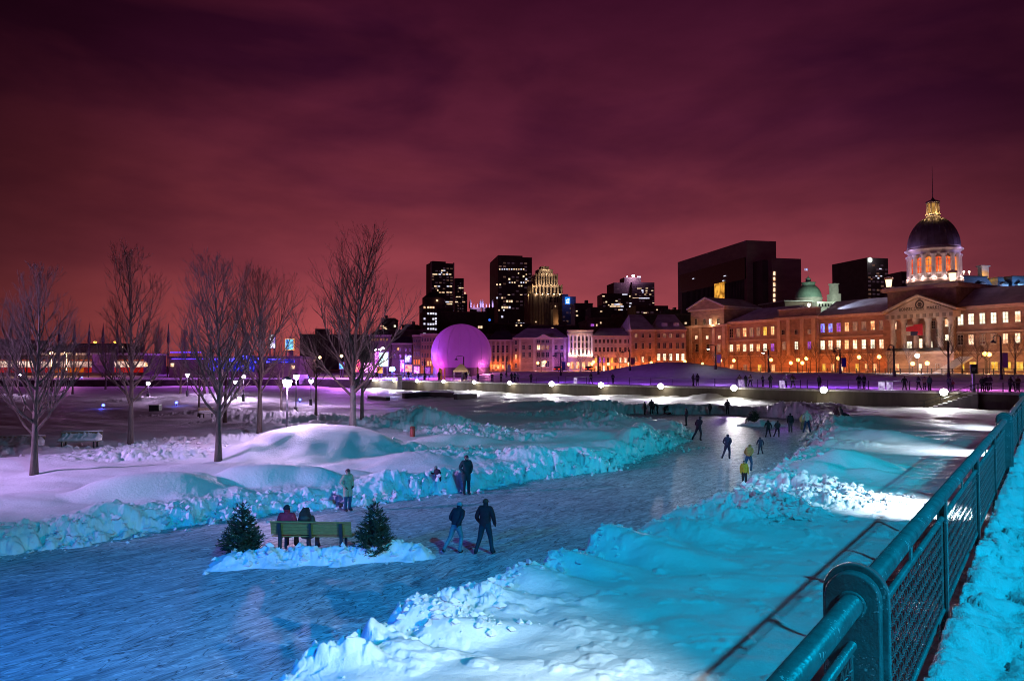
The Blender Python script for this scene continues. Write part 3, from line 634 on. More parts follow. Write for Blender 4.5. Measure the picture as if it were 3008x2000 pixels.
# ------------------------------------------------------------------ bare trees
M_bark = pm('bark', (.12, .09, .075), .9, .4, 5, .6, stretch=(3, 3, .5), detail=6)
M_twig = pm('twigs', (.14, .09, .075), .9, .25, 3)
M_bark_pale = pm('bark_pale', (.22, .19, .17), .9, .35, 5, .6, stretch=(3, 3, .5))
def bare_tree(name, base, height, spread, label, seed, group, trunk_r=None, low=.2, nl=26, sub=7, lean=0., detail=2, vase=.5, parent_mats=None, cat='tree'):
    rg = random.Random(seed); tr = trunk_r or height * .0125
    t = thing(name, label, cat, base, 0, group)
    bm_, tw_ = parent_mats or (M_bark, M_twig)
    lead = []; x = y = 0.; k = 12; dx = lean; dy = 0
    for i in range(k + 1):
        f = i / k; lead.append(Vector((x, y, height * .97 * f - (.3 if i == 0 else 0))))
        if f > low: dx += rg.uniform(-.05, .05); dy += rg.uniform(-.05, .05)
        x += dx * height / k * (.4 + f); y += dy * height / k
    cut = max(2, int(k * (low + .04)) + 1)
    rad = [tr * (1.25 if i == 0 else (1 - .92 * (i / k) ** .8)) for i in range(k + 1)]
    m = MB(); m.tube(lead[:cut + 1], rad[:cut + 1], 10); m.build('trunk', bm_, t, True)
    cr = MB(); cr.tube(lead[cut:], [max(.007, r) for r in rad[cut:]], 6)
    def at(f):
        q = f * k; i = min(k - 1, int(q)); return lead[i].lerp(lead[i + 1], q - i), max(.008, rad[i] + (rad[i + 1] - rad[i]) * (q - i))
    def twig(p, d, L, r, lev):
        ns = 5 if lev == 0 else (4 if lev == 1 else 3)
        pts = [p]; rs = [r]; dd = d.copy()
        for i in range(ns):
            bend = (.20 if lev == 0 else .12)
            dd = (dd + Vector((rg.uniform(-.2, .2), rg.uniform(-.2, .2), bend + rg.uniform(-.08, .1)))).normalized()
            p = p + dd * L / ns; pts.append(p); rs.append(max(.0045, r * (1 - .85 * (i + 1) / ns)))
        cr.tube(pts, rs, 5 if lev == 0 else (4 if lev == 1 else 3), False)
        if lev >= detail: return
        cnt = sub + 2 if lev == 0 else max(3, sub - 3)
        cnt = max(3, int(cnt * (.6 + .7 * L / spread))) if lev == 0 else cnt
        for j in range(cnt):
            f = rg.uniform(.22, .97); q = f * ns; i = min(ns - 1, int(q)); pp = pts[i].lerp(pts[i + 1], q - i)
            dl = (pts[i + 1] - pts[i]).normalized(); sd = dl.orthogonal().normalized(); sd.rotate(Matrix.Rotation(rg.uniform(0, 2 * PI), 3, dl))
            an = rg.uniform(.38, .75); nd = (dl * math.cos(an) + sd * math.sin(an)).normalized()
            twig(pp, nd, L * rg.uniform(.26, .48) * (1.2 - .5 * f), rs[i] * .55, lev + 1)
    ph = rg.uniform(0, 6)
    for j in range(nl):
        f = low + (1 - low) * ((j + rg.random() * .7) / nl) ** 1.05; f = min(f, .97)
        p, r = at(f); ph += 2.4 + rg.uniform(-.4, .4)
        L = spread * (2.2 - 1.35 * f) * rg.uniform(.72, 1.15)
        L = min(L, (height - p.z) * .98 + .1 * spread)
        ang = R(rg.uniform(34, 56)) * (1.15 - .45 * f) * (vase + .5)
        d = Vector((math.cos(ph) * math.sin(ang), math.sin(ph) * math.sin(ang), math.cos(ang)))
        twig(p, d, L, r * rg.uniform(.45, .7), 0)
    cr.build('crown', tw_, t)
    return t
def tree_px(px, py, ptop, sprpx, label, seed, z=None, **kw):
    p = ongrid(px, py) if z is None else G(px, py, z)
    hh = (H + 0) - p.z + ((1074 - ptop) / F) * p.y * 1.0
    hh = W(px, ptop, p.y).z - p.z
    return bare_tree('bare_tree', p, hh, sprpx * p.y / F, label, seed, 'bare trees in the snowy park', **kw)
T = [  # px, base py, top py, half spread px, trunk width px, seed, low, lateral count, label
    (100, 1392, 795, 150, 22, 11, .19, 38, 'leftmost large bare tree with thick dark trunk in front of the snowed benches'),
    (383, 1308, 738, 120, 17, 12, .2, 38, 'tall slender bare tree just right of the snow covered bench'),
    (641, 1345, 770, 155, 20, 13, .2, 40, 'wide bare tree rooted in the brightly lit snow left of the tall park lamp'),
    (762, 1279, 800, 140, 16, 14, .24, 36, 'bare tree standing between the wide tree and the tall park lamp'),
    (1036, 1276, 688, 138, 22, 15, .17, 44, 'largest pale barked bare tree rising behind the white snow mound'),
    (1063, 1246, 900, 85, 13, 16, .25, 16, 'dark trunk bare tree with a yellow band close behind the largest pale tree'),
    (661, 1244, 930, 80, 11, 17, .22, 15, 'dark bare tree behind the wide lit tree, farther from the rink'),
    (584, 1222, 960, 60, 7, 18, .2, 12, 'thin young bare tree left of the wide lit tree'),
    (928, 1226, 985, 95, 9, 19, .36, 18, 'low spreading bare tree with a yellow band right of the paired park lamps'),
    (826, 1211, 1010, 60, 8, 20, .22, 14, 'small white lit bare tree right behind the tall park lamp'),
    (530, 1158, 1060, 45, 8, 21, .2, 12, 'small lit bare tree among the distant park lamps'),
    (600, 1155, 1060, 60, 9, 22, .2, 12, 'small warm lit bare tree behind the wide tree'),
    (213, 1157, 1010, 55, 6, 23, .2, 12, 'thin distant bare tree near the dark quay, between the two left trees'),
    (152, 1150, 1030, 40, 6, 24, .2, 10, 'thin pale distant bare tree beside the far left park lamp'),
    (25, 1160, 880, 80, 7, 25, .25, 14, 'distant bare tree at the left edge of the view'),
    (310, 1145, 985, 60, 6, 26, .2, 12, 'thin distant bare tree below the dark billboard'),
]
for px, py, pt, sp_, twd, sd, low, nl, lb in T:
    p = ongrid(px, py); tree_px(px, py, pt, sp_, lb, sd, trunk_r=twd * p.y / F / 2, low=low, nl=nl, sub=7 if sp_ > 100 else 6, detail=2, parent_mats=(M_bark_pale, M_twig) if px in (1036, 826) else None)
# ------------------------------------------------------------------ park lamps
M_pole = pm('lamp_pole_grey', (.045, .045, .05), .45, .15, 6)

def park_lamp(px, py, plamp, label, power, first=[None]):
    b = ongrid(px, py) if px != 842 else G(px, py, 1.05); hh = W(px, plamp, b.y).z - b.z
    t = thing('park_lamp', label, 'lamp', b, 0, 'lit park lamps in the snow')
    m = MB(); m.tube([(0, 0, -.2), (0, 0, hh - .2)], .05, 8); m.build('pole', M_pole, t, True)
    m = MB(); m.box(-.16, .16, -.13, .13, -.2, .72); m.box(-.07, .07, -.145, -.131, .2, .6); m.build('base_box', M_pole, t)
    m = MB(); m.lathe([(.05, hh - .2), (.17, hh - .16), (.25, hh + .12), (.22, hh + .2), (.05, hh + .25)], 16); m.build('globe', em('lamp_globe', (.82, .56, 1.), power / 2.6, sample=True), t, True)
    m = MB(); m.lathe([(.24, hh + .2), (.27, hh + .25), (.1, hh + .36), (.02, hh + .4)], 16); m.build('cap', M_pole, t, True)
    m = MB(); m.lathe([(.06, hh - .3), (.09, hh - .22), (.05, hh - .2)], 12); m.build('collar', M_pole, t, True)
park_lamp(842, 1316, 1126, 'tall lit park lamp standing in the pit beside the white mound', 1500)
park_lamp(869, 1219, 1108, 'second lit park lamp close behind the tall one', 1300)
park_lamp(913, 1190, 1120, 'small lit park lamp right of the paired lamps beside the info panel', 900)
park_lamp(715, 1175, 1106, 'lit park lamp above the path, left of the tall lamp', 1600)
park_lamp(692, 1168, 1123, 'low lit park lamp near the bright path behind the wide tree', 900)
park_lamp(550, 1162, 1102, 'lit park lamp between the slender tree and the wide tree', 900)
park_lamp(617, 1158, 1105, 'lit park lamp half hidden behind the wide tree', 700)
park_lamp(435, 1171, 1126, 'low lit park lamp right of the slender tree', 500)
park_lamp(58, 1160, 1099, 'lit park lamp at the far left in front of the red lit pavilion', 400)
# blue ground markers
M_blue_l = em('blue_light', (.06, .10, 1.), 12.)
for px, py, lb, gp in [(303, 1200, 'blue marker light in the open snow right of the leftmost tree', 1), (518, 1192, 'blue marker light between the slender and the wide tree', 1), (881, 1182, 'blue marker light on a stub right of the paired lamps', 1), (242, 1103, 'blue marker light on the dark quay edge at the left', 0), (908, 1104, 'blue marker light on the quay edge by the info panel', 0)]:
    b = ongrid(px, py) if gp else quay_pt(px, .6)
    t = thing('marker_light', lb, 'light', b, 0, 'small blue marker lights')
    m = MB(); m.tube([(0, 0, -.2), (0, 0, .25)], .06, 8); m.build('stub', M_black, t)
    m = MB(); m.lathe([(.1, .25), (.13, .3), (.13, .42), (.08, .48), (.01, .5)], 12); m.build('lens', M_blue_l, t, True)
    lamp('marker_glow', 'POINT', b + Vector((0, -.4, .45)), 25, (.08, .1, 1.), .1)
# ------------------------------------------------------------------ benches
M_slat = pm('bench_slat', (.24, .22, .06), .6, .2, 7, stretch=(1, 6, 6))
M_slat_w = pm('bench_wood', (.33, .23, .13), .7, .25, 5)
def bench(label, base, rotz, L, mats, snow=None, group=None):
    slat, metal = mats
    t = thing('park_bench', label, 'bench', base, rotz, group)   # seat front towards -y
    m = MB()
    for i in range(6): m.box(-L / 2, L / 2, -.46 + i * .078, -.46 + i * .078 + .058, .42, .45)
    m.build('seat', slat, t)
    m = MB()
    for i in range(8):
        z = .50 + i * .047; y = .02 + (z - .5) * .22
        m.add([(sx * L / 2, y + dy, z + dz) for sx in (-1, 1) for dy, dz in ((0, 0), (.025, 0), (.033, .041), (.008, .041))], [(0, 1, 2, 3), (7, 6, 5, 4), (0, 4, 5, 1), (1, 5, 6, 2), (2, 6, 7, 3), (3, 7, 4, 0)])
    m.box(-L / 2, L / 2, .11, .17, .876, .91)
    m.build('backrest', slat, t)
    for x in (-L * .38, L * .38):
        m = MB(); m.prism([(.05, -.02), (.13, -.02), (.14, .42), (.225, .86), (.165, .86), (.07, .46), (.04, .415)], 'x', x - .045, x + .045)
        m.prism([(-.44, -.02), (-.37, -.02), (-.37, .38), (.05, .38), (.05, .416), (-.44, .416)], 'x', x - .035, x + .035)
        m.build('leg', metal, t)
    m = MB(); m.prism([(.075, .4), (.12, .4), (.215, .86), (.17, .86)], 'x', -.03, .03); m.build('middle_support', metal, t)
    if snow:
        m = MB()
        k = 30
        vs = []; fs = []
        for i in range(k + 1):
            x = -L / 2 + L * i / k; e = min(i, k - i); h_ = snow * min(1, .35 + e * .4) * (1 + .35 * math.sin(i * 1.9) * .4 + .2 * random.uniform(-1, 1))
            prof = [(-.46, .452), (-.44, .452 + h_ * .9), (-.25, .452 + h_ * 1.25), (-.05, .46 + h_ * 1.6), (.02, .5 + h_ * 2.1), (.05, .62 + h_ * 1.4), (.025, .452)]
            vs += [(x, a, b_) for a, b_ in prof]
        q = 7
        fs = [(i * q + j, i * q + (j + 1) % q, (i + 1) * q + (j + 1) % q, (i + 1) * q + j) for i in range(k) for j in range(q)] + [list(range(q))[::-1], list(range(k * q, k * q + q))]
        m.add(vs, fs); m.box(-L / 2 + .03, L / 2 - .03, .10, .18, .912, .97); m.build('snow_cover', M_snow, t, True)
    return t
M_dkmetal = pm('dark_metal', (.025, .035, .04), .5, .2, 6)
bp_ = G(915, 1624, .05)
BR = math.atan2(-.0, 1) + R(-3) - math.atan2(bp_.x, bp_.y) * .0
bench('yellow green slatted bench on the ice with a couple seated on it', Vector((bp_.x, bp_.y, .10)), R(180 - 7 + 4), 2.42, (M_slat, M_dkmetal))
BENCH = bpy.context.scene.objects['park_bench']
b1 = ongrid(238, 1312); b2 = ongrid(55, 1326); b3 = ongrid(607, 1226)
sb1 = bench('snow covered wooden bench between the leftmost and the slender tree', b1 - Vector((0, 0, .1)), R(9), 2.1, (M_slat_w, M_dkmetal), .16, 'snowed up park benches')
sb2 = bench('snow buried wooden bench behind the leftmost tree at the picture edge', b2 - Vector((0, 0, .12)), R(6), 2.5, (M_slat_w, M_dkmetal), .18, 'snowed up park benches')
sb3 = bench('small distant bench seen end on left of the wide tree', b3 - Vector((0, 0, .05)), R(62), 1.7, (M_slat_w, M_dkmetal), .05, 'snowed up park benches')
# ------------------------------------------------------------------ little spruces
def spruce_mat():
    return pm('spruce_needles', (.022, .05, .028), .8, .45, 3, col2=(.045, .085, .045))
M_needle = spruce_mat(); M_stem = pm('spruce_stem', (.06, .04, .025), .9, .3, 5)
def spruce(label, base, hh, rad, seed, dens=1., group='cut spruces set in the snow'):
    rg = random.Random(seed); t = thing('spruce_tree', label, 'tree', base, 0, group)
    m = MB(); m.tube([(0, 0, -.1), (.01, 0, hh * .5), (0, .01, hh * .8), (0, 0, hh)], [.04, .03, .014, .004], 6); m.build('trunk', M_stem, t)
    f = MB(); sn = MB()
    def spray(p, d, L):
        d = d.normalized(); s = d.orthogonal().normalized(); u = d.cross(s)
        nn = max(5, int(L * 42))
        f.tube([p, p + d * L], [.006, .002], 3, False)
        for i in range(nn):
            q = p + d * L * (i + .3) / nn; a = rg.uniform(0, 2 * PI); o_ = (s * math.cos(a) + u * math.sin(a)); ln = rg.uniform(.04, .07)
            e = q + d * ln * .8 + o_ * ln * .75; w = d.cross(o_).normalized() * .011
            f.add([q - w, q + w, e], [(0, 1, 2)])
    k = int(330 * dens)
    for j in range(k):
        fz = 1 - math.sqrt(rg.random()) * .98; z = hh * (.06 + .86 * fz); Lr = rad * (1 - fz) ** .62 * rg.uniform(.7, 1.12) + .04
        if fz < .12: Lr *= .85
        a = rg.uniform(0, 2 * PI); d = Vector((math.cos(a), math.sin(a), rg.uniform(.05, .55) + .35 * fz)); p = Vector((0, 0, z - Lr * .2)); d.normalize()
        spray(p, d, Lr)
        for q in range(max(3, int(Lr * 14))):
            g = rg.uniform(.25, .98); pp = p + d * Lr * g; sd = Vector((rg.uniform(-1, 1), rg.uniform(-1, 1), rg.uniform(-.25, .55)))
            spray(pp, (d + sd * .8), Lr * rg.uniform(.2, .42) * (1.2 - .6 * g) + .04)
        if rg.random() < .2:
            q = p + d * Lr * rg.uniform(.5, .9) + Vector((0, 0, .025)); r_ = rg.uniform(.02, .05)
            sn.lathe([(.001, r_ * .6), (r_ * .7, r_ * .45), (r_ * 1.3, 0), (r_ * .9, -r_ * .3)], 6, q)
    for j in range(4): a = rg.uniform(0, 6.3); spray(Vector((0, 0, hh * .8)), Vector((math.cos(a) * .25, math.sin(a) * .25, 1)), hh * .12)
    f.build('crown', M_needle, t); sn.build('snow_tufts', M_snow, t, True)['kind'] = 'stuff'
    return t
q = G(710, 1632, .05); spruce('small green spruce at the left end of the bench', q, W(710, 1462, q.y).z - q.z, .60, 3)
q = G(1098, 1632, .05); spruce('small green spruce at the right end of the bench with snow tufts', q, W(1098, 1455, q.y).z - q.z, .60, 5)
q = G(2216, 1240, .1); spruce('small dark spruce far out on the rink ice', q, W(2216, 1200, q.y).z - q.z + .1, .62, 8, .6)
# ------------------------------------------------------------------ park odds and ends
q = ongrid(1212, 1277); t = thing('fire_hydrant_post', 'short red post sticking out of the snow behind the mound', 'post', q)
M_red = pm('red_paint', (.30, .035, .02), .5, .3, 8)
m = MB(); m.lathe([(.16, -.3), (.16, .5), (.13, .55), (.01, .56)], 14); m.build('post_body', M_red, t, True)
m = MB(); m.lathe([(.165, .40), (.175, .42), (.175, .46), (.165, .48)], 14); m.build('band', pm('dull_red', (.12, .02, .02), .6, .2, 8), t, True)
q = ongrid(456, 1208); t = thing('utility_box', 'small dark utility box standing alone in the park snow', 'box', q)
m = MB(); m.box(-.5, .5, -.3, .3, -.2, .62); m.build('cabinet', M_dkmetal, t); m = MB(); m.box(-.53, .53, -.33, .33, .62, .72); m.build('snow_cap', M_snow, t)
# low block walls half under snow
def block_wall(pts, label, hh, z0):
    P = [ongrid(*p) for p in pts]; b0 = P[0]; t = thing('low_wall', label, 'wall', b0); m = MB(); s_ = MB()
    for a, b in zip(P[:-1], P[1:]):
        d = (b - a); d.z = 0; d.normalize(); nn = Vector((-d.y, d.x, 0)) * .3
        for mm, z0_, z1_, e in ((m, -.5, hh, 1), (s_, hh, hh + .14, 1.15)):
            v = [a - nn * e, b - nn * e, b + nn * e, a + nn * e]
            mm.add([(*w[:2], w.z + z0_) for w in v] + [(*w[:2], w.z + z1_) for w in v], [(3, 2, 1, 0), (4, 5, 6, 7), (0, 1, 5, 4), (1, 2, 6, 5), (2, 3, 7, 6), (3, 0, 4, 7)])
    m.build('blocks', M_quay_d, t, off=b0); s_.build('snow_cap', M_snow_far, t, off=b0)
block_wall([(1185, 1170), (1260, 1166), (1330, 1168)], 'dark low block wall with snow on top in the middle of the basin, longer left piece', .75, 0)
block_wall([(1338, 1173), (1396, 1171)], 'dark low block wall with snow on top, shorter right piece', .7, 0)
block_wall([(1085, 1172), (1140, 1176)], 'short dark block wall with rubble right of the largest tree', .45, 0)
# panels on the wall
M_panel = pm('white_panel', (.62, .60, .66), .6, .15, 6)
def panel_sign(px, label, w, h_, z, off, lines):
    b = quay_pt(px, off, z); t = thing('info_panel', label, 'sign', b, -math.atan2(b.x, b.y))
    m = MB(); m.box(-w / 2, w / 2, -.05, .05, 0, h_); m.build('board', M_panel, t)
    rg = random.Random(px); m = MB()
    for i in range(lines):
        z_ = h_ * (.88 - .75 * i / lines); m.box(-w * .38, w * rg.uniform(.0, .38), -.056, -.052, z_, z_ + h_ * .028)
    m.build('print', pm('print_grey', (.25, .22, .3), .7, .1, 5), t)
    m = MB(); m.box(-w / 2 - .05, -w / 2 - .002, -.07, .07, -.1, h_ + .05); m.box(w / 2 + .002, w / 2 + .05, -.07, .07, -.1, h_ + .05); m.build('frame', M_steel, t)
panel_sign(1175, 'tall white printed panel standing against the quay wall', .85, 2.7, .9, -1.2, 14)
panel_sign(892, 'pale square info panel at the left end of the quay', 1.9, 2.2, 1.4, -1.2, 8)
# ------------------------------------------------------------------ buildings
M_dark = pm('dark_facade', (.11, .075, .10), .6, .3, .12)
M_dark2 = pm('dark_brick', (.10, .065, .065), .85, .35, .4)
M_brown = pm('brown_stone', (.19, .125, .11), .85, .3, .4)
M_stone = pm('grey_stone', (.33, .215, .165), .85, .32, .5, .2, stretch=(1, 1, 2.2), detail=7)
M_stone_l = pm('pale_stone', (.50, .44, .38), .8, .22, .6, .15)
M_stone_w = pm('white_stone', (.62, .58, .56), .75, .18, .6)
M_trim = pm('stone_trim', (.50, .38, .31), .8, .18, .8)
M_roof = pm('snowy_roof', (.56, .52, .56), .8, .3, .35, col2=(.66, .64, .68))
M_roof_d = pm('dark_roof', (.055, .042, .046), .8, .35, .3)
M_tin = pm('dome_tin', (.20, .17, .22), .45, .3, .5, metal=.35)
M_copper = pm('green_copper', (.23, .34, .30), .6, .25, .4)
M_frame = pm('window_frame', (.42, .37, .33), .7, .2, 3)
M_glass_d = pm('dark_glass', (.018, .016, .022), .15, .3, .6)
W_warm = em('window_warm', (1., .50, .22), 1.9, .65, 1.4, col2=(.42, .12, .04))
W_pale = em('window_pale', (1., .74, .50), 2.1, .6, 1.5, col2=(.60, .26, .12))
W_white = em('window_white', (1., .90, .66), 2.0, .5, 1.2, col2=(.45, .42, .30))
W_dim = em('window_dim', (.50, .22, .13), .8, .5, 1.2, col2=(.14, .05, .04))
W_yel = em('window_yellow', (1., .62, .10), 1.3, .5, 1.4, col2=(.60, .26, .02))
W_blue = em('window_blue', (.25, .35, 1.), 1.8, .8, 2.5, col2=(.12, .02, .35))
W_purp = em('window_purple', (.55, .12, .75), 1.0, .6, 2., col2=(.18, .03, .3))
W_red = em('window_red', (1., .20, .04), 1.2, .5, .8, col2=(.62, .06, .02))
W_city = em('city_window', (1., .74, .46), 1.4, .7, .35, col2=(.5, .28, .16))
W_dusk = em('dusk_window', (.05, .026, .04), 1., .6, .3); W_dusk2 = em('dusk_window_warm', (.13, .065, .05), 1., .6, .3)
W_cityw = em('city_window_cool', (.85, .85, 1.), 1.3, .6, .35, col2=(.35, .35, .5))

def winmesh(name, fr, pane, arch=False, bars=(1, 2)):
    """unit window: x -.5..+.5, z 0..1, outward -y; returns (frame mesh, pane mesh)"""
    m = MB(); t = .06
    for x0, x1, z0, z1 in ((-.5, -.5 + t, 0, 1), (.5 - t, .5, 0, 1), (-.5 + t, .5 - t, 0, .05), (-.5 + t, .5 - t, .95, 1)): m.box(x0, x1, -.14, -.0, z0, z1)
    m.box(-.56, .56, -.22, 0, -.05, -.001)
    for i in range(bars[0]): x = -.5 + (i + 1) / (bars[0] + 1); m.box(x - .025, x + .025, -.06, -.03, .05, .95)
    for i in range(bars[1]): z = (i + 1) / (bars[1] + 1); m.box(-.5 + t, .5 - t, -.062, -.032, z - .012, z + .012)
    p = MB(); p.box(-.5 + t, .5 - t, -.028, -.004, .05, .95)
    return m.mesh('window', fr), p.mesh('pane', pane)
WIN = {}
def getwin(pane, fr=None):
    k = (pane.name, (fr or M_frame).name)
    if k not in WIN: WIN[k] = winmesh('window', fr or M_frame, pane)
    return WIN[k]
PLATE = {}
def plate(mat_):
    if mat_.name not in PLATE: m = MB(); m.box(-.5, .5, -.14 - .02 * len(PLATE), -.01, 0, 1); PLATE[mat_.name] = m.mesh('window', mat_)
    return PLATE[mat_.name]

class Bld:
    """building whose front starts at pixel column pxA (d metres ahead), turned phi degrees, ending at column pxB"""
    def __init__(s, name, label, pxA, d, phi, pxB, z0, group=None, cat='building'):
        A = W(pxA, 1074, d); s.phi = R(phi); s.z0 = z0; s.A = Vector((A.x, A.y, z0))
        s.u = Vector((math.cos(s.phi), math.sin(s.phi), 0)); s.v = Vector((-math.sin(s.phi), math.cos(s.phi), 0))
        r = W(pxB, 1074, 1.); den = s.u.x * r.y - s.u.y * r.x
        s.L = (r.x * A.y - r.y * A.x) / den
        s.root = thing(name, label, cat, s.A, s.phi, group)
    def hit(s, px, py, off=0.):                  # local (along, height) where the pixel meets the front (moved out by off)
        r = ray(px, py); o = Vector((0, 0, H)) - s.A + s.v * off
        k = -o.dot(s.v) / r.dot(s.v); p = o + r * k
        return p.dot(s.u), p.z
    def ux(s, px, off=0.): return s.hit(px, 1074, off)[0]
    def zy(s, py, px, off=0.): return s.hit(px, py, off)[1]
    def pos(s, u, z, off=0.): return s.A + s.u * u - s.v * off + Vector((0, 0, z))
    def box(s, part, x0, x1, y0, y1, z0, z1, mat_, parent=None):
        m = MB(); m.box(x0, x1, y0, y1, z0, z1); return m.build(part, mat_, parent or s.root)
    def win(s, u, z, w, h, pane, fr=None, y=0., simple=False, side=False):
        if simple:
            o = link('window', plate(pane), s.root)
        else:
            a, b = getwin(pane, fr); o = link('window', a, s.root); link('pane', b, o)
        o.location = (u, y, z); o.scale = (w, 1, h)
        if side: o.rotation_euler = (0, 0, -PI / 2)
        return o
    def winpx(s, px0, px1, py0, py1, pane, fr=None, simple=False, y=0.):
        e = .07 * (px1 - px0); u0, z1 = s.hit(px0 - e, py0, -y); u1, _ = s.hit(px1 + e, py0, -y); _, z0 = s.hit((px0 + px1) / 2, py1, -y)
        _, z1 = s.hit((px0 + px1) / 2, py0, -y)
        return s.win((u0 + u1) / 2, z0, max(.15, u1 - u0), max(.15, z1 - z0), pane, fr, y, simple)

# --- skyline ------------------------------------------------------------
rgc = random.Random(5)
def tower(name, label, pxA, pxB, py, d, phi, dep, mat_, rows=None, lit=None, group='towers of the skyline', px_ref=None):
    b = Bld(name, label, pxA, d, phi, pxB, 4., group)
    zt = b.zy(py, px_ref or pxA); b.zt = zt; b.dep = dep
    b.box('wall', 0, b.L, 0, dep, 0, zt, mat_)
    nf = max(4, int(b.L / 4.2)); cnt = 0
    for q in range(170):
        if cnt >= 55: break
        i = rgc.randrange(nf); f = rgc.randrange(2, 16); w_ = b.L / nf; z_ = zt - 3.6 * f
        if z_ < 18: continue
        b.win((i + .5) * w_, z_, w_ * .62, 1.5, W_dusk if rgc.random() < .7 else W_dusk2, simple=True); cnt += 1
    for it in (lit or []):
        px, y, w, h = it[:4]; m = it[4] if len(it) > 4 else (W_city if rgc.random() < .6 else W_cityw)
        b.winpx(px - w / 2, px + w / 2, y - h / 2, y + h / 2, m, simple=True)
    return b
def rows(spec, mats=(None,)):
    out = []
    for y, xs, w, h in spec: out += [(x, y, w, h) for x in xs]
    return out
# left tower with pale edges
lit = rows([(795, [1299, 1305], 5, 3), (801, [1297, 1314], 3, 3), (806, [1274, 1281, 1292, 1304, 1313, 1322], 6, 3), (841, [1279, 1289, 1316, 1324], 6, 3), (853, [1286], 3, 4), (859, [1293, 1302, 1315, 1324], 6, 3), (887, [1314, 1324], 9, 3.5), (893, [1316, 1324], 7, 3)])
b = tower('office_tower', 'tall dark office tower with pale vertical edges, leftmost of the skyline', 1265, 1331, 771, 900, 22, 22, M_dark, lit=lit)
for px in (1265, 1331.5):
    u = b.ux(px); b.box('pale_edge', u - .8, u + .8, -.9, -.02, 0, b.zt + 1., M_stone_w)
b.box('roof_plant', b.L * .1, b.L * .7, 4, 16, b.zt, b.zt + 2.5, M_dark)
lit = rows([(846, [1351, 1358], 6, 3), (872, [1343, 1350], 5, 2.5), (887, [1341, 1362], 7, 3), (861, [1366], 3, 5)])
b = tower('office_tower', 'slim dark tower with stepped right side next to the pale edged tower', 1336, 1362, 817, 940, 12, 20, M_dark, lit=lit[:0])
b.box('lower_block', b.L + .01, b.L + 4.6, .5, 18, 0, b.zy(864, 1362), M_dark)
for x, y, w, h in lit: b.winpx(x - w / 2, x + w / 2, y - h / 2, y + h / 2, W_city, simple=True)
# old hip roofed block
b = Bld('stone_block', 'brown stone office block with hip roofed upper storeys below the pale edged tower', 1240, 640, 14, 1330, 4., 'older blocks behind the street')
zt = b.zy(897, 1240); z2 = b.zy(872, 1255); b.box('wall', 0, b.L, 0, 22, 0, zt, M_brown); b.box('upper_wall', b.L * .08, b.L * .72, 1.5, 18, zt, z2, M_brown)
m = MB(); x0, x1, y0, y1 = b.L * .06, b.L * .74, 1., 18.5; zr = b.zy(855, 1290)
m.add([(x0, y0, z2), (x1, y0, z2), (x1, y1, z2), (x0, y1, z2), (x0 + 6, 9.5, zr), (x1 - 6, 9.5, zr)], [(0, 1, 5, 4), (1, 2, 5), (2, 3, 4, 5), (3, 0, 4), (3, 2, 1, 0)]); m.build('roof', M_roof_d, b.root)
b.box('cornice', -.4, b.L + .4, -.5, 22.4, zt, zt + .8, M_brown)
for x, y in [(1247, 903), (1258, 903), (1265, 903), (1273, 903), (1284, 883), (1258, 921), (1266, 921), (1273, 921), (1280, 922), (1247, 936), (1273, 937), (1280, 936), (1247, 951), (1258, 952), (1265, 952), (1273, 952), (1280, 951), (1280, 944), (1258, 966), (1266, 966), (1273, 966), (1280, 967)]:
    b.winpx(x - 2.3, x + 2.3, y - 2.6, y + 2.6, W_pale if y < 910 else W_cityw, simple=True)
for x in range(1242, 1330, 8):
    for y in (912, 928, 944, 960): b.winpx(x + 1.5, x + 4.5, y - 3, y + 3, M_glass_d, simple=True)
# church with twin pinnacled towers
def church():
    b = Bld('church', 'gothic church with two pinnacled towers lit violet behind the roofs', 1382, 560, 8, 1452, 4.)
    for c, (x0, x1) in enumerate(((1382, 1412), (1418, 1448))):
        u0, u1 = b.ux(x0), b.ux(x1); zt = b.zy(903, x0); b.box('tower', u0, u1, 0, u1 - u0, 0, zt, M_brown)
        for (uu, yy) in ((u0, 0), (u1, 0), (u0, u1 - u0), (u1, u1 - u0)):
            m = MB(); m.lathe([(.55, zt), (.55, zt + 2.2), (.75, zt + 2.3), (.05, zt + 6.2)], 6, (uu, yy, 0)); m.build('pinnacle', M_stone_w, b.root)
        for k in (1, 2):
            uu = u0 + (u1 - u0) * k / 3; m = MB(); m.lathe([(.3, zt), (.3, zt + 1.2), (.02, zt + 3.)], 5, (uu, 0, 0)); m.build('crenel', M_stone_w, b.root)
        q = b.pos((u0 + u1) / 2, zt + 1, 3.5); lamp('spire_light', 'POINT', q, 2600, (.55, .4, 1.), .3)
    b.box('nave', b.ux(1405), b.ux(1425), 3, 40, 0, b.zy(925, 1400), M_brown)
church()
b = Bld('round_clock_block', 'dark low block with a small blue round light, below the church towers', 1428, 480, 5, 1452, 4.)
b.box('wall', 0, b.L, 0, 14, 0, b.zy(905, 1428), M_dark2); b.box('parapet', -.2, b.L + .2, -.25, 14.2, b.zy(905, 1428), b.zy(903, 1428), M_dark2)
u, z = b.hit(1438, 940); m = MB(); m.lathe([(.001, -.1), (.7, -.1), (.75, 0)], 14); o = m.build('round_light', em('blue_disc', (.05, .2, 1.), 2.), b.root); o.rotation_euler = (R(90), 0, 0); o.location = (u, -.1, z)
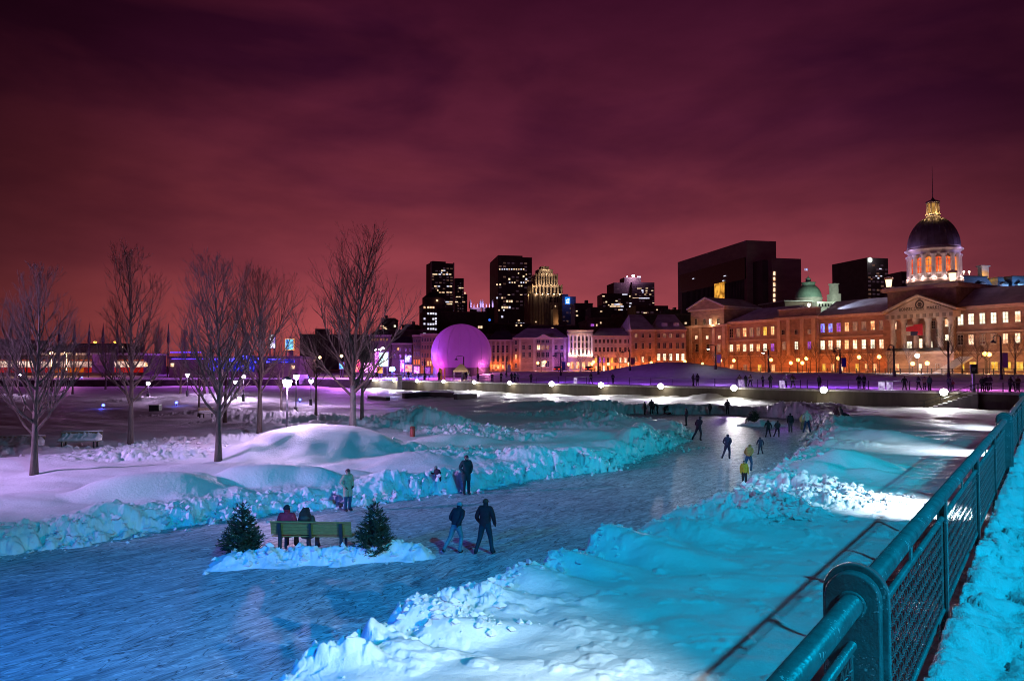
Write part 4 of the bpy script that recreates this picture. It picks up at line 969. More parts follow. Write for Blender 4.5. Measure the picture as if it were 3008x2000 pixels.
# dark slab
lit = rows([(791, [1468, 1475, 1482, 1489, 1496, 1503, 1510, 1517, 1524, 1531, 1538], 3.4, 3.2), (803, [1523], 3, 3), (806, [1546], 3, 3), (812, [1538], 4, 5), (820, [1496, 1546], 4.5, 5), (825, [1551], 3, 3), (830, [1497, 1505, 1512, 1531, 1538, 1545], 3.4, 3.6), (836, [1460, 1469], 4, 4), (840, [1525, 1532], 4, 3.4), (866, [1495, 1531], 6, 2), (875, [1460, 1475, 1546], 4, 4.5), (885, [1490, 1497, 1503], 4.4, 6), (903, [1476, 1483, 1490, 1497], 4.6, 6), (911, [1466, 1480], 3.4, 4), (930, [1475], 5, 6), (897, [1546], 4, 4), (905, [1544, 1550], 4, 3), (941, [1524], 5, 4), (950, [1517, 1524, 1531, 1538], 4, 4)])
b = tower('office_tower', 'broad black slab tower with rows of small lit windows in the middle of the skyline', 1463, 1563, 754, 760, 10, 60, M_dark, lit=lit)
b.box('roof_step', 0, b.L * .72, .3, 58, b.zt, b.zt + 1.6, M_dark)
u0 = b.L; 
# stepped art deco tower
def deco():
    b = Bld('art_deco_tower', 'stepped stone tower with glowing cream piers, right of the black slab', 1587, 700, 12, 1652, 4., 'towers of the skyline')
    M_d = pm('deco_stone', (.36, .29, .23), .8, .2, .3)
    Z = lambda y, x=1620: b.zy(y, x)
    U = lambda x: b.ux(x)
    tiers = [('body', 1560, 1652, 0, 28, 0, Z(866)), ('tier', 1566, 1652, 2, 26, Z(866), Z(838)), ('tier', 1578, 1640, 4, 24, Z(838), Z(806)), ('tier', 1589, 1628, 7, 21, Z(806), Z(792)), ('crown', 1599, 1618, 10, 18, Z(792), Z(782)), ('cap', 1602, 1616, 11, 17, Z(782), Z(778))]
    for nm, x0, x1, y0, y1, z0, z1 in tiers:
        u0, u1 = U(x0), U(x1); o = b.box(nm, u0, u1, y0, y1, z0, z1, M_d if nm != 'cap' else M_roof_d)
        if nm in ('body', 'tier', 'crown'):
            k = {'body': 11, 'tier': 8, 'crown': 4}[nm]; zb = z0 if nm != 'body' else Z(955)
            pr = MB()
            for i in range(k + 1):
                uu = u0 + (u1 - u0) * i / k; pr.box(uu - .7, uu + .7, y0 - .8, y0 - .02, zb, z1 + 1.0)
            for i in range(4):
                yy = y0 + (y1 - y0) * (i + .5) / 4; pr.box(u0 - .6, u0 - .01, yy - .6, yy + .6, zb, z1 + 1.0)
            pr.build('piers', M_d, b.root)
            if nm != 'body':
                for i in range(k):
                    uu = u0 + (u1 - u0) * (i + .5) / k
                    b.win(uu, z0 + (z1 - z0) * .12, (u1 - u0) / k * .5, (z1 - z0) * .7, M_glass_d, y=y0, simple=True)
    for x0, x1, y, e, off in ((1566, 1652, 866, 5200, 1.2), (1578, 1640, 838, 5200, 1.0), (1589, 1628, 806, 2600, -2.), (1597, 1620, 792, 1500, -5)):
        k = 5 if e > 3000 else 3
        for i in range(k):
            px = x0 + (x1 - x0) * (i + .5) / k; q = b.pos(U(px), Z(y) + .8, off); lamp('tier_uplight', 'POINT', q, e * .11, (1., .72, .46), .3)
    for i in range(3):
        q = b.pos(U(1560 if i == 0 else 1572), Z(868 if i == 0 else 845) + 1, 2 if i else -8); lamp('tier_uplight', 'POINT', q, 700, (1., .66, .34), .3)
    for x0, x1, y0, y1 in [(1622, 1626, 918, 940), (1630, 1634, 918, 940), (1638, 1642, 918, 940), (1646, 1650, 918, 940), (1615, 1620, 872, 888), (1628, 1632, 872, 888), (1636, 1640, 872, 888)]: b.winpx(x0, x1, y0, y1, M_glass_d, simple=True, y=-.8)
    b.winpx(1630, 1633, 898, 901, W_city, simple=True, y=-.8); b.winpx(1573, 1576, 944, 947, W_city, simple=True, y=-.8)
    b.box('annex', U(1618), U(1652), -9, -.9, 0, Z(910), M_d)
    lamp('annex_uplight', 'POINT', b.pos(U(1630), Z(948), 14), 900, (1., .5, .2), .4); lamp('annex_uplight', 'POINT', b.pos(U(1648), Z(948), 14), 600, (1., .5, .2), .4)
deco()
# block with blue sign
b = tower('sign_block', 'dark block carrying a bright blue sign with white emblem, right of the stepped tower', 1652, 1692, 871, 620, 6, 20, M_dark2, group=None, px_ref=1670)
b.box('parapet', 0, b.L * .45, .5, 14, b.zt, b.zt + 2, M_dark2)
u, z = b.hit(1667, 893); sw = 15 * 620 / F; sgn = b.box('sign', u - sw / 2, u + sw / 2, -.4, -.03, z - .1, z + sw * 1.35, em('sign_blue', (.02, .22, .95), 1.6, .3, .6, True))
m = MB(); q = sw
for x0, x1, z0, z1 in ((-.32, .32, .12, .42), (-.34, -.12, .62, .86), (.02, .34, .62, 1.05), (-.08, .02, .66, .76)): m.box(u + x0 * q, u + x1 * q, -.5, -.41, z + z0 * q, z + z1 * q)
m.build('emblem', em('sign_white', (.75, .95, 1.), 2.), sgn)
lamp('sign_glow', 'POINT', b.pos(u, z + 3, 7), 2500, (.1, .2, 1.), .5)
# cross shaped tower with beacon
lit = rows([(847, [1875, 1881, 1900], 6, 4), (853, [1887, 1899, 1916], 5, 4), (858, [1888, 1899], 4, 5), (866, [1868, 1895, 1910], 5, 4), (876, [1863, 1872, 1881, 1888, 1895, 1903], 8, 3), (891, [1852, 1919], 5, 3), (900, [1850], 4, 4), (870, [1850], 3, 4)])
b = tower('office_tower', 'large office tower with a beacon on its roof in the right middle of the skyline', 1858, 1924, 829, 950, 8, 45, M_brown, lit=lit)
pe = b.box('left_wing', b.ux(1808), -.01, 6, 40, 0, b.zy(829, 1830), M_brown); b.box('penthouse', b.ux(1841), b.ux(1890), 8, 30, b.zt, b.zy(813, 1865), M_brown)
m = MB()
for y in range(838, 900, 5): u0, z = b.hit(1859, y); m.box(.1, b.L - .1, -.2, -.02, z, z + 1.1)
m.build('floor_bands', M_dark2, b.root)
bl = MB(); u, z = b.hit(1863, 812); bl.lathe([(.001, -1.4), (1.4, -.9), (1.9, 0.3), (1.3, 1.4), (.001, 1.8)], 14, (u, 4, b.zy(813, 1865) + 1.5)); bl.build('beacon', em('beacon', (.92, .75, 1.), 30.), b.root, True)
for px in (1848, 1880, 1886): u, z = b.hit(px, 811); m = MB(); m.lathe([(.3, -1), (.8, 0), (.5, .7), (.01, .9)], 8, (u, 8.5, b.zy(813, 1865) + 1.)); m.build('roof_light', em('roof_light', (.9, .7, 1.), 6.), b.root)
lamp('beacon_light', 'POINT', b.pos(b.ux(1863), b.zt + 8, 5), 14000, (.75, .45, 1.), 1.)
lit = rows([(870, [1773], 6, 3, ), (865, [1832, 1839], 7, 3), (884, [1811], 5, 3), (887, [1781], 4, 4), (894, [1800, 1808, 1816, 1824], 7, 3.5), (900, [1796, 1806, 1816, 1827], 8, 3.4), (910, [1819, 1826], 6, 3), (896, [1788], 3, 3)])
tower('office_tower', 'low dark glass tower with bands of lit floors left of the beacon tower', 1770, 1849, 862, 800, 4, 30, M_dark, lit=lit)
lit = rows([(919, [1893, 1897], 5, 3), (910, [1930], 4, 3)])
b = tower('office_block', 'wide low pale block right below the beacon tower', 1868, 1964, 897, 700, 6, 30, M_brown, lit=lit, group='older blocks behind the street')
m = MB()
for px in range(1872, 1962, 6):
    for y in (903, 909, 915): u0, z = b.hit(px, y); u1, _ = b.hit(px + 3, y); m.box(u0, u1, -.15, -.02, z - 1., z)
m.build('blind_windows', M_dark, b.root)
# big courthouse
def courthouse():
    b = Bld('courthouse_tower', 'huge dark courthouse block with sloping top outline behind the left market pavilion', 2197, 420, 12, 2284, 4., 'towers of the skyline')
    zt = b.zy(706, 2197); dep = 92
    b.box('wall', 0, b.L, 0, dep, 0, zt, M_ch); b.zt = zt
    # dark glazed long side on the left
    m = MB(); 
    m.box(-.6, -.02, 1.2, dep - 4, zt - 22, zt - 9.5)
    m.build('dark_band', M_glass_d, b.root)
    m = MB()
    for i in range(46): yy = 3 + i * (dep - 10) / 46; m.box(-.9, -.05, yy, yy + .5, 4, zt - 22.1)
    m.build('fins', M_dark, b.root)
    b2x = b.ux(2357, 14); u0 = b.ux(2271, 14)
    b.box('lower_wing', u0, b2x, -14, -.02, 0, b.zy(758, 2275, 14), M_ch)
    b.box('slot', u0 - 3.5, u0 - .02, -10, -.02, 0, b.zy(756, 2271, 14) - 1, M_dark)
    for i, y in enumerate(range(802, 905, 16)): u, z = b.hit(2272.5, y, 14.1); o = b.win(u + .4, z - 1.2, 1.1, 1.9, W_pale, y=-14.02, simple=True)
    # orange lit stair on the long side
    s = 1; p = W(2118, 853, 1.); r = p - Vector((0, 0, H)); A_ = b.A; kk = ((A_.x) * b.u.x + (A_.y) * b.u.y) / (ray(2118, 853).dot(b.u))
    q = Vector((0, 0, H)) + ray(2118, 853) * kk - b.A; yv = q.dot(b.v)
    o = b.box('lit_stair', -1.3, -.95, yv - 6., yv + 6., q.z - 5.5, q.z + 4.5, em('stair_glow', (1., .45, .06), 1.1, .8, .35, col2=(.25, .09, .01)))
    for px, y in ((2040, 820), (2129, 826), (2133, 812)):
        kk = (A_.x * b.u.x + A_.y * b.u.y) / ray(px, y).dot(b.u); q = Vector((0, 0, H)) + ray(px, y) * kk - b.A; yy = q.dot(b.v)
        if 0 < yy < dep: b.win(-.9, q.z, 2.2, .5, W_cityw, simple=True, y=yy, side=True)
M_ch = pm('courthouse_concrete', (.40, .29, .27), .8, .2, .12, stretch=(1, 1, 3), detail=7)
courthouse()
# green copper domed courthouse
def old_dome():
    b = Bld('domed_courthouse', 'old white courthouse with a green copper dome and a chimney behind the market roof', 2320, 330, 10, 2505, 4.)
    z1 = b.zy(886, 2440); u0, u1 = b.ux(2403), b.ux(2500)
    b.box('attic', u0, u1, 0, 24, 0, z1, M_stone_w); b.box('left_wing', b.ux(2322), u0 - .02, 4, 26, 0, b.zy(883, 2330), M_brown)
    b.box('wing_cornice', b.ux(2318), u0 - .02, 3.4, 27, b.zy(883, 2330) + .01, b.zy(880, 2330), M_roof)
    cx = b.ux(2422); r = 38 * 335 / F; zd = b.zy(872, 2422)
    m = MB(); m.lathe([(r * 1.02, z1), (r * 1.02, zd), (r * 1.08, zd + .1), (r * 1.08, zd + .5), (r, zd + .5)], 32, (cx, 12, 0)); m.build('drum', M_stone_w, b.root, True)
    hh = b.zy(828, 2422) - zd; m = MB(); m.lathe([(r * math.cos(a), zd + .5 + hh * math.sin(a)) for a in np.linspace(0, 1.2, 14)], 32, (cx, 12, 0)); m.build('dome', M_copper, b.root, True)
    zt = zd + .5 + hh * math.sin(1.2); rr = r * .5; m = MB(); m.lathe([(rr, zt - .6), (rr, zt + .5), (rr * 1.1, zt + .6), (rr * 1.1, zt + 1.), (rr * .4, zt + 1.), (rr * .38, zt + 2.4), (rr * .5, zt + 2.5), (rr * .1, zt + 3.4), (.02, zt + 4.6)], 20, (cx, 12, 0)); m.build('lantern', M_copper, b.root, True)
    u = b.ux(2478); b.box('chimney', u - 1.4, u + 1.4, 5, 8, z1, b.zy(832, 2478), M_stone_w); b.box('chimney_cap', u - 1.7, u + 1.7, 4.7, 8.3, b.zy(832, 2478) + .01, b.zy(829, 2478), M_stone_w); b.box('chimney_base', u - 1.9, u + 2.2, 4.4, 9, z1, b.zy(860, 2478), M_stone_w)
    m = MB(); m.tube([(cx, 12, zt + 4), (cx, 12, b.zy(776, 2419))], .06, 5); m.build('flagpole', M_steel, b.root)
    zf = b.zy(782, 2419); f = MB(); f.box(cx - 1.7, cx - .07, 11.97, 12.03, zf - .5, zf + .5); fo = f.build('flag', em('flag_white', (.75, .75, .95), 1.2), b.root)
    c = MB()
    for x0, x1, a, e in ((-1.65, -1.0, -.42, -.1), (-1.65, -1.0, .1, .42), (-.75, -.1, -.42, -.1), (-.75, -.1, .1, .42)): c.box(cx + x0, cx + x1, 11.93, 11.969, zf + a, zf + e)
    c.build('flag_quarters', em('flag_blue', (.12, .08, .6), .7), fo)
    for px, y, e in ((2380, 878, 2600), (2400, 880, 1800), (2455, 880, 900)): lamp('dome_light', 'POINT', b.pos(b.ux(px), b.zy(y, px) + 1.5, 5 if px < 2390 else 3), e, (.75, 1., .75), .5)
    for i in range(10): b.win(u0 + (u1 - u0) * (i + .7) / 11, z1 - 2.2, .7, 1.2, M_glass_d, simple=True)
old_dome()
# tower with hexagon logo
lit = rows([(786, [2528], 5, 4), (790, [2586], 6, 3), (811, [2525, 2536, 2574, 2583, 2588, 2601, 2607], 4.5, 3), (817, [2505, 2515, 2580], 4, 4), (820, [2530, 2545, 2560, 2600, 2605], 4, 3), (822, [2508, 2529], 3, 4)])
b = tower('office_tower', 'dark tower with a glowing white hexagon sign at its top, left of the market dome', 2552, 2614, 757, 640, 14, 46, M_dark, lit=[])
for x, y, w, h in lit:
    if x > 2553: b.winpx(x - w / 2, x + w / 2, y - h / 2, y + h / 2, W_dim if rgc.random() < .6 else W_cityw, simple=True)
u, z = b.hit(2554, 764); m = MB(); r_ = 7.6 * 640 / F; m.prism([(r_ * math.cos(a + PI / 6), r_ * math.sin(a + PI / 6)) for a in np.arange(6) * PI / 3], 'y', -.5, -.1); o = m.build('hexagon_sign', em('sign_hex', (.85, 1., .85), 3.), b.root); o.location = (u, -.45, z)
lamp('hex_glow', 'POINT', b.pos(u, z, 7), 900, (.9, 1., .9), .5)
b = tower('office_tower', 'narrow dark block half hidden behind the left of the market dome', 2653, 2690, 800, 500, 5, 20, M_dark); b.box('parapet', -.2, b.L + .2, -.2, 20.2, b.zt, b.zt + .5, M_dark2)
# city hall mansards, right
def cityhall():
    M_sl = pm('slate_roof', (.16, .19, .24), .7, .3, .6, stretch=(.3, 1, 5))
    b = Bld('mansard_hall', 'mansard roofed hall with blue lit slates and a tall chimney behind the right market wing', 2828, 260, 8, 3060, 4.)
    b.box('wall', 0, b.L, 0, 18, 0, b.zy(851, 2850), M_brown)
    def mans(x0, x1, yt, mat_):
        u0, u1 = b.ux(x0), b.ux(x1); z0 = b.zy(851, 2850) + .01; z1 = b.zy(yt, (x0 + x1) / 2); i = 1.8
        m = MB(); m.add([(u0, -.3, z0), (u1, -.3, z0), (u1, 14, z0), (u0, 14, z0), (u0 + i, 1.6, z1), (u1 - i, 1.6, z1), (u1 - i, 12, z1), (u0 + i, 12, z1)], [(3, 2, 1, 0), (4, 5, 6, 7), (0, 1, 5, 4), (1, 2, 6, 5), (2, 3, 7, 6), (3, 0, 4, 7)]); m.build('mansard', mat_, b.root)
        m = MB(); m.box(u0 + i - .2, u1 - i + .2, 1.3, 12.2, z1 + .01, z1 + .35); m.build('roof_curb', M_roof_d, b.root)
    mans(2832, 2928, 812, M_sl); mans(2934, 2976, 815, M_sl); mans(2977, 3056, 812, M_sl)
    u = b.ux(2939); b.box('chimney', u - 1.4, u + 1.4, 6, 8, b.zy(851, 2939), b.zy(777, 2939), M_stone_w); b.box('chimney_cap', u - 1.9, u + 1.9, 5.7, 8.3, b.zy(777, 2939) + .01, b.zy(773, 2939), M_stone_w)
    for px in (2889, 2954, 3000):
        u = b.ux(px); z0 = b.zy(849, px); b.box('dormer', u - 1.2, u + 1.2, -.6, 1.5, z0, z0 + 1.7, M_stone_w); m = MB(); m.prism([(u - 1.5, z0 + 1.71), (u + 1.5, z0 + 1.71), (u, z0 + 2.7)], 'y', -.8, 1.4); m.build('dormer_roof', M_roof_d, b.root)
    for px, y in ((2845, 800), (2868, 796), (2884, 796)):
        u = b.ux(px); m = MB(); m.lathe([(.05, -.8), (.05, 0), (.32, .05), (.35, .5), (.05, .7)], 8, (u, 5, b.zy(y, px))); m.build('roof_light', em('roof_lamp', (1., .75, .55), 5.), b.root)
    lamp('slate_light', 'POINT', b.pos(b.ux(2900), b.zy(842, 2900), 6), 1700, (.35, .5, 1.), .4); lamp('slate_light', 'POINT', b.pos(b.ux(2990), b.zy(842, 2990), 5), 2600, (.2, .5, 1.), .4)
    lamp('chimney_light', 'POINT', b.pos(b.ux(2930), b.zy(806, 2930), -4), 350, (1., .45, .05), .3)
cityhall()
# --- dark roofs and blocks between street and skyline --------------------
def midblock(label, x0, x1, top, d, dep=22, phi=3, mat_=None, lit=(), snow=True, name='rooftop_block'):
    b = Bld(name, label, x0, d, phi, x1, 3.8, 'older blocks behind the street'); zt = b.zy(top, x0)
    b.box('wall', 0, b.L, 0, dep, 0, zt, mat_ or M_dark2); b.box('parapet', -.3, b.L + .3, -.3, dep + .3, zt + .005, zt + .6, M_roof_d if not snow else M_brown)
    u = b.L * rgc.uniform(.15, .7); b.box('roof_hut', u, u + b.L * .16, 4, 9, zt + .61, zt + rgc.uniform(2, 3.2), mat_ or M_dark2)
    for it in lit:
        x, y, w, h = it[:4]; b.winpx(x - w / 2, x + w / 2, y - h / 2, y + h / 2, it[4] if len(it) > 4 else W_city, simple=True)
    return b
midblock('dark wide block right of the hip roofed stone block, above the dome', 1296, 1428, 918, 430, lit=[(1407, 961, 5, 7), (1414, 961, 5, 7)])
midblock('dark brick block with arched top storey left above the dome', 1284, 1330, 905, 470, lit=[])
midblock('low dark block with a row of lit windows under the black slab tower', 1436, 1560, 952, 380, lit=[(1517, 951 + 5, 4, 4), (1531, 956, 4, 4)])
midblock('dark roofs between the stepped tower and the colonnade', 1560, 1690, 958, 340, lit=[(1713 - 90, 958 + 8, 5, 7)])
midblock('dark block right of the blue sign block with two lit windows', 1690, 1742, 893, 500, lit=[(1694, 914, 4, 3), (1695, 927, 5, 3)], mat_=M_dark)
midblock('dark block with low parapet left of the low glass tower', 1736, 1796, 905, 470, lit=[(1766, 915, 5, 3)])
midblock('brown row of flat roofs below the low glass tower', 1742, 1920, 936, 360, lit=[(1713 + 52, 948, 3, 5), (1753, 955, 3, 6)], mat_=M_brown)
midblock('small violet lit roof block with a square window above the orange building', 1722, 1748, 944, 320, lit=[(1740, 955, 8, 6, W_purp)], mat_=M_brown)
midblock('dark roofs left of the courthouse with one lit window', 1910, 2030, 925, 350, lit=[(2014, 949, 5, 5)])
midblock('dark lantern roofed block just left of the courthouse', 1966, 2000, 912, 480, mat_=M_dark)
midblock('small dark block with lit top floors behind the largest bare tree', 1120, 1157, 937, 420, lit=[(1123, 958, 9, 3), (1130, 963, 9, 4), (1160, 958, 5, 6, W_white), (1134, 967, 6, 3)], mat_=M_dark2)
midblock('low dark roof blocks left of the hip roofed stone block', 1180, 1226, 957, 400, lit=[])
midblock('wide dark low blocks behind the left spruce lined quay', 880, 1110, 985, 330, lit=[(1067, 984, 4, 4), (1107, 979, 7, 3, W_cityw)], mat_=M_dark2)
midblock('long dark roofed block over the purple lit row', 1105, 1258, 972, 300, lit=[(1201, 992, 6, 6, W_pale), (1247, 980, 7, 3, W_cityw)], mat_=M_dark2)
midblock('dark flat roofs right above the dome', 1420, 1530, 985, 300, lit=[])
# --- the street row -------------------------------------------------------
def street(label, x0, x1, top, d, phi, mat_, dep=16, base=3.9, roof=None, snow=True, name='row_house'):
    b = Bld(name, label, x0, d, phi, x1, base, 'buildings of the street row'); zt = b.zy(top, (x0 + x1) / 2); b.zt = zt
    b.box('wall', 0, b.L, 0, dep, -1, zt, mat_)
    b.box('cornice', -.25, b.L + .25, -.45, dep + .1, zt + .003, zt + .45, M_trim)
    if roof:
        m = MB(); zr = zt + .455 + roof; i = min(b.L * .22, 5)
        m.add([(-.2, -.3, zt + .455), (b.L + .2, -.3, zt + .455), (b.L + .2, dep, zt + .455), (-.2, dep, zt + .455), (i, dep * .5, zr), (b.L - i, dep * .5, zr)], [(0, 1, 5, 4), (1, 2, 5), (2, 3, 4, 5), (3, 0, 4), (3, 2, 1, 0)])
        m.build('roof', M_roof if snow else M_roof_d, b.root)
    return b
def wgrid(b, xs, ys, w, pane, fr=None, lit={}, simple=False):
    for j, (y0, y1) in enumerate(ys):
        for i, x in enumerate(xs):
            p = lit.get((j, i), lit.get(j, pane)); b.winpx(x - w / 2, x + w / 2, y0, y1, p, fr, simple)
def uplight(b, px, py, e, col=(1., .42, .10), off=1.6): lamp('wall_uplight', 'POINT', b.pos(b.ux(px), b.zy(py, px), off), e * .52, col, .15)
OR = (1., .20, .03)
b = street('dim violet brick row with small top windows behind the stage, left', 1085, 1148, 988, 235, 4, M_brown, roof=2., snow=False)
wgrid(b, [1092, 1101, 1110, 1119, 1128, 1137], [(994, 1001)], 4.5, W_dim, simple=True); uplight(b, 1110, 1040, 900, (.5, .2, 1.), 4)
b = street('dark violet lit building with plain front behind the screens', 1150, 1210, 1012, 232, 2, M_brown, roof=2.5, snow=False)
wgrid(b, [1160, 1176, 1192, 1204], [(1022, 1032), (1040, 1052)], 6, M_glass_d); uplight(b, 1165, 1070, 1500, (.35, .15, 1.), 5); b.winpx(1168, 1172, 1022, 1028, W_warm, simple=True)
b = street('narrow four storey stone row with red lit ground floor, left of the dome', 1212, 1236, 988, 226, 4, M_brown)
wgrid(b, [1217, 1224, 1231], [(996, 1006), (1014, 1026), (1033, 1047), (1056, 1070)], 4, M_glass_d, lit={3: W_red}); uplight(b, 1220, 1088, 500, (1., .3, .2), 3); uplight(b, 1214, 1060, 380, (.8, .3, .6), 3)
b = street('four storey stone row house with warm lit base directly left of the dome', 1236, 1285, 984, 224, 4, M_stone)
wgrid(b, [1241, 1249, 1257, 1265, 1275], [(992, 1004), (1014, 1026), (1036, 1050), (1060, 1074)], 4, M_glass_d, lit={(3, 2): W_warm, (3, 3): W_warm, (2, 4): W_warm}); uplight(b, 1262, 1085, 700, OR, 3); uplight(b, 1282, 1060, 300, OR, 2)
b = street('orange lit building with tall pilasters just right of the dome', 1436, 1508, 1002, 222, -2, M_stone, roof=3., snow=False)
wgrid(b, [1450, 1463, 1478, 1490], [(1014, 1036), (1044, 1062), (1070, 1084)], 6, M_glass_d, lit={2: W_warm})
for px in (1443, 1456, 1470, 1484, 1500): u = b.ux(px); b.box('pilaster', u - .3, u + .3, -.35, -.02, -.8, b.zt - .02, M_trim)
for px in (1445, 1458, 1471, 1502): uplight(b, px, 1074, 260, OR, 1.3)
b = street('grey pedimented building, violet lit at its right end', 1508, 1668, 996, 220, -3, M_stone, roof=3.2)
u0, u1 = b.ux(1578), b.ux(1618); m = MB(); m.prism([(u0, b.zt + .46), (u1, b.zt + .46), ((u0 + u1) / 2, b.zy(985, 1598) + .4)], 'y', -.6, 4); m.build('pediment', M_trim, b.root)
wgrid(b, [1516], [(1000, 1012), (1022, 1034), (1040, 1056), (1066, 1080)], 6, M_glass_d, lit={2: W_warm})
wgrid(b, [1582, 1595, 1608], [(998, 1008), (1013, 1028), (1034, 1050), (1060, 1078)], 9, M_glass_d, lit={(1, 0): W_pale, (1, 1): W_dim, (1, 2): W_dim, (3, 1): W_white})
wgrid(b, [1538, 1556, 1634, 1650], [(1013, 1028), (1034, 1050)], 7, M_glass_d)
for px in (1528, 1570, 1625, 1660): u = b.ux(px); b.box('pilaster', u - .35, u + .35, -.3, -.02, -.8, b.zt - .02, M_trim)
uplight(b, 1516, 1060, 420, OR, 1.5); uplight(b, 1648, 1062, 1300, (.24, .08, 1.), 3.5); uplight(b, 1655, 1025, 500, (.24, .08, 1.), 3.); uplight(b, 1570, 1075, 900, (.9, .4, .5), 6); uplight(b, 1600, 1080, 500, OR, 4)
b = street('white lit colonnade building with tall glowing half columns', 1669, 1741, 974, 218, -3, M_stone_l)
for px in (1673, 1684, 1695, 1707, 1718, 1730, 1739): 
    u = b.ux(px); z0 = b.zy(1045, px); z1 = b.zy(984, px); m = MB(); m.lathe([(.5, z0), (.36, z0 + .4), (.33, z1 - .7), (.55, z1)], 10, (u, -.12, 0)); m.build('half_column', M_stone_w, b.root, True)
    uplight(b, px, 1042, 300, (1., .66, .50), 1.0)
b.box('belt_course', -.1, b.L + .1, -.7, -.02, b.zy(1049, 1700), b.zy(1046, 1700), M_trim); b.box('frieze', -.15, b.L + .15, -.6, -.02, b.zy(984, 1700), b.zy(979, 1700), M_trim)
wgrid(b, [1679, 1690, 1701, 1713, 1724, 1735], [(988, 1002), (1006, 1022), (1026, 1042)], 6, M_glass_d); wgrid(b, [1680, 1697, 1714, 1731], [(1062, 1084)], 8, W_warm)
uplight(b, 1705, 980, 500, (1., .66, .5), 3); uplight(b, 1690, 1080, 420, OR, 4)
b = street('four storey building glowing orange from lamps at its foot', 1741, 1855, 990, 216, -4, M_stone_l, roof=2.6)
xs = [1750, 1762, 1774, 1786, 1797, 1808, 1822, 1837, 1848]
wgrid(b, xs, [(997, 1008), (1020, 1034), (1050, 1066), (1074, 1090)], 6, M_glass_d, lit={(2, 0): W_yel, (2, 1): W_purp, (2, 2): W_purp, (2, 4): W_yel, (2, 6): W_white, (2, 7): W_white, (3, 0): W_warm, (3, 2): W_white, (3, 4): W_yel, (3, 6): W_warm, (3, 7): W_warm, (3, 8): W_warm})
for px in (1745, 1768, 1791, 1815, 1842): uplight(b, px, 1078, 640, OR, 2.6)
b = street('corner stone building with snowy hip roof, orange lit on its left front', 1855, 1924, 972, 212, 2, M_stone, dep=22, roof=5.)
wgrid(b, [1868, 1888, 1909], [(980, 992), (1007, 1025), (1047, 1064), (1072, 1088)], 7, M_glass_d, lit={(0, 0): W_dim, (2, 1): W_pale, (2, 0): W_dim, 3: W_warm})
for px in (1862, 1885, 1912, 1921): uplight(b, px, 1070, 620, OR, 2.4)
b2 = street('stone front with five lit tall windows right of the corner, under the same snowy roof', 1924, 2016, 972, 213, -6, M_stone, dep=22, roof=5.)
wgrid(b2, [1935, 1952, 1970, 1990, 2006], [(980, 992), (1006, 1024), (1038, 1060)], 8, M_glass_d, lit={(0, 1): W_dim, (0, 2): W_dim, (0, 4): W_dim, 2: W_white}); 
for px in (1940, 1975, 2005): uplight(b2, px, 1078, 420, OR, 4)
for px in (1955, 1990): u = b2.ux(px); b2.box('dormer', u - .8, u + .8, 2, 4, b2.zt + .6, b2.zt + 2.4, M_stone_w)
# ------------------------------------------------------------------ the domed market
MK = Bld('market_hall', 'long stone market hall with a tall dome, pediment and snowy roofs, windows glowing', 2015, 225, -58.7, 3150, 4.1)
k_ = MK
def mk_part(part, x0, x1, ytop, y0, y1, z0=-1.5, mat_=None, off=0.):
    u0, u1 = k_.ux(x0, off), k_.ux(x1, off); z1 = ytop; return k_.box(part, u0, u1, y0, y1, z0, z1, mat_ or M_stone)
zc = k_.zy(952, 2150)                              # cornice height of the wings, above the street
zA = lambda y, x, off=0.: k_.zy(y, x, off)
uL0, uL1, uM0, uM1, uR0, uP0, uP1, uE = [k_.ux(x) for x in (2015, 2138, 2284, 2403, 2405, 2600, 2806, 3150)]
# wings
k_.box('left_wing', uL1 + .02, uM0 - .02, .8, 16, -1.5, zc, M_stone); k_.box('middle_wing', uM1 + .02, uP0 - .02, .8, 16, -1.5, zc, M_stone); k_.box('right_wing', uP1 + .02, uE, .8, 16, -1.5, zc, M_stone)
def wing_roof(u0, u1, zr, hip0=0., hip1=0.):
    m = MB(); m.add([(u0, .2, zc + .71), (u1, .2, zc + .71), (u1, 16.6, zc + .71), (u0, 16.6, zc + .71), (u0 + hip0, 8.4, zr), (u1 - hip1, 8.4, zr)], [(0, 1, 5, 4), (1, 2, 5), (2, 3, 4, 5), (3, 0, 4), (3, 2, 1, 0)]); m.build('roof', M_roof, k_.root)
wing_roof(uL1 + .05, uM0 + 2., zc + 4.6, 4, 0); wing_roof(uM1 - .5, uP0 - .1, zc + 4.8); wing_roof(uP1 + .1, uE, zc + 5.0)
for a, b in ((uL1 + .02, uM0 - .02), (uM1 + .02, uP0 - .02), (uP1 + .02, uE)):
    k_.box('cornice', a, b, -.1, 16.5, zc + .003, zc + .7, M_trim); k_.box('belt_course', a, b, .45, .79, zc * .63, zc * .63 + .35, M_trim); k_.box('belt_course', a, b, .45, .79, zc * .31, zc * .31 + .3, M_trim)
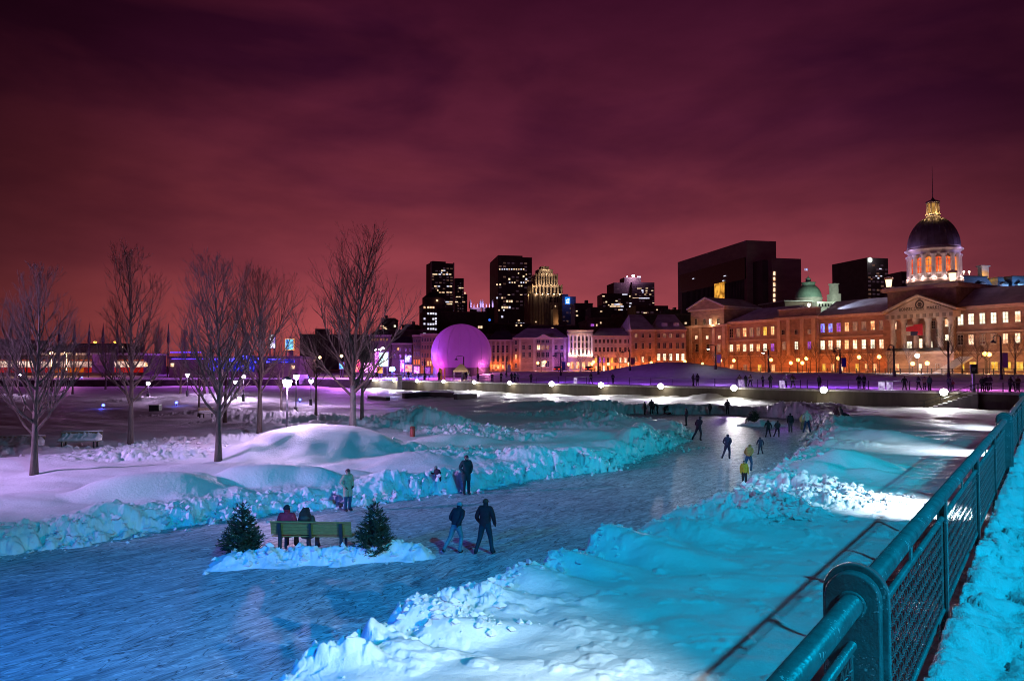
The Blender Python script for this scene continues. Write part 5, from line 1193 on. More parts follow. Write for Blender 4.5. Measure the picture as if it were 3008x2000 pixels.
# pavilions
k_.box('end_pavilion', uL0, uL1, 0, 17, -1.5, zA(962, 2070), M_stone); zp = zA(962, 2070)
k_.box('pavilion_cornice', uL0 - .5, uL1 + .4, -.6, 17.4, zp + .003, zp + .7, M_trim)
u0, u1 = k_.ux(2026), k_.ux(2124); zu = zA(912, 2075); k_.box('pavilion_attic', u0, u1, .6, 15, zp + .71, zu, M_stone)
k_.box('attic_cornice', u0 - .6, u1 + .6, -.1, 15.6, zu + .003, zu + .5, M_trim)
m = MB(); za = zA(878, 2076); m.prism([(u0 - .6, zu + .51), (u1 + .6, zu + .51), ((u0 + u1) / 2, za)], 'y', .0, 15.4); m.build('pavilion_gable', M_stone, k_.root)
m = MB(); um = (u0 + u1) / 2
for a, b in (((u0 - .9, zu + .51), (um, za + .12)), ((um, za + .12), (u1 + .9, zu + .51))):
    m.prism([a, b, (b[0], b[1] + .45), (a[0], a[1] + .45)], 'y', -.35, 15.8)
m.build('gable_roof', M_roof, k_.root)
zm = zA(938, 2340); k_.box('middle_pavilion', uM0, uM1, 0, 16.6, -1.5, zm, M_stone); k_.box('pavilion_cornice', uM0 - .4, uM1 + .4, -.6, 17, zm + .003, zm + .7, M_trim); k_.box('parapet', uM0 + .4, uM1 - .4, .2, 2., zm + .71, zm + 2.6, M_stone); k_.box('parapet_cap', uM0 + .2, uM1 - .2, 0, 2.2, zm + 2.61, zm + 2.9, M_roof)
for px in (2030, 2060, 2098, 2128, 2290, 2318, 2358, 2392):
    u = k_.ux(px); zz = (zp if px < 2200 else zm); k_.box('pilaster', u - .5, u + .5, -.3, -.02, zz * .3, zz - .02, M_trim)
# windows
def mwin(xs, y0, y1, w, panes, off=-.8, slope=0., arch=False):
    for i, x in enumerate(xs):
        dy = slope * (x - xs[0]); p = panes[i % len(panes)]
        k_.winpx(x - w / 2, x + w / 2, y0 + dy, y1 + dy, p, None, False, -off)
LW = [2149, 2169, 2188, 2208, 2228, 2248, 2270]
mwin(LW, 965, 992, 10, [M_glass_d, W_dim, W_warm, W_dim, W_dim, W_yel, W_warm], slope=-.06)
mwin(LW, 1011, 1034, 10, [W_pale, W_warm, W_pale, W_pale, W_warm, W_white, W_purp], slope=-.02)
mwin([2301, 2339, 2378], 969, 983, 9, [M_glass_d, M_glass_d, W_dim], 0., -.02); mwin([2304, 2340, 2378], 1003, 1028, 10, [W_dim, W_white, W_purp], 0., -.02)
mwin([2046, 2078, 2114], 985, 996, 7, [W_pale, W_pale, W_pale], 0); mwin([2030, 2048, 2080, 2112], 1010, 1034, 9, [M_glass_d, M_glass_d, M_glass_d, W_dim], 0); mwin([2045, 2070, 2087, 2111], 936, 954, 7, [M_glass_d, M_glass_d, W_white, M_glass_d], -.6)
RW = [2417, 2440, 2464, 2488, 2512, 2538, 2564, 2590]
mwin(RW, 950, 978, 12, [W_blue, W_blue, W_purp, W_warm, W_dim, W_dim, W_warm, W_dim], slope=-.055)
mwin(RW, 999, 1028, 12, [W_white, W_pale, W_pale, W_warm, W_pale, W_white, W_white, W_pale], slope=-.02)
mwin([2421, 2446, 2472, 2518, 2546, 2571], 1068, 1090, 9, [W_yel, W_warm, W_pale, W_yel, W_warm, W_warm])
mwin([2150, 2190, 2232, 2272], 1070, 1090, 10, [W_warm, W_dim, W_yel, W_warm])
XW_ = [2822, 2853, 2886, 2919, 2954, 2990, 3030, 3072, 3116]
mwin(XW_, 922, 956, 16, [W_white, W_white, W_white, W_white, W_white, W_pale], slope=-.055)
mwin(XW_, 983, 1014, 15, [M_glass_d, W_pale, W_dim, W_dim, W_pale, W_pale], slope=-.035)
mwin([2824, 2858, 2922, 2960, 2996, 3040, 3084], 1062, 1088, 19, [W_yel, W_yel, W_yel])
# portico block: attic, pediment, columns
zP = zA(905, 2700, 3.)                              # pediment base
k_.box('portico_block', uP0, uP1, -.5, 20, -1.5, zc + 1.0, M_stone)
k_.box('attic_block', uP0 + .1, uP1 - .1, 1.2, 22, zc + 1.01, zA(860, 2610, -1.2), M_stone_att)if False else None
M_stone_att = pm('attic_stone', (.24, .18, .15), .85, .35, .7, .2)
za_ = zA(858, 2625, -1.2); k_.box('attic_block', uP0 + .1, uP1 - .1, 1.2, 22, zc + 1.01, za_, M_stone_att); k_.box('attic_cornice', uP0 - .9, uP1 + .9, .2, 22.8, za_ + .003, za_ + .75, M_trim); k_.box('attic_roof', uP0 - .6, uP1 + .6, .5, 22.5, za_ + .76, za_ + 1.0, M_roof)
oP = 3.6                                            # how far the portico front stands out
up0, up1 = k_.ux(2604, oP), k_.ux(2802, oP)
zb = zA(921, 2640, oP); zap = zA(874, 2697, oP); um = (up0 + up1) / 2
k_.box('entablature', up0, up1, -oP, -.52, zb - 1.3, zb, M_trim)
m = MB(); m.box(-.35, .35, -oP - .12, -oP - .01, zb - 1.15, zb - .35); me_ = m.mesh('metope', M_stone_att)
for i in range(11): link('metope', me_, k_.root, (up0 + .35 + (up1 - up0 - .7) * i / 10., 0, 0))
m = MB(); m.prism([(up0 - .1, zb + .01), (up1 + .1, zb + .01), (um, zap)], 'y', -oP + .35, -.52); ped = m.build('pediment', M_trim, k_.root)
m = MB()
for a, b in (((up0 - .9, zb + .01), (um, zap + .15)), ((um, zap + .15), (up1 + .9, zb + .01))): m.prism([a, b, (b[0], b[1] + .5), (a[0], a[1] + .5)], 'y', -oP - .35, -.3)
m.build('raking_cornice', M_trim, k_.root)
# lettering and crest on the pediment
def word(txt, size, loc, parent, mat_, name='lettering', ext=.03, rot=(PI / 2, 0, 0), width=None):
    cu = bpy.data.curves.new('lettering', 'FONT'); cu.body = txt; cu.size = size; cu.extrude = ext; cu.align_x = 'CENTER'; cu.align_y = 'BOTTOM'; cu.space_character = 1.15
    tmp = bpy.data.objects.new('lettering', cu); C.objects.link(tmp); dg = bpy.context.evaluated_depsgraph_get(); me = bpy.data.meshes.new_from_object(tmp.evaluated_get(dg))
    bpy.data.objects.remove(tmp); me.materials.clear(); me.materials.append(mat_)
    o = link(name, me, parent); o.location = loc; o.rotation_euler = rot
    if width:
        xs = [v.co.x for v in me.vertices]; k = width / (max(xs) - min(xs)); o.scale = (k, 1, 1)
    return o
wl = abs(k_.ux(2766, oP) - k_.ux(2640, oP)) * 1.0
word('BONSECOURS  MARKET', 1.05, (k_.ux(2703, oP), -oP + .30, zb + .28), ped, M_letter := pm('letters_dark', (.05, .03, .03), .7, .2, 3), width=wl)
uc, zc2 = k_.hit(2699, 894, oP); rr = 10.5 * 162 / F
m = MB()
k = 22
ov = [(rr * 1.25 * math.cos(2 * PI * i / k), rr * 1.25 * math.sin(2 * PI * i / k)) for i in range(k)]; inn = [(a * .74, b * .74) for a, b in ov]
m.add([(a, -.12, b) for a, b in ov] + [(a, -.12, b) for a, b in inn], [(i, (i + 1) % k, k + (i + 1) % k, k + i) for i in range(k)])
m.add([(a, 0, b) for a, b in ov] + [(a, 0, b) for a, b in inn], [(i, k + i, k + (i + 1) % k, (i + 1) % k) for i in range(k)])
for s in (1, -1): m.prism([(-.55 * rr, s * -.55 * rr), (-.4 * rr, s * -.68 * rr), (.55 * rr, s * .55 * rr), (.4 * rr, s * .68 * rr)], 'y', -.11, -.01)
for i in range(4): a = PI / 2 * i; m.lathe([(.001, -.06), (.16, -.05), (.2, .05)], 8, (0, 0, 0)) if False else m.box(.42 * rr * math.cos(a) - .15, .42 * rr * math.cos(a) + .15, -.1, -.01, .42 * rr * math.sin(a) - .15, .42 * rr * math.sin(a) + .15)
m.box(-.4 * rr, .4 * rr, -.1, -.01, 1.27 * rr, 1.5 * rr)
o = m.build('crest', M_letter, ped); o.location = (uc, -oP + .33, zc2)
# portico columns and wall between
for i, px in enumerate((2618, 2650, 2686, 2722, 2758, 2790)):
    u = k_.ux(px, oP); m = MB(); zl_ = zA(1032, px, oP); m.lathe([(.75, zl_), (.75, zl_ + .3), (.58, zl_ + .5), (.52, zb - 2.2), (.74, zb - 1.75), (.78, zb - 1.31)], 14, (u, -oP + .85, 0)); m.build('column', M_stone_l if px > 2700 else M_trim, k_.root, True)
k_.box('portico_floor', up0 - .2, up1 + .2, -oP - .3, -.52, zA(1040, 2700, oP), zA(1032, 2700, oP), M_trim); k_.box('portico_base', up0, up1, -oP, -.52, -1.5, zA(1040, 2700, oP) - .01, M_stone)
for px, y0, y1, w, p in ((2627, 945, 968, 14, W_pale), (2783, 936, 960, 14, W_pale), (2627, 988, 1004, 12, W_dim), (2783, 982, 1000, 12, W_white), (2672, 1002, 1026, 15, W_white), (2700, 994, 1026, 20, W_pale), (2732, 1002, 1022, 15, W_white), (2660, 950, 972, 10, M_glass_d), (2742, 942, 966, 10, M_glass_d), (2756, 965, 990, 10, M_glass_d)): k_.winpx(px - w / 2, px + w / 2, y0, y1, p, None, False, -.5)
for px, w, p in ((2636, 10, W_warm), (2704, 8, W_white), (2755, 12, W_dim)): k_.winpx(px - w / 2, px + w / 2, 1068, 1088, p, None, False, -oP)
# banner artwork and canopy
u0, z1 = k_.hit(2662, 955, oP + .4); u1, _ = k_.hit(2711, 955, oP + .4); z0 = zA(985, 2690, oP + .4); bn = k_.box('banner', u0, u1, -oP - .45, -oP - .35, z0, z1, M_stone_l)
m = MB(); du = u1 - u0; dz = z1 - z0
m.add([(u0, -oP - .47, z0 + dz * .42), (u0 + du * .5, -oP - .47, z0 + dz * .36), (u0 + du * .66, -oP - .47, z0), (u1, -oP - .47, z0), (u1, -oP - .47, z1 + dz * .05), (u0 + du * .45, -oP - .47, z1), (u0 + du * .45, -oP - .47, z0 + dz * .9), (u0, -oP - .47, z0 + dz * .8)], [tuple(range(8))]); m.build('red_field', pm('banner_red', (.40, .012, .03), .8, .2, 2), bn)
m = MB(); m.add([(u0 + du * .26, -oP - .475, z0), (u0 + du * .66, -oP - .475, z0), (u0 + du * .72, -oP - .475, z0 + dz * .36), (u0 + du * .26, -oP - .475, z0 + dz * .38)], [(0, 1, 2, 3)]); m.build('navy_field', pm('banner_navy', (.012, .014, .05), .8, .2, 2), bn)
k_.box('balcony_rail', up0 + 1.5, up1 - 2.5, -oP - .25, -oP - .05, zA(1030, 2700, oP) + 0, zA(1022, 2700, oP), M_black)
# dome: drum, colonnade, windows, lantern, spire
dx = None; dd = 11.5
u, _ = k_.hit(2744, 800, -dd); cD = (u, dd); dD = (k_.pos(u, 0, -dd)).y; pxm = dD / F
def zD(y): return k_.hit(2744, y, -dd)[1]
rD = 66.5 * pxm
m = MB(); m.lathe([(rD * 1.06, za_ + .9), (rD * 1.06, zD(832)), (rD * 1.12, zD(831)), (rD * 1.12, zD(825)), (rD, zD(824))], 40, (*cD, 0)); m.build('drum_base', M_stone_att, k_.root)
m = MB(); m.lathe([(rD * .93, zD(824)), (rD * .93, zD(752)), (rD, zD(751)), (rD * 1.03, zD(744)), (rD * 1.15, zD(738)), (rD * 1.15, zD(735)), (rD * 1.06, zD(733.5)), (rD * 1.05, zD(728))], 40, (*cD, 0)); dr = m.build('drum', M_stone_l, k_.root)
hD = zD(638) - zD(728); m = MB()
prof = [(rD * 1.03 * math.cos(a), zD(728) + hD * math.sin(a) / math.sin(1.36)) for a in np.linspace(0, 1.36, 18)]
m.lathe(prof, 48, (*cD, 0)); dm = m.build('dome', M_tin, k_.root, True)
rb = MB()
for j in range(24):
    a = 2 * PI * j / 24; rb.tube([(cD[0] + r_ * 1.004 * math.cos(a), cD[1] + r_ * 1.004 * math.sin(a), z) for r_, z in prof], .055, 4, False)
rb.build('dome_ribs', M_tin, dm)
cn = 0
for j in range(16):
    a = 2 * PI * (j + .5) / 16 - .1; 
    vis = True
    m = MB(); m.lathe([(.62, zD(822)), (.62, zD(819)), (.47, zD(817)), (.42, zD(760)), (.62, zD(757)), (.66, zD(752.5))], 10, (cD[0] + rD * .99 * math.cos(a), cD[1] + rD * .99 * math.sin(a), 0)); m.build('drum_column', M_stone_w, k_.root, True)
    b_ = a + PI / 16
    wx, wy = cD[0] + rD * .935 * math.cos(b_), cD[1] + rD * .935 * math.sin(b_)
    m = MB(); zz0, zz1 = zD(805) , zD(770); w_ = .72
    pts = [(-w_, zz0), (w_, zz0)] + [(w_ * math.cos(t_), zz1 + w_ * math.sin(t_)) for t_ in np.linspace(0, PI, 9)]
    m.prism(pts, 'y', -.06, .0); o = m.build('drum_window', W_red if j % 3 else em('window_orange', (1., .3, .05), 1.3, .4, .8, col2=(.8, .12, .02)), k_.root); o.location = (wx, wy, 0); o.rotation_euler = (0, 0, b_ + PI / 2)
    f = MB(); zc_ = (zz0 + zz1) / 2
    f.box(-.05, .05, -.12, -.07, zz0, zz1 + .6); f.box(-w_, w_, -.12, -.07, zc_ - .05, zc_ + .05); f.box(-w_, w_, -.12, -.07, zz1 - .05, zz1 + .05)
    f.box(-w_ - .16, -w_ - .002, -.16, 0, zz0 - .1, zz1); f.box(w_ + .002, w_ + .16, -.16, 0, zz0 - .1, zz1); f.box(-w_ - .2, w_ + .2, -.2, 0, zz0 - .35, zz0 - .12)
    ff = f.build('frame', M_stone_w, o)
for j in range(10):
    a = 2 * PI * j / 10; p = k_.pos(cD[0] + rD * 1.35 * math.cos(a), zD(742), -(cD[1] + rD * 1.35 * math.sin(a)))
    c_ = Vector((p.x, p.y, 0)) - Vector((*k_.pos(cD[0], 0, -cD[1])[:2], 0)); sd = c_.dot(Vector((.87, -.5, 0))) / c_.length
    if abs(sd) > .6: lamp('dome_rim_light', 'POINT', p, 150, (.55, .40, 1.), .1)
# lights on the drum, aimed by where the columns are seen
for j in range(16):
    a = 2 * PI * (j + .5) / 16 - .1
    p = k_.pos(cD[0] + rD * 1.17 * math.cos(a), zD(822.5), -(cD[1] + rD * 1.17 * math.sin(a)))
    if p.y < dD + 2: lamp('drum_uplight', 'POINT', p, 190, (1., .66, .60), .1)
zl0 = zD(638)
m = MB(); m.lathe([(rD * .27, zl0 - .5), (rD * .27, zD(634)), (rD * .30, zD(633)), (rD * .30, zD(629)), (.2, zD(629))], 20, (*cD, 0)); m.build('lantern_base', M_stone_w, k_.root)
m = MB(); m.lathe([(rD * .17, zD(629)), (rD * .17, zD(598))], 12, (*cD, 0)); m.build('lantern_core', em('lantern_core', (1., .50, .12), .55, .5, .6), k_.root)
for j in range(8):
    a = 2 * PI * j / 8 + .2; m = MB(); m.lathe([(.2, zD(629)), (.17, zD(598))], 8, (cD[0] + rD * .235 * math.cos(a), cD[1] + rD * .235 * math.sin(a), 0)); m.build('lantern_column', M_stone_l, k_.root, True)
m = MB(); m.lathe([(.1, zD(598)), (rD * .27, zD(597.5)), (rD * .29, zD(593)), (rD * .25, zD(591)), (rD * .09, zD(587)), (rD * .03, zD(581)), (.09, zD(578)), (.035, zD(488)), (.001, zD(487))], 16, (*cD, 0)); m.build('spire', M_tin, k_.root, True)
for a in (-2.6, -1.6, -.6, .5):
    lamp('lantern_light', 'POINT', k_.pos(cD[0] + rD * .42 * math.cos(a), zD(627), -(cD[1] + rD * .42 * math.sin(a))), 75, (1., .62, .22), .08)
for px, off in ((2612, -1.5), (2800, -1.5)):
    u = k_.ux(px, off); z = za_ + .8; m = MB(); m.box(u - .7, u + .7, 1.2, 2.6, z, z + .5); m.build('corner_plinth', M_stone_l, k_.root)
    m = MB(); m.lathe([(.5, z + .5), (.72, z + 2.2), (.2, z + 2.25)], 10, (u, 1.9, 0)); m.build('lit_urn', em('urn_glow', (1., .74, .42), 2.2), k_.root); m = MB(); m.lathe([(.2, z + 2.26), (.95, z + 2.3), (.95, z + 2.7), (.1, z + 3.)], 12, (u, 1.9, 0)); m.build('urn_cap', M_trim, k_.root)
# warm light along the front
for px, y, e, o, c in [(2030, 1070, 700, 5, OR), (2075, 1076, 800, 6, OR), (2120, 1070, 800, 5, OR), (2160, 1074, 800, 5, OR), (2200, 1076, 800, 5, OR), (2240, 1074, 800, 5, OR), (2290, 1076, 900, 5, OR), (2340, 1074, 1000, 5, OR), (2385, 1074, 900, 5, OR), (2430, 1074, 900, 5, OR), (2480, 1074, 900, 5, OR), (2530, 1070, 900, 5, OR), (2575, 1068, 900, 5, OR),
                       (2640, 1040, 420, 8, (1., .5, .2)), (2700, 1070, 500, 9, (1., .6, .35)), (2770, 1060, 550, 9, (.95, .65, .75)), (2840, 1060, 650, 6, (1., .45, .16)), (2900, 1052, 800, 6, (1., .45, .18)), (2960, 1060, 800, 6, (1., .5, .1)), (3030, 1060, 800, 6, OR)]:
    lamp('front_light', 'POINT', k_.pos(k_.ux(px, o * .75), 1.6 + (zA(y, px, o) > 4) * 2., o * .75), e * .46, c, .2)
# cornice wash lamps: upper facade bands glow too
for px, e in ((2160, 420), (2220, 420), (2450, 420), (2530, 420), (2860, 380), (2940, 380), (3020, 380)):
    lamp('cornice_light', 'POINT', k_.pos(k_.ux(px, 5.), zc - .8, 5.), e * .42, (1., .28, .15), .2)
lamp('pediment_light', 'POINT', k_.pos(um, zb + .4, oP + 6), 520, (1., .58, .30), .2)
lamp('pavilion_light', 'POINT', k_.pos(k_.ux(2098), zp + .9, .9), 300, (1., .62, .3), .1); lamp('gable_light', 'POINT', k_.pos(k_.ux(2050), zp + 1., 4), 260, (1., .5, .3), .1)
lamp('roof_beam', 'SPOT', k_.pos(uM1 + .5, zm + 3.2, -1.5), 5200, (.62, .70, 1.), .15, aim=k_.pos(uP0 - 8, zc + 3.5, -7), angle=40, blend=.8)
m = MB(); m.lathe([(.05, -.5), (.05, 0), (.3, .05), (.32, .35), (.05, .5)], 10, (k_.ux(2370), 1.2, zm + 3.4)); m.build('roof_lamp', M_glow_w, k_.root)
# light entry ramp
pr = MB(); a = k_.pos(k_.ux(2742, oP + 8), 0, oP + 8); u0 = k_.ux(2736, oP + 6); u1 = k_.ux(2776, oP + 6)
pr.add([(u0, -oP - 9, -1), (u0 + 2.6, -oP - 9, -1), (u1 + 2.6, -oP - .4, 3.4), (u1, -oP - .4, 3.4), (u0, -oP - 9, -1.4), (u0 + 2.6, -oP - 9, -1.4), (u1 + 2.6, -oP - .4, 3.), (u1, -oP - .4, 3.)], [(0, 1, 2, 3), (7, 6, 5, 4), (0, 4, 5, 1), (1, 5, 6, 2), (2, 6, 7, 3), (3, 7, 4, 0)])
pr.build('entry_stairs', M_stone_w, k_.root)
lamp('ramp_light', 'POINT', k_.pos(u0 - 2, 3., oP + 9), 500, (.8, .8, 1.), .2)
# ------------------------------------------------------------------ the purple dome
dc = W(1355, 1040, 168); rS = 88.5 * 168 / F; zb_ = 2.9
pd = thing('inflatable_dome', 'big glowing purple inflatable dome on the far quay', 'dome', (dc.x, dc.y, zb_))
def dome_mat():
    m, n, l, b = newmat('inflatable_skin')
    b.inputs['Base Color'].default_value = (.26, .13, .30, 1); b.inputs['Roughness'].default_value = .5
    b.inputs['Emission Color'].default_value = (.36, .045, .42, 1); b.inputs['Emission Strength'].default_value = .40
    tc = n.new('ShaderNodeTexCoord'); wv = n.new('ShaderNodeTexNoise'); wv.inputs['Scale'].default_value = .6; l.new(tc.outputs['Object'], wv.inputs['Vector'])
    bn = n.new('ShaderNodeBump'); bn.inputs['Strength'].default_value = .2; bn.inputs['Distance'].default_value = .2; l.new(wv.outputs['Fac'], bn.inputs['Height']); l.new(bn.outputs[0], b.inputs['Normal'])
    return m
m = MB(); cz = dc.z - zb_; prof = [(rS * math.cos(a), cz + rS * math.sin(a)) for a in np.linspace(-.47, PI / 2 - .001, 30)]; m.lathe(prof, 64); m.build('skin', dome_mat(), pd, True)
m = MB()
for j in range(16):
    a = 2 * PI * j / 16; m.tube([(r_ * 1.001 * math.cos(a), r_ * 1.001 * math.sin(a), z) for r_, z in prof], .03, 4, False)
m.build('seams', pm('seam', (.5, .32, .55), .6, .1, 3), pd)
m = MB(); m.lathe([(rS * .93, -.4), (rS * .93, cz + rS * math.sin(-.47) + .02), (rS * .85, cz + rS * math.sin(-.47) + .02)], 48); m.build('base_wall', M_dark, pd)
lamp('dome_pink', 'POINT', (dc.x - rS * .86, dc.y - rS * .75, dc.z - 3.), 900, (1., .08, .6), .2); lamp('dome_pink', 'POINT', (dc.x + rS * .88, dc.y - rS * .7, dc.z - 3.), 520, (1., .25, .6), .2)
lamp('dome_wash', 'POINT', (dc.x, dc.y - 18, 5.), 420, (.65, .12, .9), .5)
# ------------------------------------------------------------------ left: pavilion with red band, masts, lit nets, screens
def far_left():
    b = Bld('glazed_pavilion', 'long low glazed pavilion with glowing windows and a red band at the far left', -260, 190, 2, 420, 2.6)
    z0, z1, z2, z3 = b.zy(1094, 100), b.zy(1079, 100), b.zy(1060, 100), b.zy(1054, 100)
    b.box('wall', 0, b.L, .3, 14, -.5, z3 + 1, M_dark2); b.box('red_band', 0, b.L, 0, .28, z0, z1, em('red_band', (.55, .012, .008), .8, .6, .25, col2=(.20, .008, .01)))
    W_pav = em('pavilion_glass', (1., .72, .58), 1.3, .75, .9, col2=(.35, .16, .14), stretch=(1, 1, 1.8))
    for x0 in range(-250, 410, 31):
        if 270 < x0 < 330: continue
        b.winpx(x0, x0 + 27, 1061, 1078, W_pav, simple=True)
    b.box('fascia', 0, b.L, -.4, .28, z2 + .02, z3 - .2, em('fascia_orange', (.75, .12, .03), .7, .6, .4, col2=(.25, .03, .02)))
    b.box('roof', 0, b.L, -.8, 14.4, z3 + 1.01, z3 + 1.5, M_roof); b.box('upper_floor', b.L * .05, b.L * .8, 5, 13, z3 + 1.51, z3 + 3.6, M_dark2)
    for px in (18, 36, 52, 65, 75, 86, 94, 128, 140, 228, 285, 295): b.winpx(px - 3, px + 3, 1039, 1044, W_cityw, simple=True, y=5)
    for px, e in ((152, 260), (196, 520)):
        u, z = b.hit(px, 1039, 2); m = MB(); m.lathe([(.08, -4.2), (.08, -.1), (.55, 0), (.55, .35), (.1, .5)], 10, (u, -2, z)); m.build('roof_floodlight', em('sodium', (1., .62, .3), 9.), b.root); lamp('sodium_light', 'POINT', b.pos(u, z, 3.2), e, (1., .6, .3), .3)
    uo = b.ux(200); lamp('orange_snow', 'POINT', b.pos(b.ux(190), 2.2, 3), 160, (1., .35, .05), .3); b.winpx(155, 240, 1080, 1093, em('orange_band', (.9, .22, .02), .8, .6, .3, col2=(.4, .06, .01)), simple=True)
    b = Bld('long_shed', 'pale long shed roof behind the pavilion at the far left', -120, 300, 2, 50, 2.6); b.box('wall', 0, b.L, 0, 20, 0, b.zy(1012, 20), M_brown); b.box('roof', -.5, b.L + .5, -.5, 20.5, b.zy(1012, 20) + .01, b.zy(996, 20), M_stone_w)
    b = Bld('apartment_block', 'distant dark apartment block with scattered lit windows left of the slender tree', 215, 420, 2, 372, 3.); zt = b.zy(1013, 300); b.box('wall', 0, b.L, 0, 15, 0, zt, M_dark2); b.box('parapet', -.3, b.L + .3, -.3, 15.3, zt + .01, zt + .8, M_roof_d)
    for px, y in [(228, 1018), (241, 1018), (254, 1018), (228, 1027), (241, 1028), (254, 1028), (283, 1018), (296, 1018), (283, 1027), (297, 1027), (325, 1019), (361, 1019), (311, 1028), (274, 1034), (286, 1036), (296, 1036)]: b.winpx(px - 2.6, px + 2.6, y - 2, y + 2, W_pale if px % 2 else W_cityw, simple=True)
    b = Bld('hill_block', 'dark far block with two orange roof lamps left of the slender tree', 262, 520, 2, 345, 3.); b.box('wall', 0, b.L, 0, 15, 0, b.zy(1012, 300), M_dark); b.box('parapet', -.2, b.L + .2, -.2, 15.2, b.zy(1012, 300) + .01, b.zy(1010, 300), M_dark2)
    for px in (275, 334):
        u, z = b.hit(px, 1006); m = MB(); m.lathe([(.1, -3), (.1, -.5), (1., 0), (1., .6), (.2, 1.)], 10, (u, 2, z)); m.build('orange_lamp', em('orange_lamp', (1., .45, .06), 6.), b.root)
    # billboard
    bb = W(303, 1068, 168); t = thing('billboard', 'big dark billboard with rows of faint text standing before the pavilion', 'billboard', (bb.x, bb.y, 2.5), R(10))
    w_ = 60 * 168 / F; z1 = W(303, 1040, 168).z - 2.5; z0 = W(303, 1095, 168).z - 2.5; m = MB(); m.box(-w_ / 2, w_ / 2, -.15, .15, max(.2, z0), z1); m.build('board', M_dark, t)
    m = MB()
    for y, a in ((1057, .22), (1062, .25), (1067, .27), (1072, .29)):
        z = W(303, y, 168).z - 2.5
        for q in range(7): x = -a * w_ + 2 * a * w_ * q / 7; m.box(x, x + 2 * a * w_ / 7 * .78, -.17, -.152, z, z + .24)
    m.build('text_rows', em('faint_text', (.20, .05, .13), .7), t); m = MB(); m.box(-w_ / 2 + .1, -w_ / 2 + .4, -.1, .1, -.6, .21); m.box(w_ / 2 - .4, w_ / 2 - .1, -.1, .1, -.6, .21); m.build('legs', M_black, t)
    # masts with a truss
    labs = ['pointed dark mast above the far left tree crown', 'pointed dark mast left of the leftmost tree trunk', 'pointed dark mast right of the leftmost tree', 'pointed dark mast midway between the two left trees', 'pointed dark mast over the left edge of the billboard', 'pointed dark mast over the right edge of the billboard', 'pointed dark mast close to the slender tree', 'pointed dark mast right of the slender tree, behind the poplars', 'pointed dark mast left of the violet poplar']
    p0 = None
    for px, lb in zip((29, 79, 172, 217, 260, 301, 343, 493, 562), labs):
        q = W(px, 1080, 182); hh = W(px, 948 if px < 100 else 955, 182).z - 2.6
        if px > 400: hh *= .9
        if p0 is None:
            p0 = thing('mast', lb, 'mast', (q.x, q.y, 2.6), 0, 'pointed masts on the left pier'); m = MB(); m.tube([(0, 0, -.3), (0, 0, hh * .62), (0, 0, hh * .66), (0, 0, hh)], [.16, .15, .4, .02], 8); m.build('pole', M_black, p0); m = MB(); m.tube([(0, 0, hh * .4), (.0, 0, hh * .46)], [.34, .34], 8); m.build('ring', M_black, p0)
        else: dup(p0, (q.x, q.y, 2.6), 0, lb)
    a, c = W(-60, 1010, 182), W(345, 1013, 182); t = thing('truss', 'long thin dark truss spanning between the pointed masts', 'truss', a); m = MB(); m.tube([Vector((0, 0, 0)), c - a], .12, 5); m.tube([Vector((0, 0, -.6)), c - a - Vector((0, 0, .6))], .08, 5); m.build('chord', M_black, t)
    m = MB(); n_ = 40
    for i in range(n_): p = (c - a) * (i / n_); q = (c - a) * ((i + .5) / n_) - Vector((0, 0, .6)); s = (c - a) * ((i + 1) / n_); m.tube([p, q, s], .04, 4, False)
    m.build('lattice', M_black, t)
    # poplars
    labs = ['columnar poplar lit dull violet right of the slender tree', 'violet lit columnar poplar behind the wide tree', 'columnar poplar just right of the slender tree, darkest', 'violet columnar poplar behind the wide tree crown', 'violet columnar poplar next to the white screen', 'violet columnar poplar behind the blue screen']
    for (px, pt, hw, sd, c), lb in zip(((463, 935, 15, 1, 0), (540, 943, 14, 2, 1), (415, 955, 14, 3, 0), (720, 950, 14, 4, 1), (765, 960, 9, 5, 1), (853, 970, 9, 6, 1)), labs):
        q = W(px, 1080, 205); hh = W(px, pt, 205).z - 2.6
        poplar((q.x, q.y, 2.6), hh, hw * 205 / F, lb, sd)
        if c: lamp('poplar_light', 'POINT', (q.x + 1, q.y - 6, 6), 900, (.45, .08, 1.), .5)
        else: lamp('poplar_light', 'POINT', (q.x + 1, q.y - 7, 5), 260, (.5, .12, .7), .5)
def poplar(base, hh, rad, lb, sd):
    rg = random.Random(sd); t = thing('poplar_tree', lb, 'tree', base, 0, 'columnar poplars on the left pier'); m = MB(); m.tube([(0, 0, -.3), (0, 0, hh * .9)], [.22, .04], 6); m.build('trunk', M_bark, t); f = MB()
    for j in range(260):
        z = hh * rg.uniform(.12, .8); a = rg.uniform(0, 6.3); r_ = rad * math.sqrt(rg.random()); L = hh * rg.uniform(.12, .26) * (1.2 - z / hh)
        p = Vector((math.cos(a) * r_ * .55, math.sin(a) * r_ * .55, z)); q = p + Vector((math.cos(a) * r_ * .45, math.sin(a) * r_ * .45, L)); f.tube([p, p.lerp(q, .6) + Vector((0, 0, L * .05)), q], [.045, .03, .01], 3, False)
    f.build('crown', M_twig, t)
far_left()
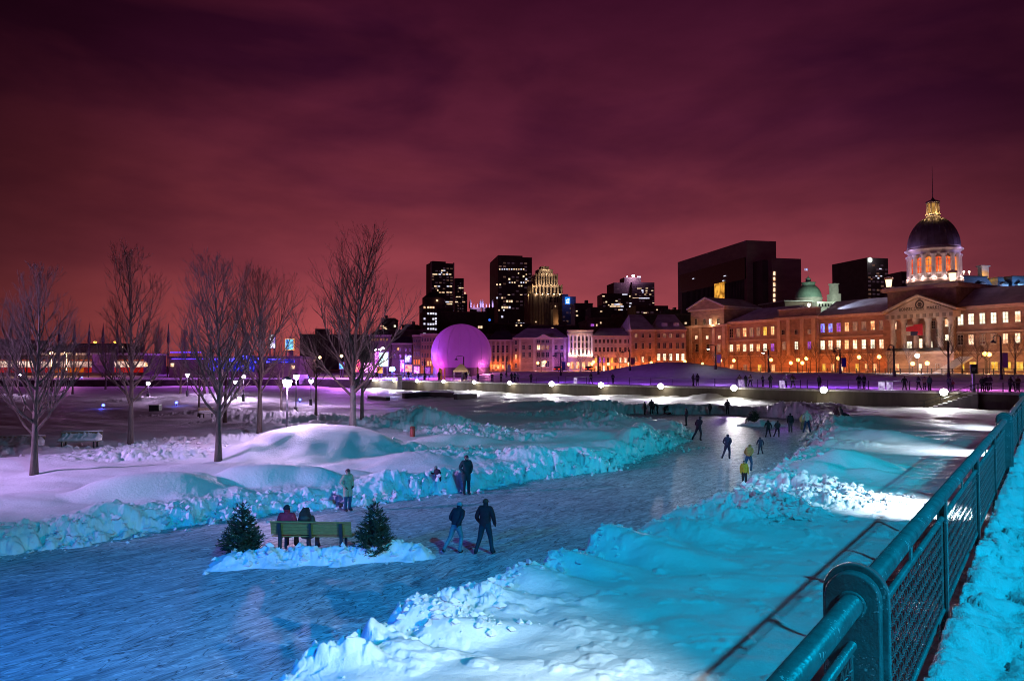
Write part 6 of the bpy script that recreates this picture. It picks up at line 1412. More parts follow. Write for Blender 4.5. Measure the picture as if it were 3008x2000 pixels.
def net_mat():
    m, n, l, b = newmat('blue_led_net'); n.remove(b); e = n.new('ShaderNodeEmission'); tc = n.new('ShaderNodeTexCoord'); vo = n.new('ShaderNodeTexVoronoi'); vo.inputs['Scale'].default_value = 1.6; l.new(tc.outputs['Object'], vo.inputs['Vector'])
    nz = n.new('ShaderNodeTexNoise'); nz.inputs['Scale'].default_value = .5; l.new(tc.outputs['Object'], nz.inputs['Vector'])
    a = n.new('ShaderNodeValToRGB'); a.color_ramp.elements[0].position = .18; a.color_ramp.elements[0].color = (1, 1, 1, 1); a.color_ramp.elements[1].position = .42; a.color_ramp.elements[1].color = (.03, .03, .03, 1); l.new(vo.outputs['Distance'], a.inputs['Fac'])
    c = n.new('ShaderNodeValToRGB'); c.color_ramp.elements[0].position = .34; c.color_ramp.elements[0].color = (.15, .15, .15, 1); c.color_ramp.elements[1].position = .48; l.new(nz.outputs['Fac'], c.inputs['Fac'])
    mu = n.new('ShaderNodeMix'); mu.data_type = 'RGBA'; mu.blend_type = 'MULTIPLY'; mu.inputs[0].default_value = 1; l.new(a.outputs[0], mu.inputs[6]); l.new(c.outputs[0], mu.inputs[7])
    m2 = n.new('ShaderNodeMix'); m2.data_type = 'RGBA'; m2.blend_type = 'MULTIPLY'; m2.inputs[0].default_value = 1; l.new(mu.outputs[2], m2.inputs[6]); m2.inputs[7].default_value = (.06, .05, 1., 1)
    l.new(m2.outputs[2], e.inputs['Color']); e.inputs['Strength'].default_value = 9.; l.new(e.outputs[0], n['Material Output'].inputs['Surface']); m.cycles.emission_sampling = 'NONE'; return m
def stage():
    M_net = net_mat(); M_bluestrip = em('blue_strip', (.10, .04, 1.), 3.)
    b = Bld('light_clad_hall', 'low dark hall hung with blue light nets behind the wide tree', 495, 178, -3, 880, 2.6); z1 = b.zy(1052, 700)
    b.box('wall', 0, b.L, .2, 12, -.5, z1, M_dark2); b.box('roof', -.3, b.L + .3, -.2, 12.3, z1 + .01, z1 + .5, M_roof_d)
    for x0, x1, y0, y1 in ((603, 612, 1058, 1090), (620, 626, 1058, 1088), (631, 638, 1056, 1092), (648, 666, 1060, 1090), (671, 712, 1052, 1090), (715, 745, 1044, 1092), (752, 782, 1052, 1068), (790, 860, 1054, 1066)): b.winpx(x0, x1, y0, y1, M_net, simple=True)
    for x0, x1, y in ((500, 600, 1036), (505, 650, 1055), (760, 862, 1048)):
        u0, z = b.hit(x0, y); u1 = b.ux(x1); b.box('light_strip', u0, u1, -.1, .1, z, z + .18, M_bluestrip)
    for px, y in ((507, 1072), (430, 1071), (382, 1071), (861, 1078)): b.winpx(px - 4, px + 4, y - 5, y + 5, W_pale, simple=True)
    b.winpx(724, 727, 1060, 1082, em('orange_flame', (1., .3, .05), 1.6), simple=True)
    # screens on frames
    def screen(label, px0, px1, y0, y1, d, mat_, name='screen', frame=None, light=None):
        a = W((px0 + px1) / 2, y1, d); w = (px1 - px0) * d / F; h_ = (y1 - y0) * d / F; t = thing(name, label, 'screen', (a.x, a.y, 2.6), R(-3)); zb = a.z - 2.6
        m = MB(); m.box(-w / 2, w / 2, -.06, .0, zb, zb + h_); m.build('picture', mat_, t); m = MB(); m.box(-w / 2 - .15, w / 2 + .15, .02, .3, zb - .15, zb + h_ + .15); m.build('frame', frame or M_black, t)
        m = MB(); m.box(-w / 2 + .1, -w / 2 + .35, .05, .28, -.6, zb - .16); m.box(w / 2 - .35, w / 2 - .1, .05, .28, -.6, zb - .16); m.build('legs', M_black, t)
        if light: lamp('screen_light', 'POINT', (a.x, a.y - 2.5, a.z + h_ / 2), *light, .4)
    S1 = em('screen_white', (.95, .95, 1.), 2.6, .85, .9, col2=(.12, .05, .3)); S2 = em('screen_blue', (.25, .75, 1.), 1.5, .85, 1.3, col2=(.01, .06, .55)); S3 = em('screen_pale', (.9, 1., .95), 2.2, .4, .4, col2=(.35, .75, .8)); S4 = em('screen_red', (1., .25, .2), 2.6, .8, 1.3, col2=(.35, .01, .12)); S5 = em('screen_magenta', (1., .35, .8), 2.8, .85, 1.6, col2=(.22, .01, .35)); S6 = em('screen_orange', (1., .45, .12), 1.4, .6, .8, col2=(.5, .08, .02))
    screen('tall white patterned screen above the blue lit hall', 790, 808, 984, 1022, 186, S1); screen('blue patterned screen above the blue lit hall with orange edges', 838, 862, 996, 1027, 186, S2, frame=em('orange_edge', (1., .4, .05), 1.4))
    screen('small pale screen in a dark frame right of the largest tree', 997, 1010, 1065, 1083, 178, S2, frame=M_dark)
    screen('brightest large white screen at the stage right of the largest tree', 1114, 1140, 1035, 1076, 176, S3, light=(700, (.8, .8, 1.)))
    screen('tall magenta patterned screen left of the bright white screen', 1100, 1113, 1033, 1094, 177, S5, light=(700, (1., .2, .8))); screen('red patterned stage wall behind the largest tree', 1040, 1058, 1056, 1092, 178, S4, light=(450, (1., .15, .3))); screen('violet patterned stage wall left of the tall magenta screen', 1062, 1096, 1066, 1094, 178, S5)
    screen('orange panel below the bright white screen', 1108, 1124, 1078, 1096, 174, S6); screen('white patterned screen on a dark panel left of the red lit row', 1190, 1208, 1045, 1063, 176, S1); screen('red and brown panel below the white patterned screen', 1190, 1210, 1072, 1092, 176, S4); screen('narrow magenta screen just left of the red brown panel', 1176, 1187, 1058, 1092, 176, S5)
    screen('magenta low panel in front of the stone row', 1216, 1232, 1076, 1096, 172, S5); screen('dull violet panel beside the dome', 1248, 1264, 1078, 1098, 168, W_purp)
    # blue stage light
    a = W(1152, 1085, 172); t = thing('stage_spotlight', 'glaring blue stage spotlight on a stand', 'light', (a.x, a.y, 2.6)); m = MB(); m.lathe([(.001, -.5), (.55, -.35), (.7, 0), (.5, .5), (.001, .65)], 14, (0, 0, a.z - 2.6)); m.build('lens', em('stage_blue', (.2, .55, 1.), 20.), t, True); m = MB(); m.tube([(0, 0, -.5), (0, 0, a.z - 3.1)], .1, 6); m.build('stand', M_black, t)
    lamp('stage_blue', 'POINT', (a.x, a.y - 2., a.z + .5), 9000, (.06, .10, 1.), .5)
    for px, y in ((1103, 1027), (1117, 1027), (1125, 1023)):
        a = W(px, y, 178); t = thing('rig_light', {1103: 'left small white light on the stage rig', 1117: 'middle small white light on the stage rig', 1125: 'right and highest small white light on the stage rig'}[px], 'light', (a.x, a.y, a.z), 0, 'small rig lights over the stage'); m = MB(); m.lathe([(.001, -.2), (.3, -.1), (.34, .1), (.1, .25)], 10); m.build('lens', M_glow_w, t); m = MB(); m.tube([(0, .3, .2), (0, .3, -a.z + 2.2)], .05, 5); m.build('pole', M_black, t)
    for px, c, e in ((1085, (.60, .10, 1.), 10000), (990, (.6, .16, 1.), 10000), (600, (.6, .14, .9), 6000), (200, (.7, .16, .7), 3200)): a = W(px, 1040, 165); lamp('stage_violet', 'POINT', (a.x, a.y, 9.), e, c, .6)
    for px, y, lb in ((1003, 1046, 'warm street light left of the largest tree crown base'), (940, 1050, 'small warm street light left of the stage')):
        a = W(px, y, 190); t = thing('warm_street_light', lb, 'lamp', (a.x, a.y, 2.6)); m = MB(); m.lathe([(.05, -.4), (.4, -.1), (.4, .15), (.05, .4)], 10, (0, 0, a.z - 2.6)); m.build('globe', em('warm_globe', (1., .62, .3), 8.), t, True); m = MB(); m.tube([(0, 0, -.4), (0, 0, a.z - 3.0)], .07, 6); m.build('pole', M_black, t); lamp('warm_light', 'POINT', (a.x, a.y - 1.2, a.z), 300, (1., .6, .3), .2)
stage()
# ------------------------------------------------------------------ people
M_skin = pm('skin', (.50, .30, .22), .6, .08, 6)
CLO = {}
def cloth(c):
    k = tuple(round(x, 3) for x in c)
    if k not in CLO: CLO[k] = pm('cloth', c, .85, .22, 9, .15)
    return CLO[k]
def pose(kind):
    J = {'pelvis': (0, 0, .95), 'spine': (0, .01, 1.13), 'chest': (0, .01, 1.32), 'neck': (0, .01, 1.47), 'jaw': (0, -.015, 1.55), 'head': (0, -.01, 1.64), 'crown': (0, 0, 1.73), 'nose': (0, -.105, 1.605)}
    for s, n_ in ((-1, 'l'), (1, 'r')):
        J.update({n_ + 'ear': (s * .085, .0, 1.62), n_ + 'sho': (s * .165, .01, 1.42), n_ + 'elb': (s * .235, .03, 1.15), n_ + 'wri': (s * .235, -.06, .92), n_ + 'palm': (s * .232, -.09, .85), n_ + 'hip': (s * .09, 0, .9), n_ + 'kne': (s * .10, -.02, .5), n_ + 'ank': (s * .105, .02, .09), n_ + 'toe': (s * .125, -.15, .045), n_ + 'heel': (s * .10, .06, .05)})
    def sh(keys, d):
        for k in keys: J[k] = tuple(a + b for a, b in zip(J[k], d))
    up = [k for k in J if k in ('spine', 'chest', 'neck', 'jaw', 'head', 'crown', 'nose') or k[1:] in ('ear', 'sho', 'elb', 'wri', 'palm')]
    def lean(deg, keys=up, c=(0, 0, .95)):
        a = R(deg); ca, sa = math.cos(a), math.sin(a)
        for k in keys:
            x, y, z = J[k]; y -= c[1]; z -= c[2]; J[k] = (x, c[1] + y * ca - z * sa, c[2] + y * sa + z * ca)
    if kind == 'stride':
        J['lkne'] = (-.15, -.10, .5); J['lank'] = (-.23, -.02, .09); J['ltoe'] = (-.27, -.18, .045); J['lheel'] = (-.22, .03, .05)
        J['rkne'] = (.16, .04, .5); J['rank'] = (.27, .16, .09); J['rtoe'] = (.31, .0, .045); J['rheel'] = (.26, .21, .05)
        J['lelb'] = (-.29, .10, 1.17); J['lwri'] = (-.30, -.04, .98); J['lpalm'] = (-.30, -.08, .93); J['relb'] = (.30, -.02, 1.15); J['rwri'] = (.28, -.2, 1.02); J['rpalm'] = (.27, -.25, .98); lean(6)
    if kind == 'skate':
        J['lkne'] = (-.12, -.16, .52); J['lank'] = (-.12, -.02, .09); J['ltoe'] = (-.13, -.19, .045); J['lheel'] = (-.12, .02, .05)
        J['rkne'] = (.17, .10, .54); J['rank'] = (.28, .36, .17); J['rtoe'] = (.33, .24, .07); J['rheel'] = (.27, .42, .16)
        J['lelb'] = (-.27, .16, 1.2); J['lwri'] = (-.2, .22, .98); J['lpalm'] = (-.18, .22, .92); J['relb'] = (.28, .0, 1.16); J['rwri'] = (.2, -.2, 1.08); J['rpalm'] = (.17, -.25, 1.06); lean(20)
    if kind == 'sit':
        for n_, s in (('l', -1), ('r', 1)):
            J[n_ + 'kne'] = (s * .13, -.46, .92); J[n_ + 'ank'] = (s * .14, -.44, .52); J[n_ + 'toe'] = (s * .15, -.6, .475); J[n_ + 'heel'] = (s * .14, -.40, .48); J[n_ + 'hip'] = (s * .10, -.04, .92)
            J[n_ + 'elb'] = (s * .25, .02, 1.16); J[n_ + 'wri'] = (s * .14, -.2, 1.04); J[n_ + 'palm'] = (s * .09, -.26, 1.03)
        lean(-4)
    if kind == 'bend':
        lean(62); 
        for n_, s in (('l', -1), ('r', 1)): x, y, z = J[n_ + 'sho']; J[n_ + 'elb'] = (s * .2, y - .05, z - .26); J[n_ + 'wri'] = (s * .16, y - .14, z - .48); J[n_ + 'palm'] = (s * .15, y - .17, z - .54); x, y, z = J[n_ + 'kne']; J[n_ + 'kne'] = (x, y - .06, z)
    if kind == 'pockets':
        for n_, s in (('l', -1), ('r', 1)): J[n_ + 'elb'] = (s * .28, .09, 1.17); J[n_ + 'wri'] = (s * .19, -.07, 1.0); J[n_ + 'palm'] = (s * .15, -.11, .97)
    if kind == 'rail':
        lean(9)
        for n_, s in (('l', -1), ('r', 1)): J[n_ + 'elb'] = (s * .24, -.18, 1.18); J[n_ + 'wri'] = (s * .17, -.4, 1.12); J[n_ + 'palm'] = (s * .16, -.46, 1.11)
        J['lkne'] = (-.1, -.07, .5)
    if kind == 'lean':
        lean(14)
        J['lkne'] = (-.17, -.1, .52); J['rank'] = (.26, .16, .09); J['rtoe'] = (.3, 0, .045); J['rheel'] = (.26, .2, .05); J['rkne'] = (.17, .02, .5); J['lelb'] = (-.33, -.05, 1.2); J['lwri'] = (-.32, -.25, 1.25); J['lpalm'] = (-.3, -.3, 1.28)
    return J
RADS = {'pelvis': (.16, .12), 'spine': (.145, .11), 'chest': (.165, .12), 'neck': (.062, .062), 'jaw': (.062, .07), 'head': (.082, .10), 'crown': (.05, .06), 'nose': (.016, .016), 'ear': (.016, .022), 'sho': (.078, .078), 'elb': (.052, .052), 'wri': (.036, .036), 'palm': (.042, .026), 'hip': (.10, .10), 'kne': (.066, .066), 'ank': (.048, .048), 'toe': (.042, .03), 'heel': (.038, .038), 'f': (.0095, .0095)}
LINKS = [('pelvis', 'spine'), ('spine', 'chest'), ('chest', 'neck'), ('neck', 'jaw'), ('jaw', 'head'), ('head', 'crown'), ('jaw', 'nose'), ('head', 'lear'), ('head', 'rear')] + [(a, n_ + b) if a in ('chest', 'pelvis') else (n_ + a, n_ + b) for n_ in 'lr' for a, b in (('chest', 'sho'), ('sho', 'elb'), ('elb', 'wri'), ('wri', 'palm'), ('pelvis', 'hip'), ('hip', 'kne'), ('kne', 'ank'), ('ank', 'toe'), ('ank', 'heel'))]
BODY = {}
def body(kind, thick=1., coat=False):
    key = (kind, thick, coat)
    if key in BODY: return BODY[key]
    J = dict(pose(kind)); links = list(LINKS)
    for n_, s in (('l', -1), ('r', 1)):          # five fingers on each hand
        p = Vector(J[n_ + 'palm']); w = Vector(J[n_ + 'wri']); d = (p - w).normalized(); side = Vector((0, 1, 0)) - d * d.y; side = side.normalized() if side.length > .2 else Vector((s, 0, 0)); cu = d.cross(side) * s
        for i, (o_, ln) in enumerate(((-.03, .055), (-.01, .068), (.011, .064), (.03, .05), (-.045, .04))):
            b0 = p + side * o_ + (d * .012 if i < 4 else -d * .02); e = b0 + d * ln * (.6 if i < 4 else .5) + (side * -.03 if i == 4 else Vector()); f_ = e + d * ln * .4 + cu * .018
            J[f'{n_}f{i}a'] = tuple(b0); J[f'{n_}f{i}b'] = tuple(e); J[f'{n_}f{i}c'] = tuple(f_); links += [(n_ + 'palm', f'{n_}f{i}a'), (f'{n_}f{i}a', f'{n_}f{i}b'), (f'{n_}f{i}b', f'{n_}f{i}c')]
    names = list(J); idx = {k: i for i, k in enumerate(names)}
    me = bpy.data.meshes.new('person'); me.from_pydata([J[k] for k in names], [(idx[a], idx[b]) for a, b in links], [])
    o = bpy.data.objects.new('person', me); C.objects.link(o); md = o.modifiers.new('skin', 'SKIN'); md.use_smooth_shade = True
    sv = me.skin_vertices[0].data
    for k in names:
        rk = k if k in RADS else ('f' if k[1] == 'f' and k[0] in 'lr' and k[-1] in 'abc' else k[1:])
        r_ = RADS[rk]; sv[idx[k]].radius = (r_[0] * (thick if rk in ('pelvis', 'spine', 'chest', 'sho', 'hip') else 1), r_[1] * (thick if rk in ('pelvis', 'spine', 'chest', 'sho', 'hip') else 1)); sv[idx[k]].use_root = (k == 'pelvis')
    s2 = o.modifiers.new('sub', 'SUBSURF'); s2.levels = 1; s2.render_levels = 1
    dg = bpy.context.evaluated_depsgraph_get(); m2 = bpy.data.meshes.new_from_object(o.evaluated_get(dg)); bpy.data.objects.remove(o)
    m2.name = 'person'; m2.materials.clear(); m2.materials.append(M_skin)
    # nearest bone decides which garment covers a vertex
    nv = len(m2.vertices); co = np.zeros(nv * 3, np.float32); m2.vertices.foreach_get('co', co); co = co.reshape(-1, 3); no = np.zeros(nv * 3, np.float32); m2.vertices.foreach_get('normal', no); no = no.reshape(-1, 3)
    best = np.full(nv, 9.); reg = np.zeros(nv, int)
    for a, b in links:
        A_, B_ = np.array(J[a]), np.array(J[b]); d = B_ - A_; t = np.clip(((co - A_) @ d) / max(1e-9, d @ d), 0, 1); ds = np.linalg.norm(co - A_ - t[:, None] * d, axis=1)
        ra = RADS.get(a if a in RADS else a[1:], (.01,))[0]; ds = ds - ra * .6
        g = 1
        if a[1:] in ('hip', 'kne') or b[1:] == 'hip': g = 2
        if a[1:] == 'ank': g = 3
        if a in ('neck', 'jaw', 'head') or b in ('jaw',): g = 4
        if 'palm' in (a[1:], b[1:]) or (a[1] == 'f' and a[-1] in 'abc'): g = 5
        k = ds < best; best = np.where(k, ds, best); reg = np.where(k, g, reg)
        
    if coat: reg = np.where((reg == 2) & (co[:, 2] > .62), 1, reg)
    hz = np.array(J['head']); reg6 = (reg == 4) & (((co - hz)[:, 2] > .005) | ((co - hz)[:, 1] > .035))
    parts = {}
    fa = [tuple(p.vertices) for p in m2.polygons]
    for nm, sel, off in (('jacket', reg == 1, .022), ('trousers', reg == 2, .014), ('boot', (reg == 3) & (co[:, 0] < 0), .014), ('boot2', (reg == 3) & (co[:, 0] >= 0), .014), ('hat', reg6, .016), ('hair', reg6, .022), ('glove', (reg == 5) & (co[:, 0] < 0), .004), ('glove2', (reg == 5) & (co[:, 0] >= 0), .004)):
        fs = [f for f in fa if sum(sel[i] for i in f) >= len(f) / 2 + (0 if nm != 'jacket' else -1)]
        used = sorted({i for f in fs for i in f}); mp_ = {v: i for i, v in enumerate(used)}
        x = bpy.data.meshes.new(nm.rstrip('2')); x.from_pydata([tuple(co[i] + no[i] * off) for i in used], [], [[mp_[i] for i in f] for f in fs]); x.polygons.foreach_set('use_smooth', [True] * len(fs)); x.materials.append(M_skin); x.update(); parts[nm] = x
    BODY[key] = (m2, parts); return BODY[key]
def person(label, p, face, kind, hgt=1.75, jacket=(.03, .03, .035), trousers=(.025, .025, .03), hat=(.03, .03, .035), boots=(.02, .02, .02), hair=None, group=None, coat=False, thick=1.1, dz=0., tilt=0.):
    me, parts = body(kind, thick, coat); k = hgt / 1.76
    o = link('person', me); tag(o, label, 'person', group); o.location = Vector(p) + Vector((0, 0, dz)); o.rotation_euler = (0, R(tilt), face); o.scale = (k, k, k)
    for nm, c in (('jacket', jacket), ('trousers', trousers), ('boot', boots), ('boot2', boots), ('glove', boots), ('glove2', boots), ('hair' if hair else 'hat', hair or hat)):
        ch = link(nm.rstrip('2'), parts[nm], o); ch.material_slots[0].link = 'OBJECT'; ch.material_slots[0].material = cloth(c)
    return o
def facing(p, deg=0): return -math.atan2(p[0], p[1]) * 1 + R(deg)   # deg 0 looks at the camera, 180 away
def skater(px, py, ptop, label, face, kind, z=0., **kw):
    p = G(px, py, z) if z is not None else ongrid(px, py); hh = (W(px, ptop, p.y).z - p.z) * 1.0
    return person(label, p, facing(p, face), kind, hh * kw.pop('hs', 1.), **kw)
BK = (.018, .018, .024)
skater(1425, 1626, 1462, 'tall skater in dark red jacket and dark trousers striding beside the smaller skater, in front', 165, 'stride', jacket=(.06, .012, .018), trousers=(.012, .03, .045), hat=(.10, .03, .02))
skater(1340, 1624, 1478, 'skater in black jacket and pale blue trousers left of the tall skater', 150, 'skate', jacket=(.014, .016, .03), trousers=(.07, .20, .24), hat=(.16, .32, .34), hs=1.05)
skater(1021, 1501, 1374, 'woman in pale cream coat and blue jeans standing on the ice by the left bank', 35, 'pockets', jacket=(.42, .40, .27), trousers=(.03, .07, .13), hat=(.16, .04, .05), boots=(.04, .02, .02), coat=True)
skater(1291, 1447, 1371, 'child in black snowsuit and pale helmet leaning against the left bank', -50, 'lean', jacket=(.03, .014, .04), trousers=(.07, .014, .03), hat=(.20, .22, .22), hs=1.08, tilt=-6)
skater(1370, 1452, 1334, 'adult in long dark teal jacket standing at the left bank behind the child', 20, 'pockets', jacket=(.012, .035, .045), trousers=(.01, .016, .03), hat=(.10, .025, .05), coat=True)
skater(2187, 1427, 1350, 'child in yellow jacket and black bib on yellow skates', 10, 'stand', jacket=(.50, .30, .02), trousers=BK, hat=(.10, .10, .12), boots=(.5, .45, .02), thick=1.2)
skater(2200, 1384, 1308, 'adult in mustard yellow jacket and blue jeans behind the yellow child', 160, 'skate', jacket=(.38, .30, .08), trousers=(.02, .08, .16), hat=(.30, .24, .10), thick=1.2, hs=1.08)
skater(2137, 1348, 1278, 'skater in dark blue grey clothes left of the mustard jacket adult', 170, 'skate', jacket=(.035, .035, .075), trousers=(.03, .03, .07), hat=(.04, .04, .08), hs=1.08)
skater(2234, 1334, 1282, 'skater in grey violet clothes right behind the mustard jacket adult', 200, 'stride', jacket=(.05, .045, .09), trousers=(.04, .035, .075), hat=(.05, .05, .09))
skater(2257, 1284, 1232, 'skater in black clothes, left of a pair passing the small spruce', 190, 'stride', jacket=BK, trousers=(.03, .02, .035))
skater(2284, 1284, 1236, 'skater in dark grey clothes, right of the pair passing the small spruce', 170, 'skate', jacket=(.04, .035, .045), trousers=(.03, .026, .04), hs=1.05)
skater(2322, 1270, 1212, 'broad skater in black jacket and grey trousers left of the white jacket skater', 180, 'stand', jacket=BK, trousers=(.07, .065, .09), thick=1.3)
skater(2371, 1270, 1204, 'skater in white jacket and blue trousers at the right edge of the ice', 180, 'stride', jacket=(.62, .66, .56), trousers=(.015, .06, .15), hat=(.45, .5, .45))
skater(2356, 1262, 1216, 'child in pale yellow jacket left behind the white jacket skater', 150, 'stand', jacket=(.5, .46, .16), trousers=(.2, .19, .1), hat=(.4, .38, .15))
skater(2016, 1251, 1194, 'skater in black with a blue hat standing alone at the bend of the ice', -80, 'pockets', jacket=BK, trousers=BK, hat=(.03, .08, .25))
skater(2052, 1294, 1226, 'skater in dark plum clothes turning at the headland', 150, 'skate', jacket=(.045, .02, .045), trousers=(.035, .02, .04), hat=(.05, .025, .05), hs=1.08)
skater(1894, 1219, 1178, 'person in black at the left end of a group by the far bank', 120, 'stand', jacket=BK, trousers=(.04, .035, .045))
skater(1914, 1217, 1172, 'tall thin person in black within the group by the far bank', 170, 'pockets', jacket=BK, trousers=BK)
skater(1932, 1216, 1184, 'person in black bending over a child sled by the far bank', -70, 'bend', jacket=BK, trousers=BK, hs=1.35)
skater(1952, 1216, 1190, 'small crouching person in black beside the bending person', 60, 'bend', jacket=BK, trousers=BK, hs=1.35)
skater(2137, 1217, 1172, 'person in long dark violet coat standing alone at the far bank', 180, 'pockets', jacket=(.05, .028, .05), trousers=BK, hat=(.05, .03, .05), coat=True)
skater(2086, 1217, 1184, 'faint person in grey brown by the far bank right of the black group', 180, 'stand', jacket=(.07, .045, .05), trousers=(.05, .035, .04), hat=(.07, .05, .05))
for px, lb, jk, tr, fc in ((2457, 'person in dark plum jacket sitting upright on the right far bank', (.07, .03, .04), (.02, .025, .05), 150), (2482, 'person in black jacket sitting slumped on the snow beside the plum jacket one', (.02, .016, .03), BK, 110)):
    p = ongrid(px, 1228); o = person(lb, p, facing(p, fc), 'sit', 1.7, jacket=jk, trousers=tr, dz=-.62)
    if px == 2482: o.rotation_euler[0] = R(-12)
p = G(2203, 1243); o = person('person in black sitting on the ice edge in front of the small spruce', p, facing(p, -40), 'sit', 1.6, jacket=BK, trousers=BK, dz=-.42)
q = G(1962, 1217); t = thing('sled', 'small dark sled on the ice among the black group', 'sled', q, R(30)); m = MB(); m.tube([(-.5, -.2, .05), (.4, -.2, .05), (.55, -.2, .2)], .025, 6); m.build('runner', M_black, t); m = MB(); m.tube([(-.5, .2, .05), (.4, .2, .05), (.55, .2, .2)], .025, 6); m.build('runner', M_black, t); m = MB(); m.box(-.5, .4, -.24, .24, .2, .24); m.box(-.45, -.4, -.2, .2, .05, .199); m.box(.25, .3, -.2, .2, .05, .199); m.build('seat', pm('sled_red', (.12, .02, .02), .5, .2, 6), t)
# the couple on the bench, seen from behind
def on_bench(x, label, **kw):
    M_ = BENCH.matrix_basis; loc = M_ @ Vector((x, -.17, 0)); rz = BENCH.rotation_euler[2]
    o = person(label, loc, rz + kw.pop('turn', 0), 'sit', kw.pop('h', 1.78), dz=-.485 + kw.pop('up', 0), thick=1.25, **kw); return o
man = on_bench(.80, 'man in red jacket and dark hat with pale band sitting on the bench', jacket=(.42, .02, .05), trousers=(.02, .02, .03), hat=(.012, .014, .02), turn=R(4), h=1.86)
wom = on_bench(.20, 'woman with long brown hair and dark hooded jacket sitting beside the man on the bench', jacket=(.035, .045, .035), trousers=(.05, .05, .06), hair=(.045, .022, .016), turn=R(-5), h=1.78)
m = MB(); m.lathe([(.118, 1.605), (.125, 1.615), (.125, 1.655), (.118, 1.665)], 18, (0, .11, 0)); o = m.build('hat_band', pm('knit_pale', (.62, .62, .66), .9, .15, 20), man, True)
o.rotation_euler = (R(4), 0, 0)
rg = random.Random(4); m = MB()
for j in range(150):                               # long loose hair down to the shoulders
    a = rg.uniform(.1, PI - .1); r_ = .105; c = Vector((r_ * math.cos(a) * 1.05, .10 + r_ * math.sin(a) * .95, 1.70 - rg.uniform(0, .1)))
    e = Vector((c.x * 1.55 + rg.uniform(-.03, .03), .10 + (c.y - .10) * 1.5 + .02, 1.70 - rg.uniform(.25, .40)))
    m.tube([c + Vector((-.3 * c.x, -.04, .05)), c.lerp(e, .35) + Vector((c.x * .2, .02, 0)), e], [.012, .016, .005], 4, False)
m.build('long_hair', cloth((.045, .022, .016)), wom)
m = MB(); m.lathe([(.06, 1.38), (.15, 1.40), (.17, 1.46), (.13, 1.53), (.10, 1.50)], 14, (0, .14, 0)); m.build('hood', cloth((.05, .05, .04)), wom, True)
# onlookers along the quay
CO = [(.02, .02, .026), (.03, .025, .04), (.012, .014, .02), (.06, .03, .05), (.05, .05, .07), (.25, .18, .12), (.42, .42, .44), (.30, .07, .05), (.03, .06, .10), (.08, .05, .03)]
who = [(1108, 1112, 0, 'person in dark clothes by the quay floodlight right of the largest tree'), (1200, 1116, 1, 'person in dark clothes on the quay at the left below the dome'), (1248, 1118, 2, 'person in black below the left part of the dome'), (1290, 1120, 0, 'person in dark clothes left of the white party tent'), (1357, 1124, 6, 'person in white trousers and dark jacket in front of the party tent'), (1370, 1124, 2, 'person in black right beside the party tent lamp post'),
       (1404, 1125, 1, 'person in dark violet below the right part of the dome'), (1445, 1126, 2, 'person in black, left of a pair right of the dome'), (1472, 1126, 0, 'person in dark clothes, right of a pair right of the dome'), (1503, 1127, 2, 'person in black, left in the trio before the grey building'), (1512, 1127, 8, 'person in blue jacket, middle of the trio before the grey building'), (1521, 1127, 6, 'person in white jacket, right in the trio before the grey building'),
       (1560, 1128, 1, 'person in dark clothes before the pedimented grey building'), (1735, 1134, 3, 'person in plum jacket before the colonnade building'), (1800, 1136, 2, 'person in black before the orange building'), (2036, 1140, 1, 'person in dark violet left of a dark pair below the snow hill'), (2048, 1140, 2, 'person in black in a dark pair below the snow hill'),
       (2172, 1143, 5, 'person in tan jacket right of the floodlight left of the market'), (2190, 1141, 2, 'person in black below the left market wing'), (2203, 1138, 5, 'person in beige coat below the left market wing'), (2240, 1142, 2, 'broad person in black below the middle market pavilion'), (2262, 1142, 1, 'slim person in dark jacket below the middle market pavilion'),
       (2305, 1144, 6, 'person in white jacket with dark bag leaning on the quay rail'), (2328, 1143, 9, 'person in brown jacket right of the white jacket one'), (2405, 1146, 4, 'person in grey near the very bright floodlight'), (2522, 1146, 2, 'person in black, left of a pair below the right market wing'), (2537, 1146, 2, 'taller person in black, right of a pair below the right market wing'),
       (2655, 1148, 2, 'man in black standing alone below the market portico, left'), (2697, 1148, 0, 'person in dark jacket, left of three below the portico'), (2714, 1149, 5, 'person in tan coat, middle of three below the portico'), (2729, 1148, 8, 'person in dark blue jacket, right of three below the portico'), (2786, 1148, 4, 'person in grey behind the brightest floodlight'), (2796, 1148, 7, 'child in salmon pink snowsuit beside the brightest floodlight'),
       (2884, 1153, 2, 'person in black, leftmost in the group right of the stairs'), (2896, 1153, 1, 'person in dark violet in the group right of the stairs'), (2907, 1153, 0, 'person in dark clothes, rightmost in the group right of the stairs'), (2964, 1154, 3, 'person in plum jacket by the tall banner post at the right'), (2972, 1154, 6, 'person in pale jacket by the tall banner post at the right'), (2988, 1154, 9, 'person in brown green jacket at the right edge')]
for i, (px, py, c, lb) in enumerate(who):
    rg = random.Random(i * 7 + 1); off = rg.uniform(3.9, 6.5) if i % 3 else 2.0; p = quay_pt(px, off); p.z = z_prom(p.x, p.y)
    hh = rg.uniform(1.64, 1.85) if 'child' not in lb else 1.25
    person(lb, p, facing(p, rg.choice((-40, 0, 20, 60, 150, 200))), ('pockets', 'stand', 'stride', 'rail')[rg.randrange(4) if i % 3 == 0 else rg.randrange(3)], hh, jacket=CO[c], trousers=CO[rg.randrange(3)] if px != 1357 else (.5, .5, .55), hat=CO[rg.randrange(5)], group=None, thick=1.2)
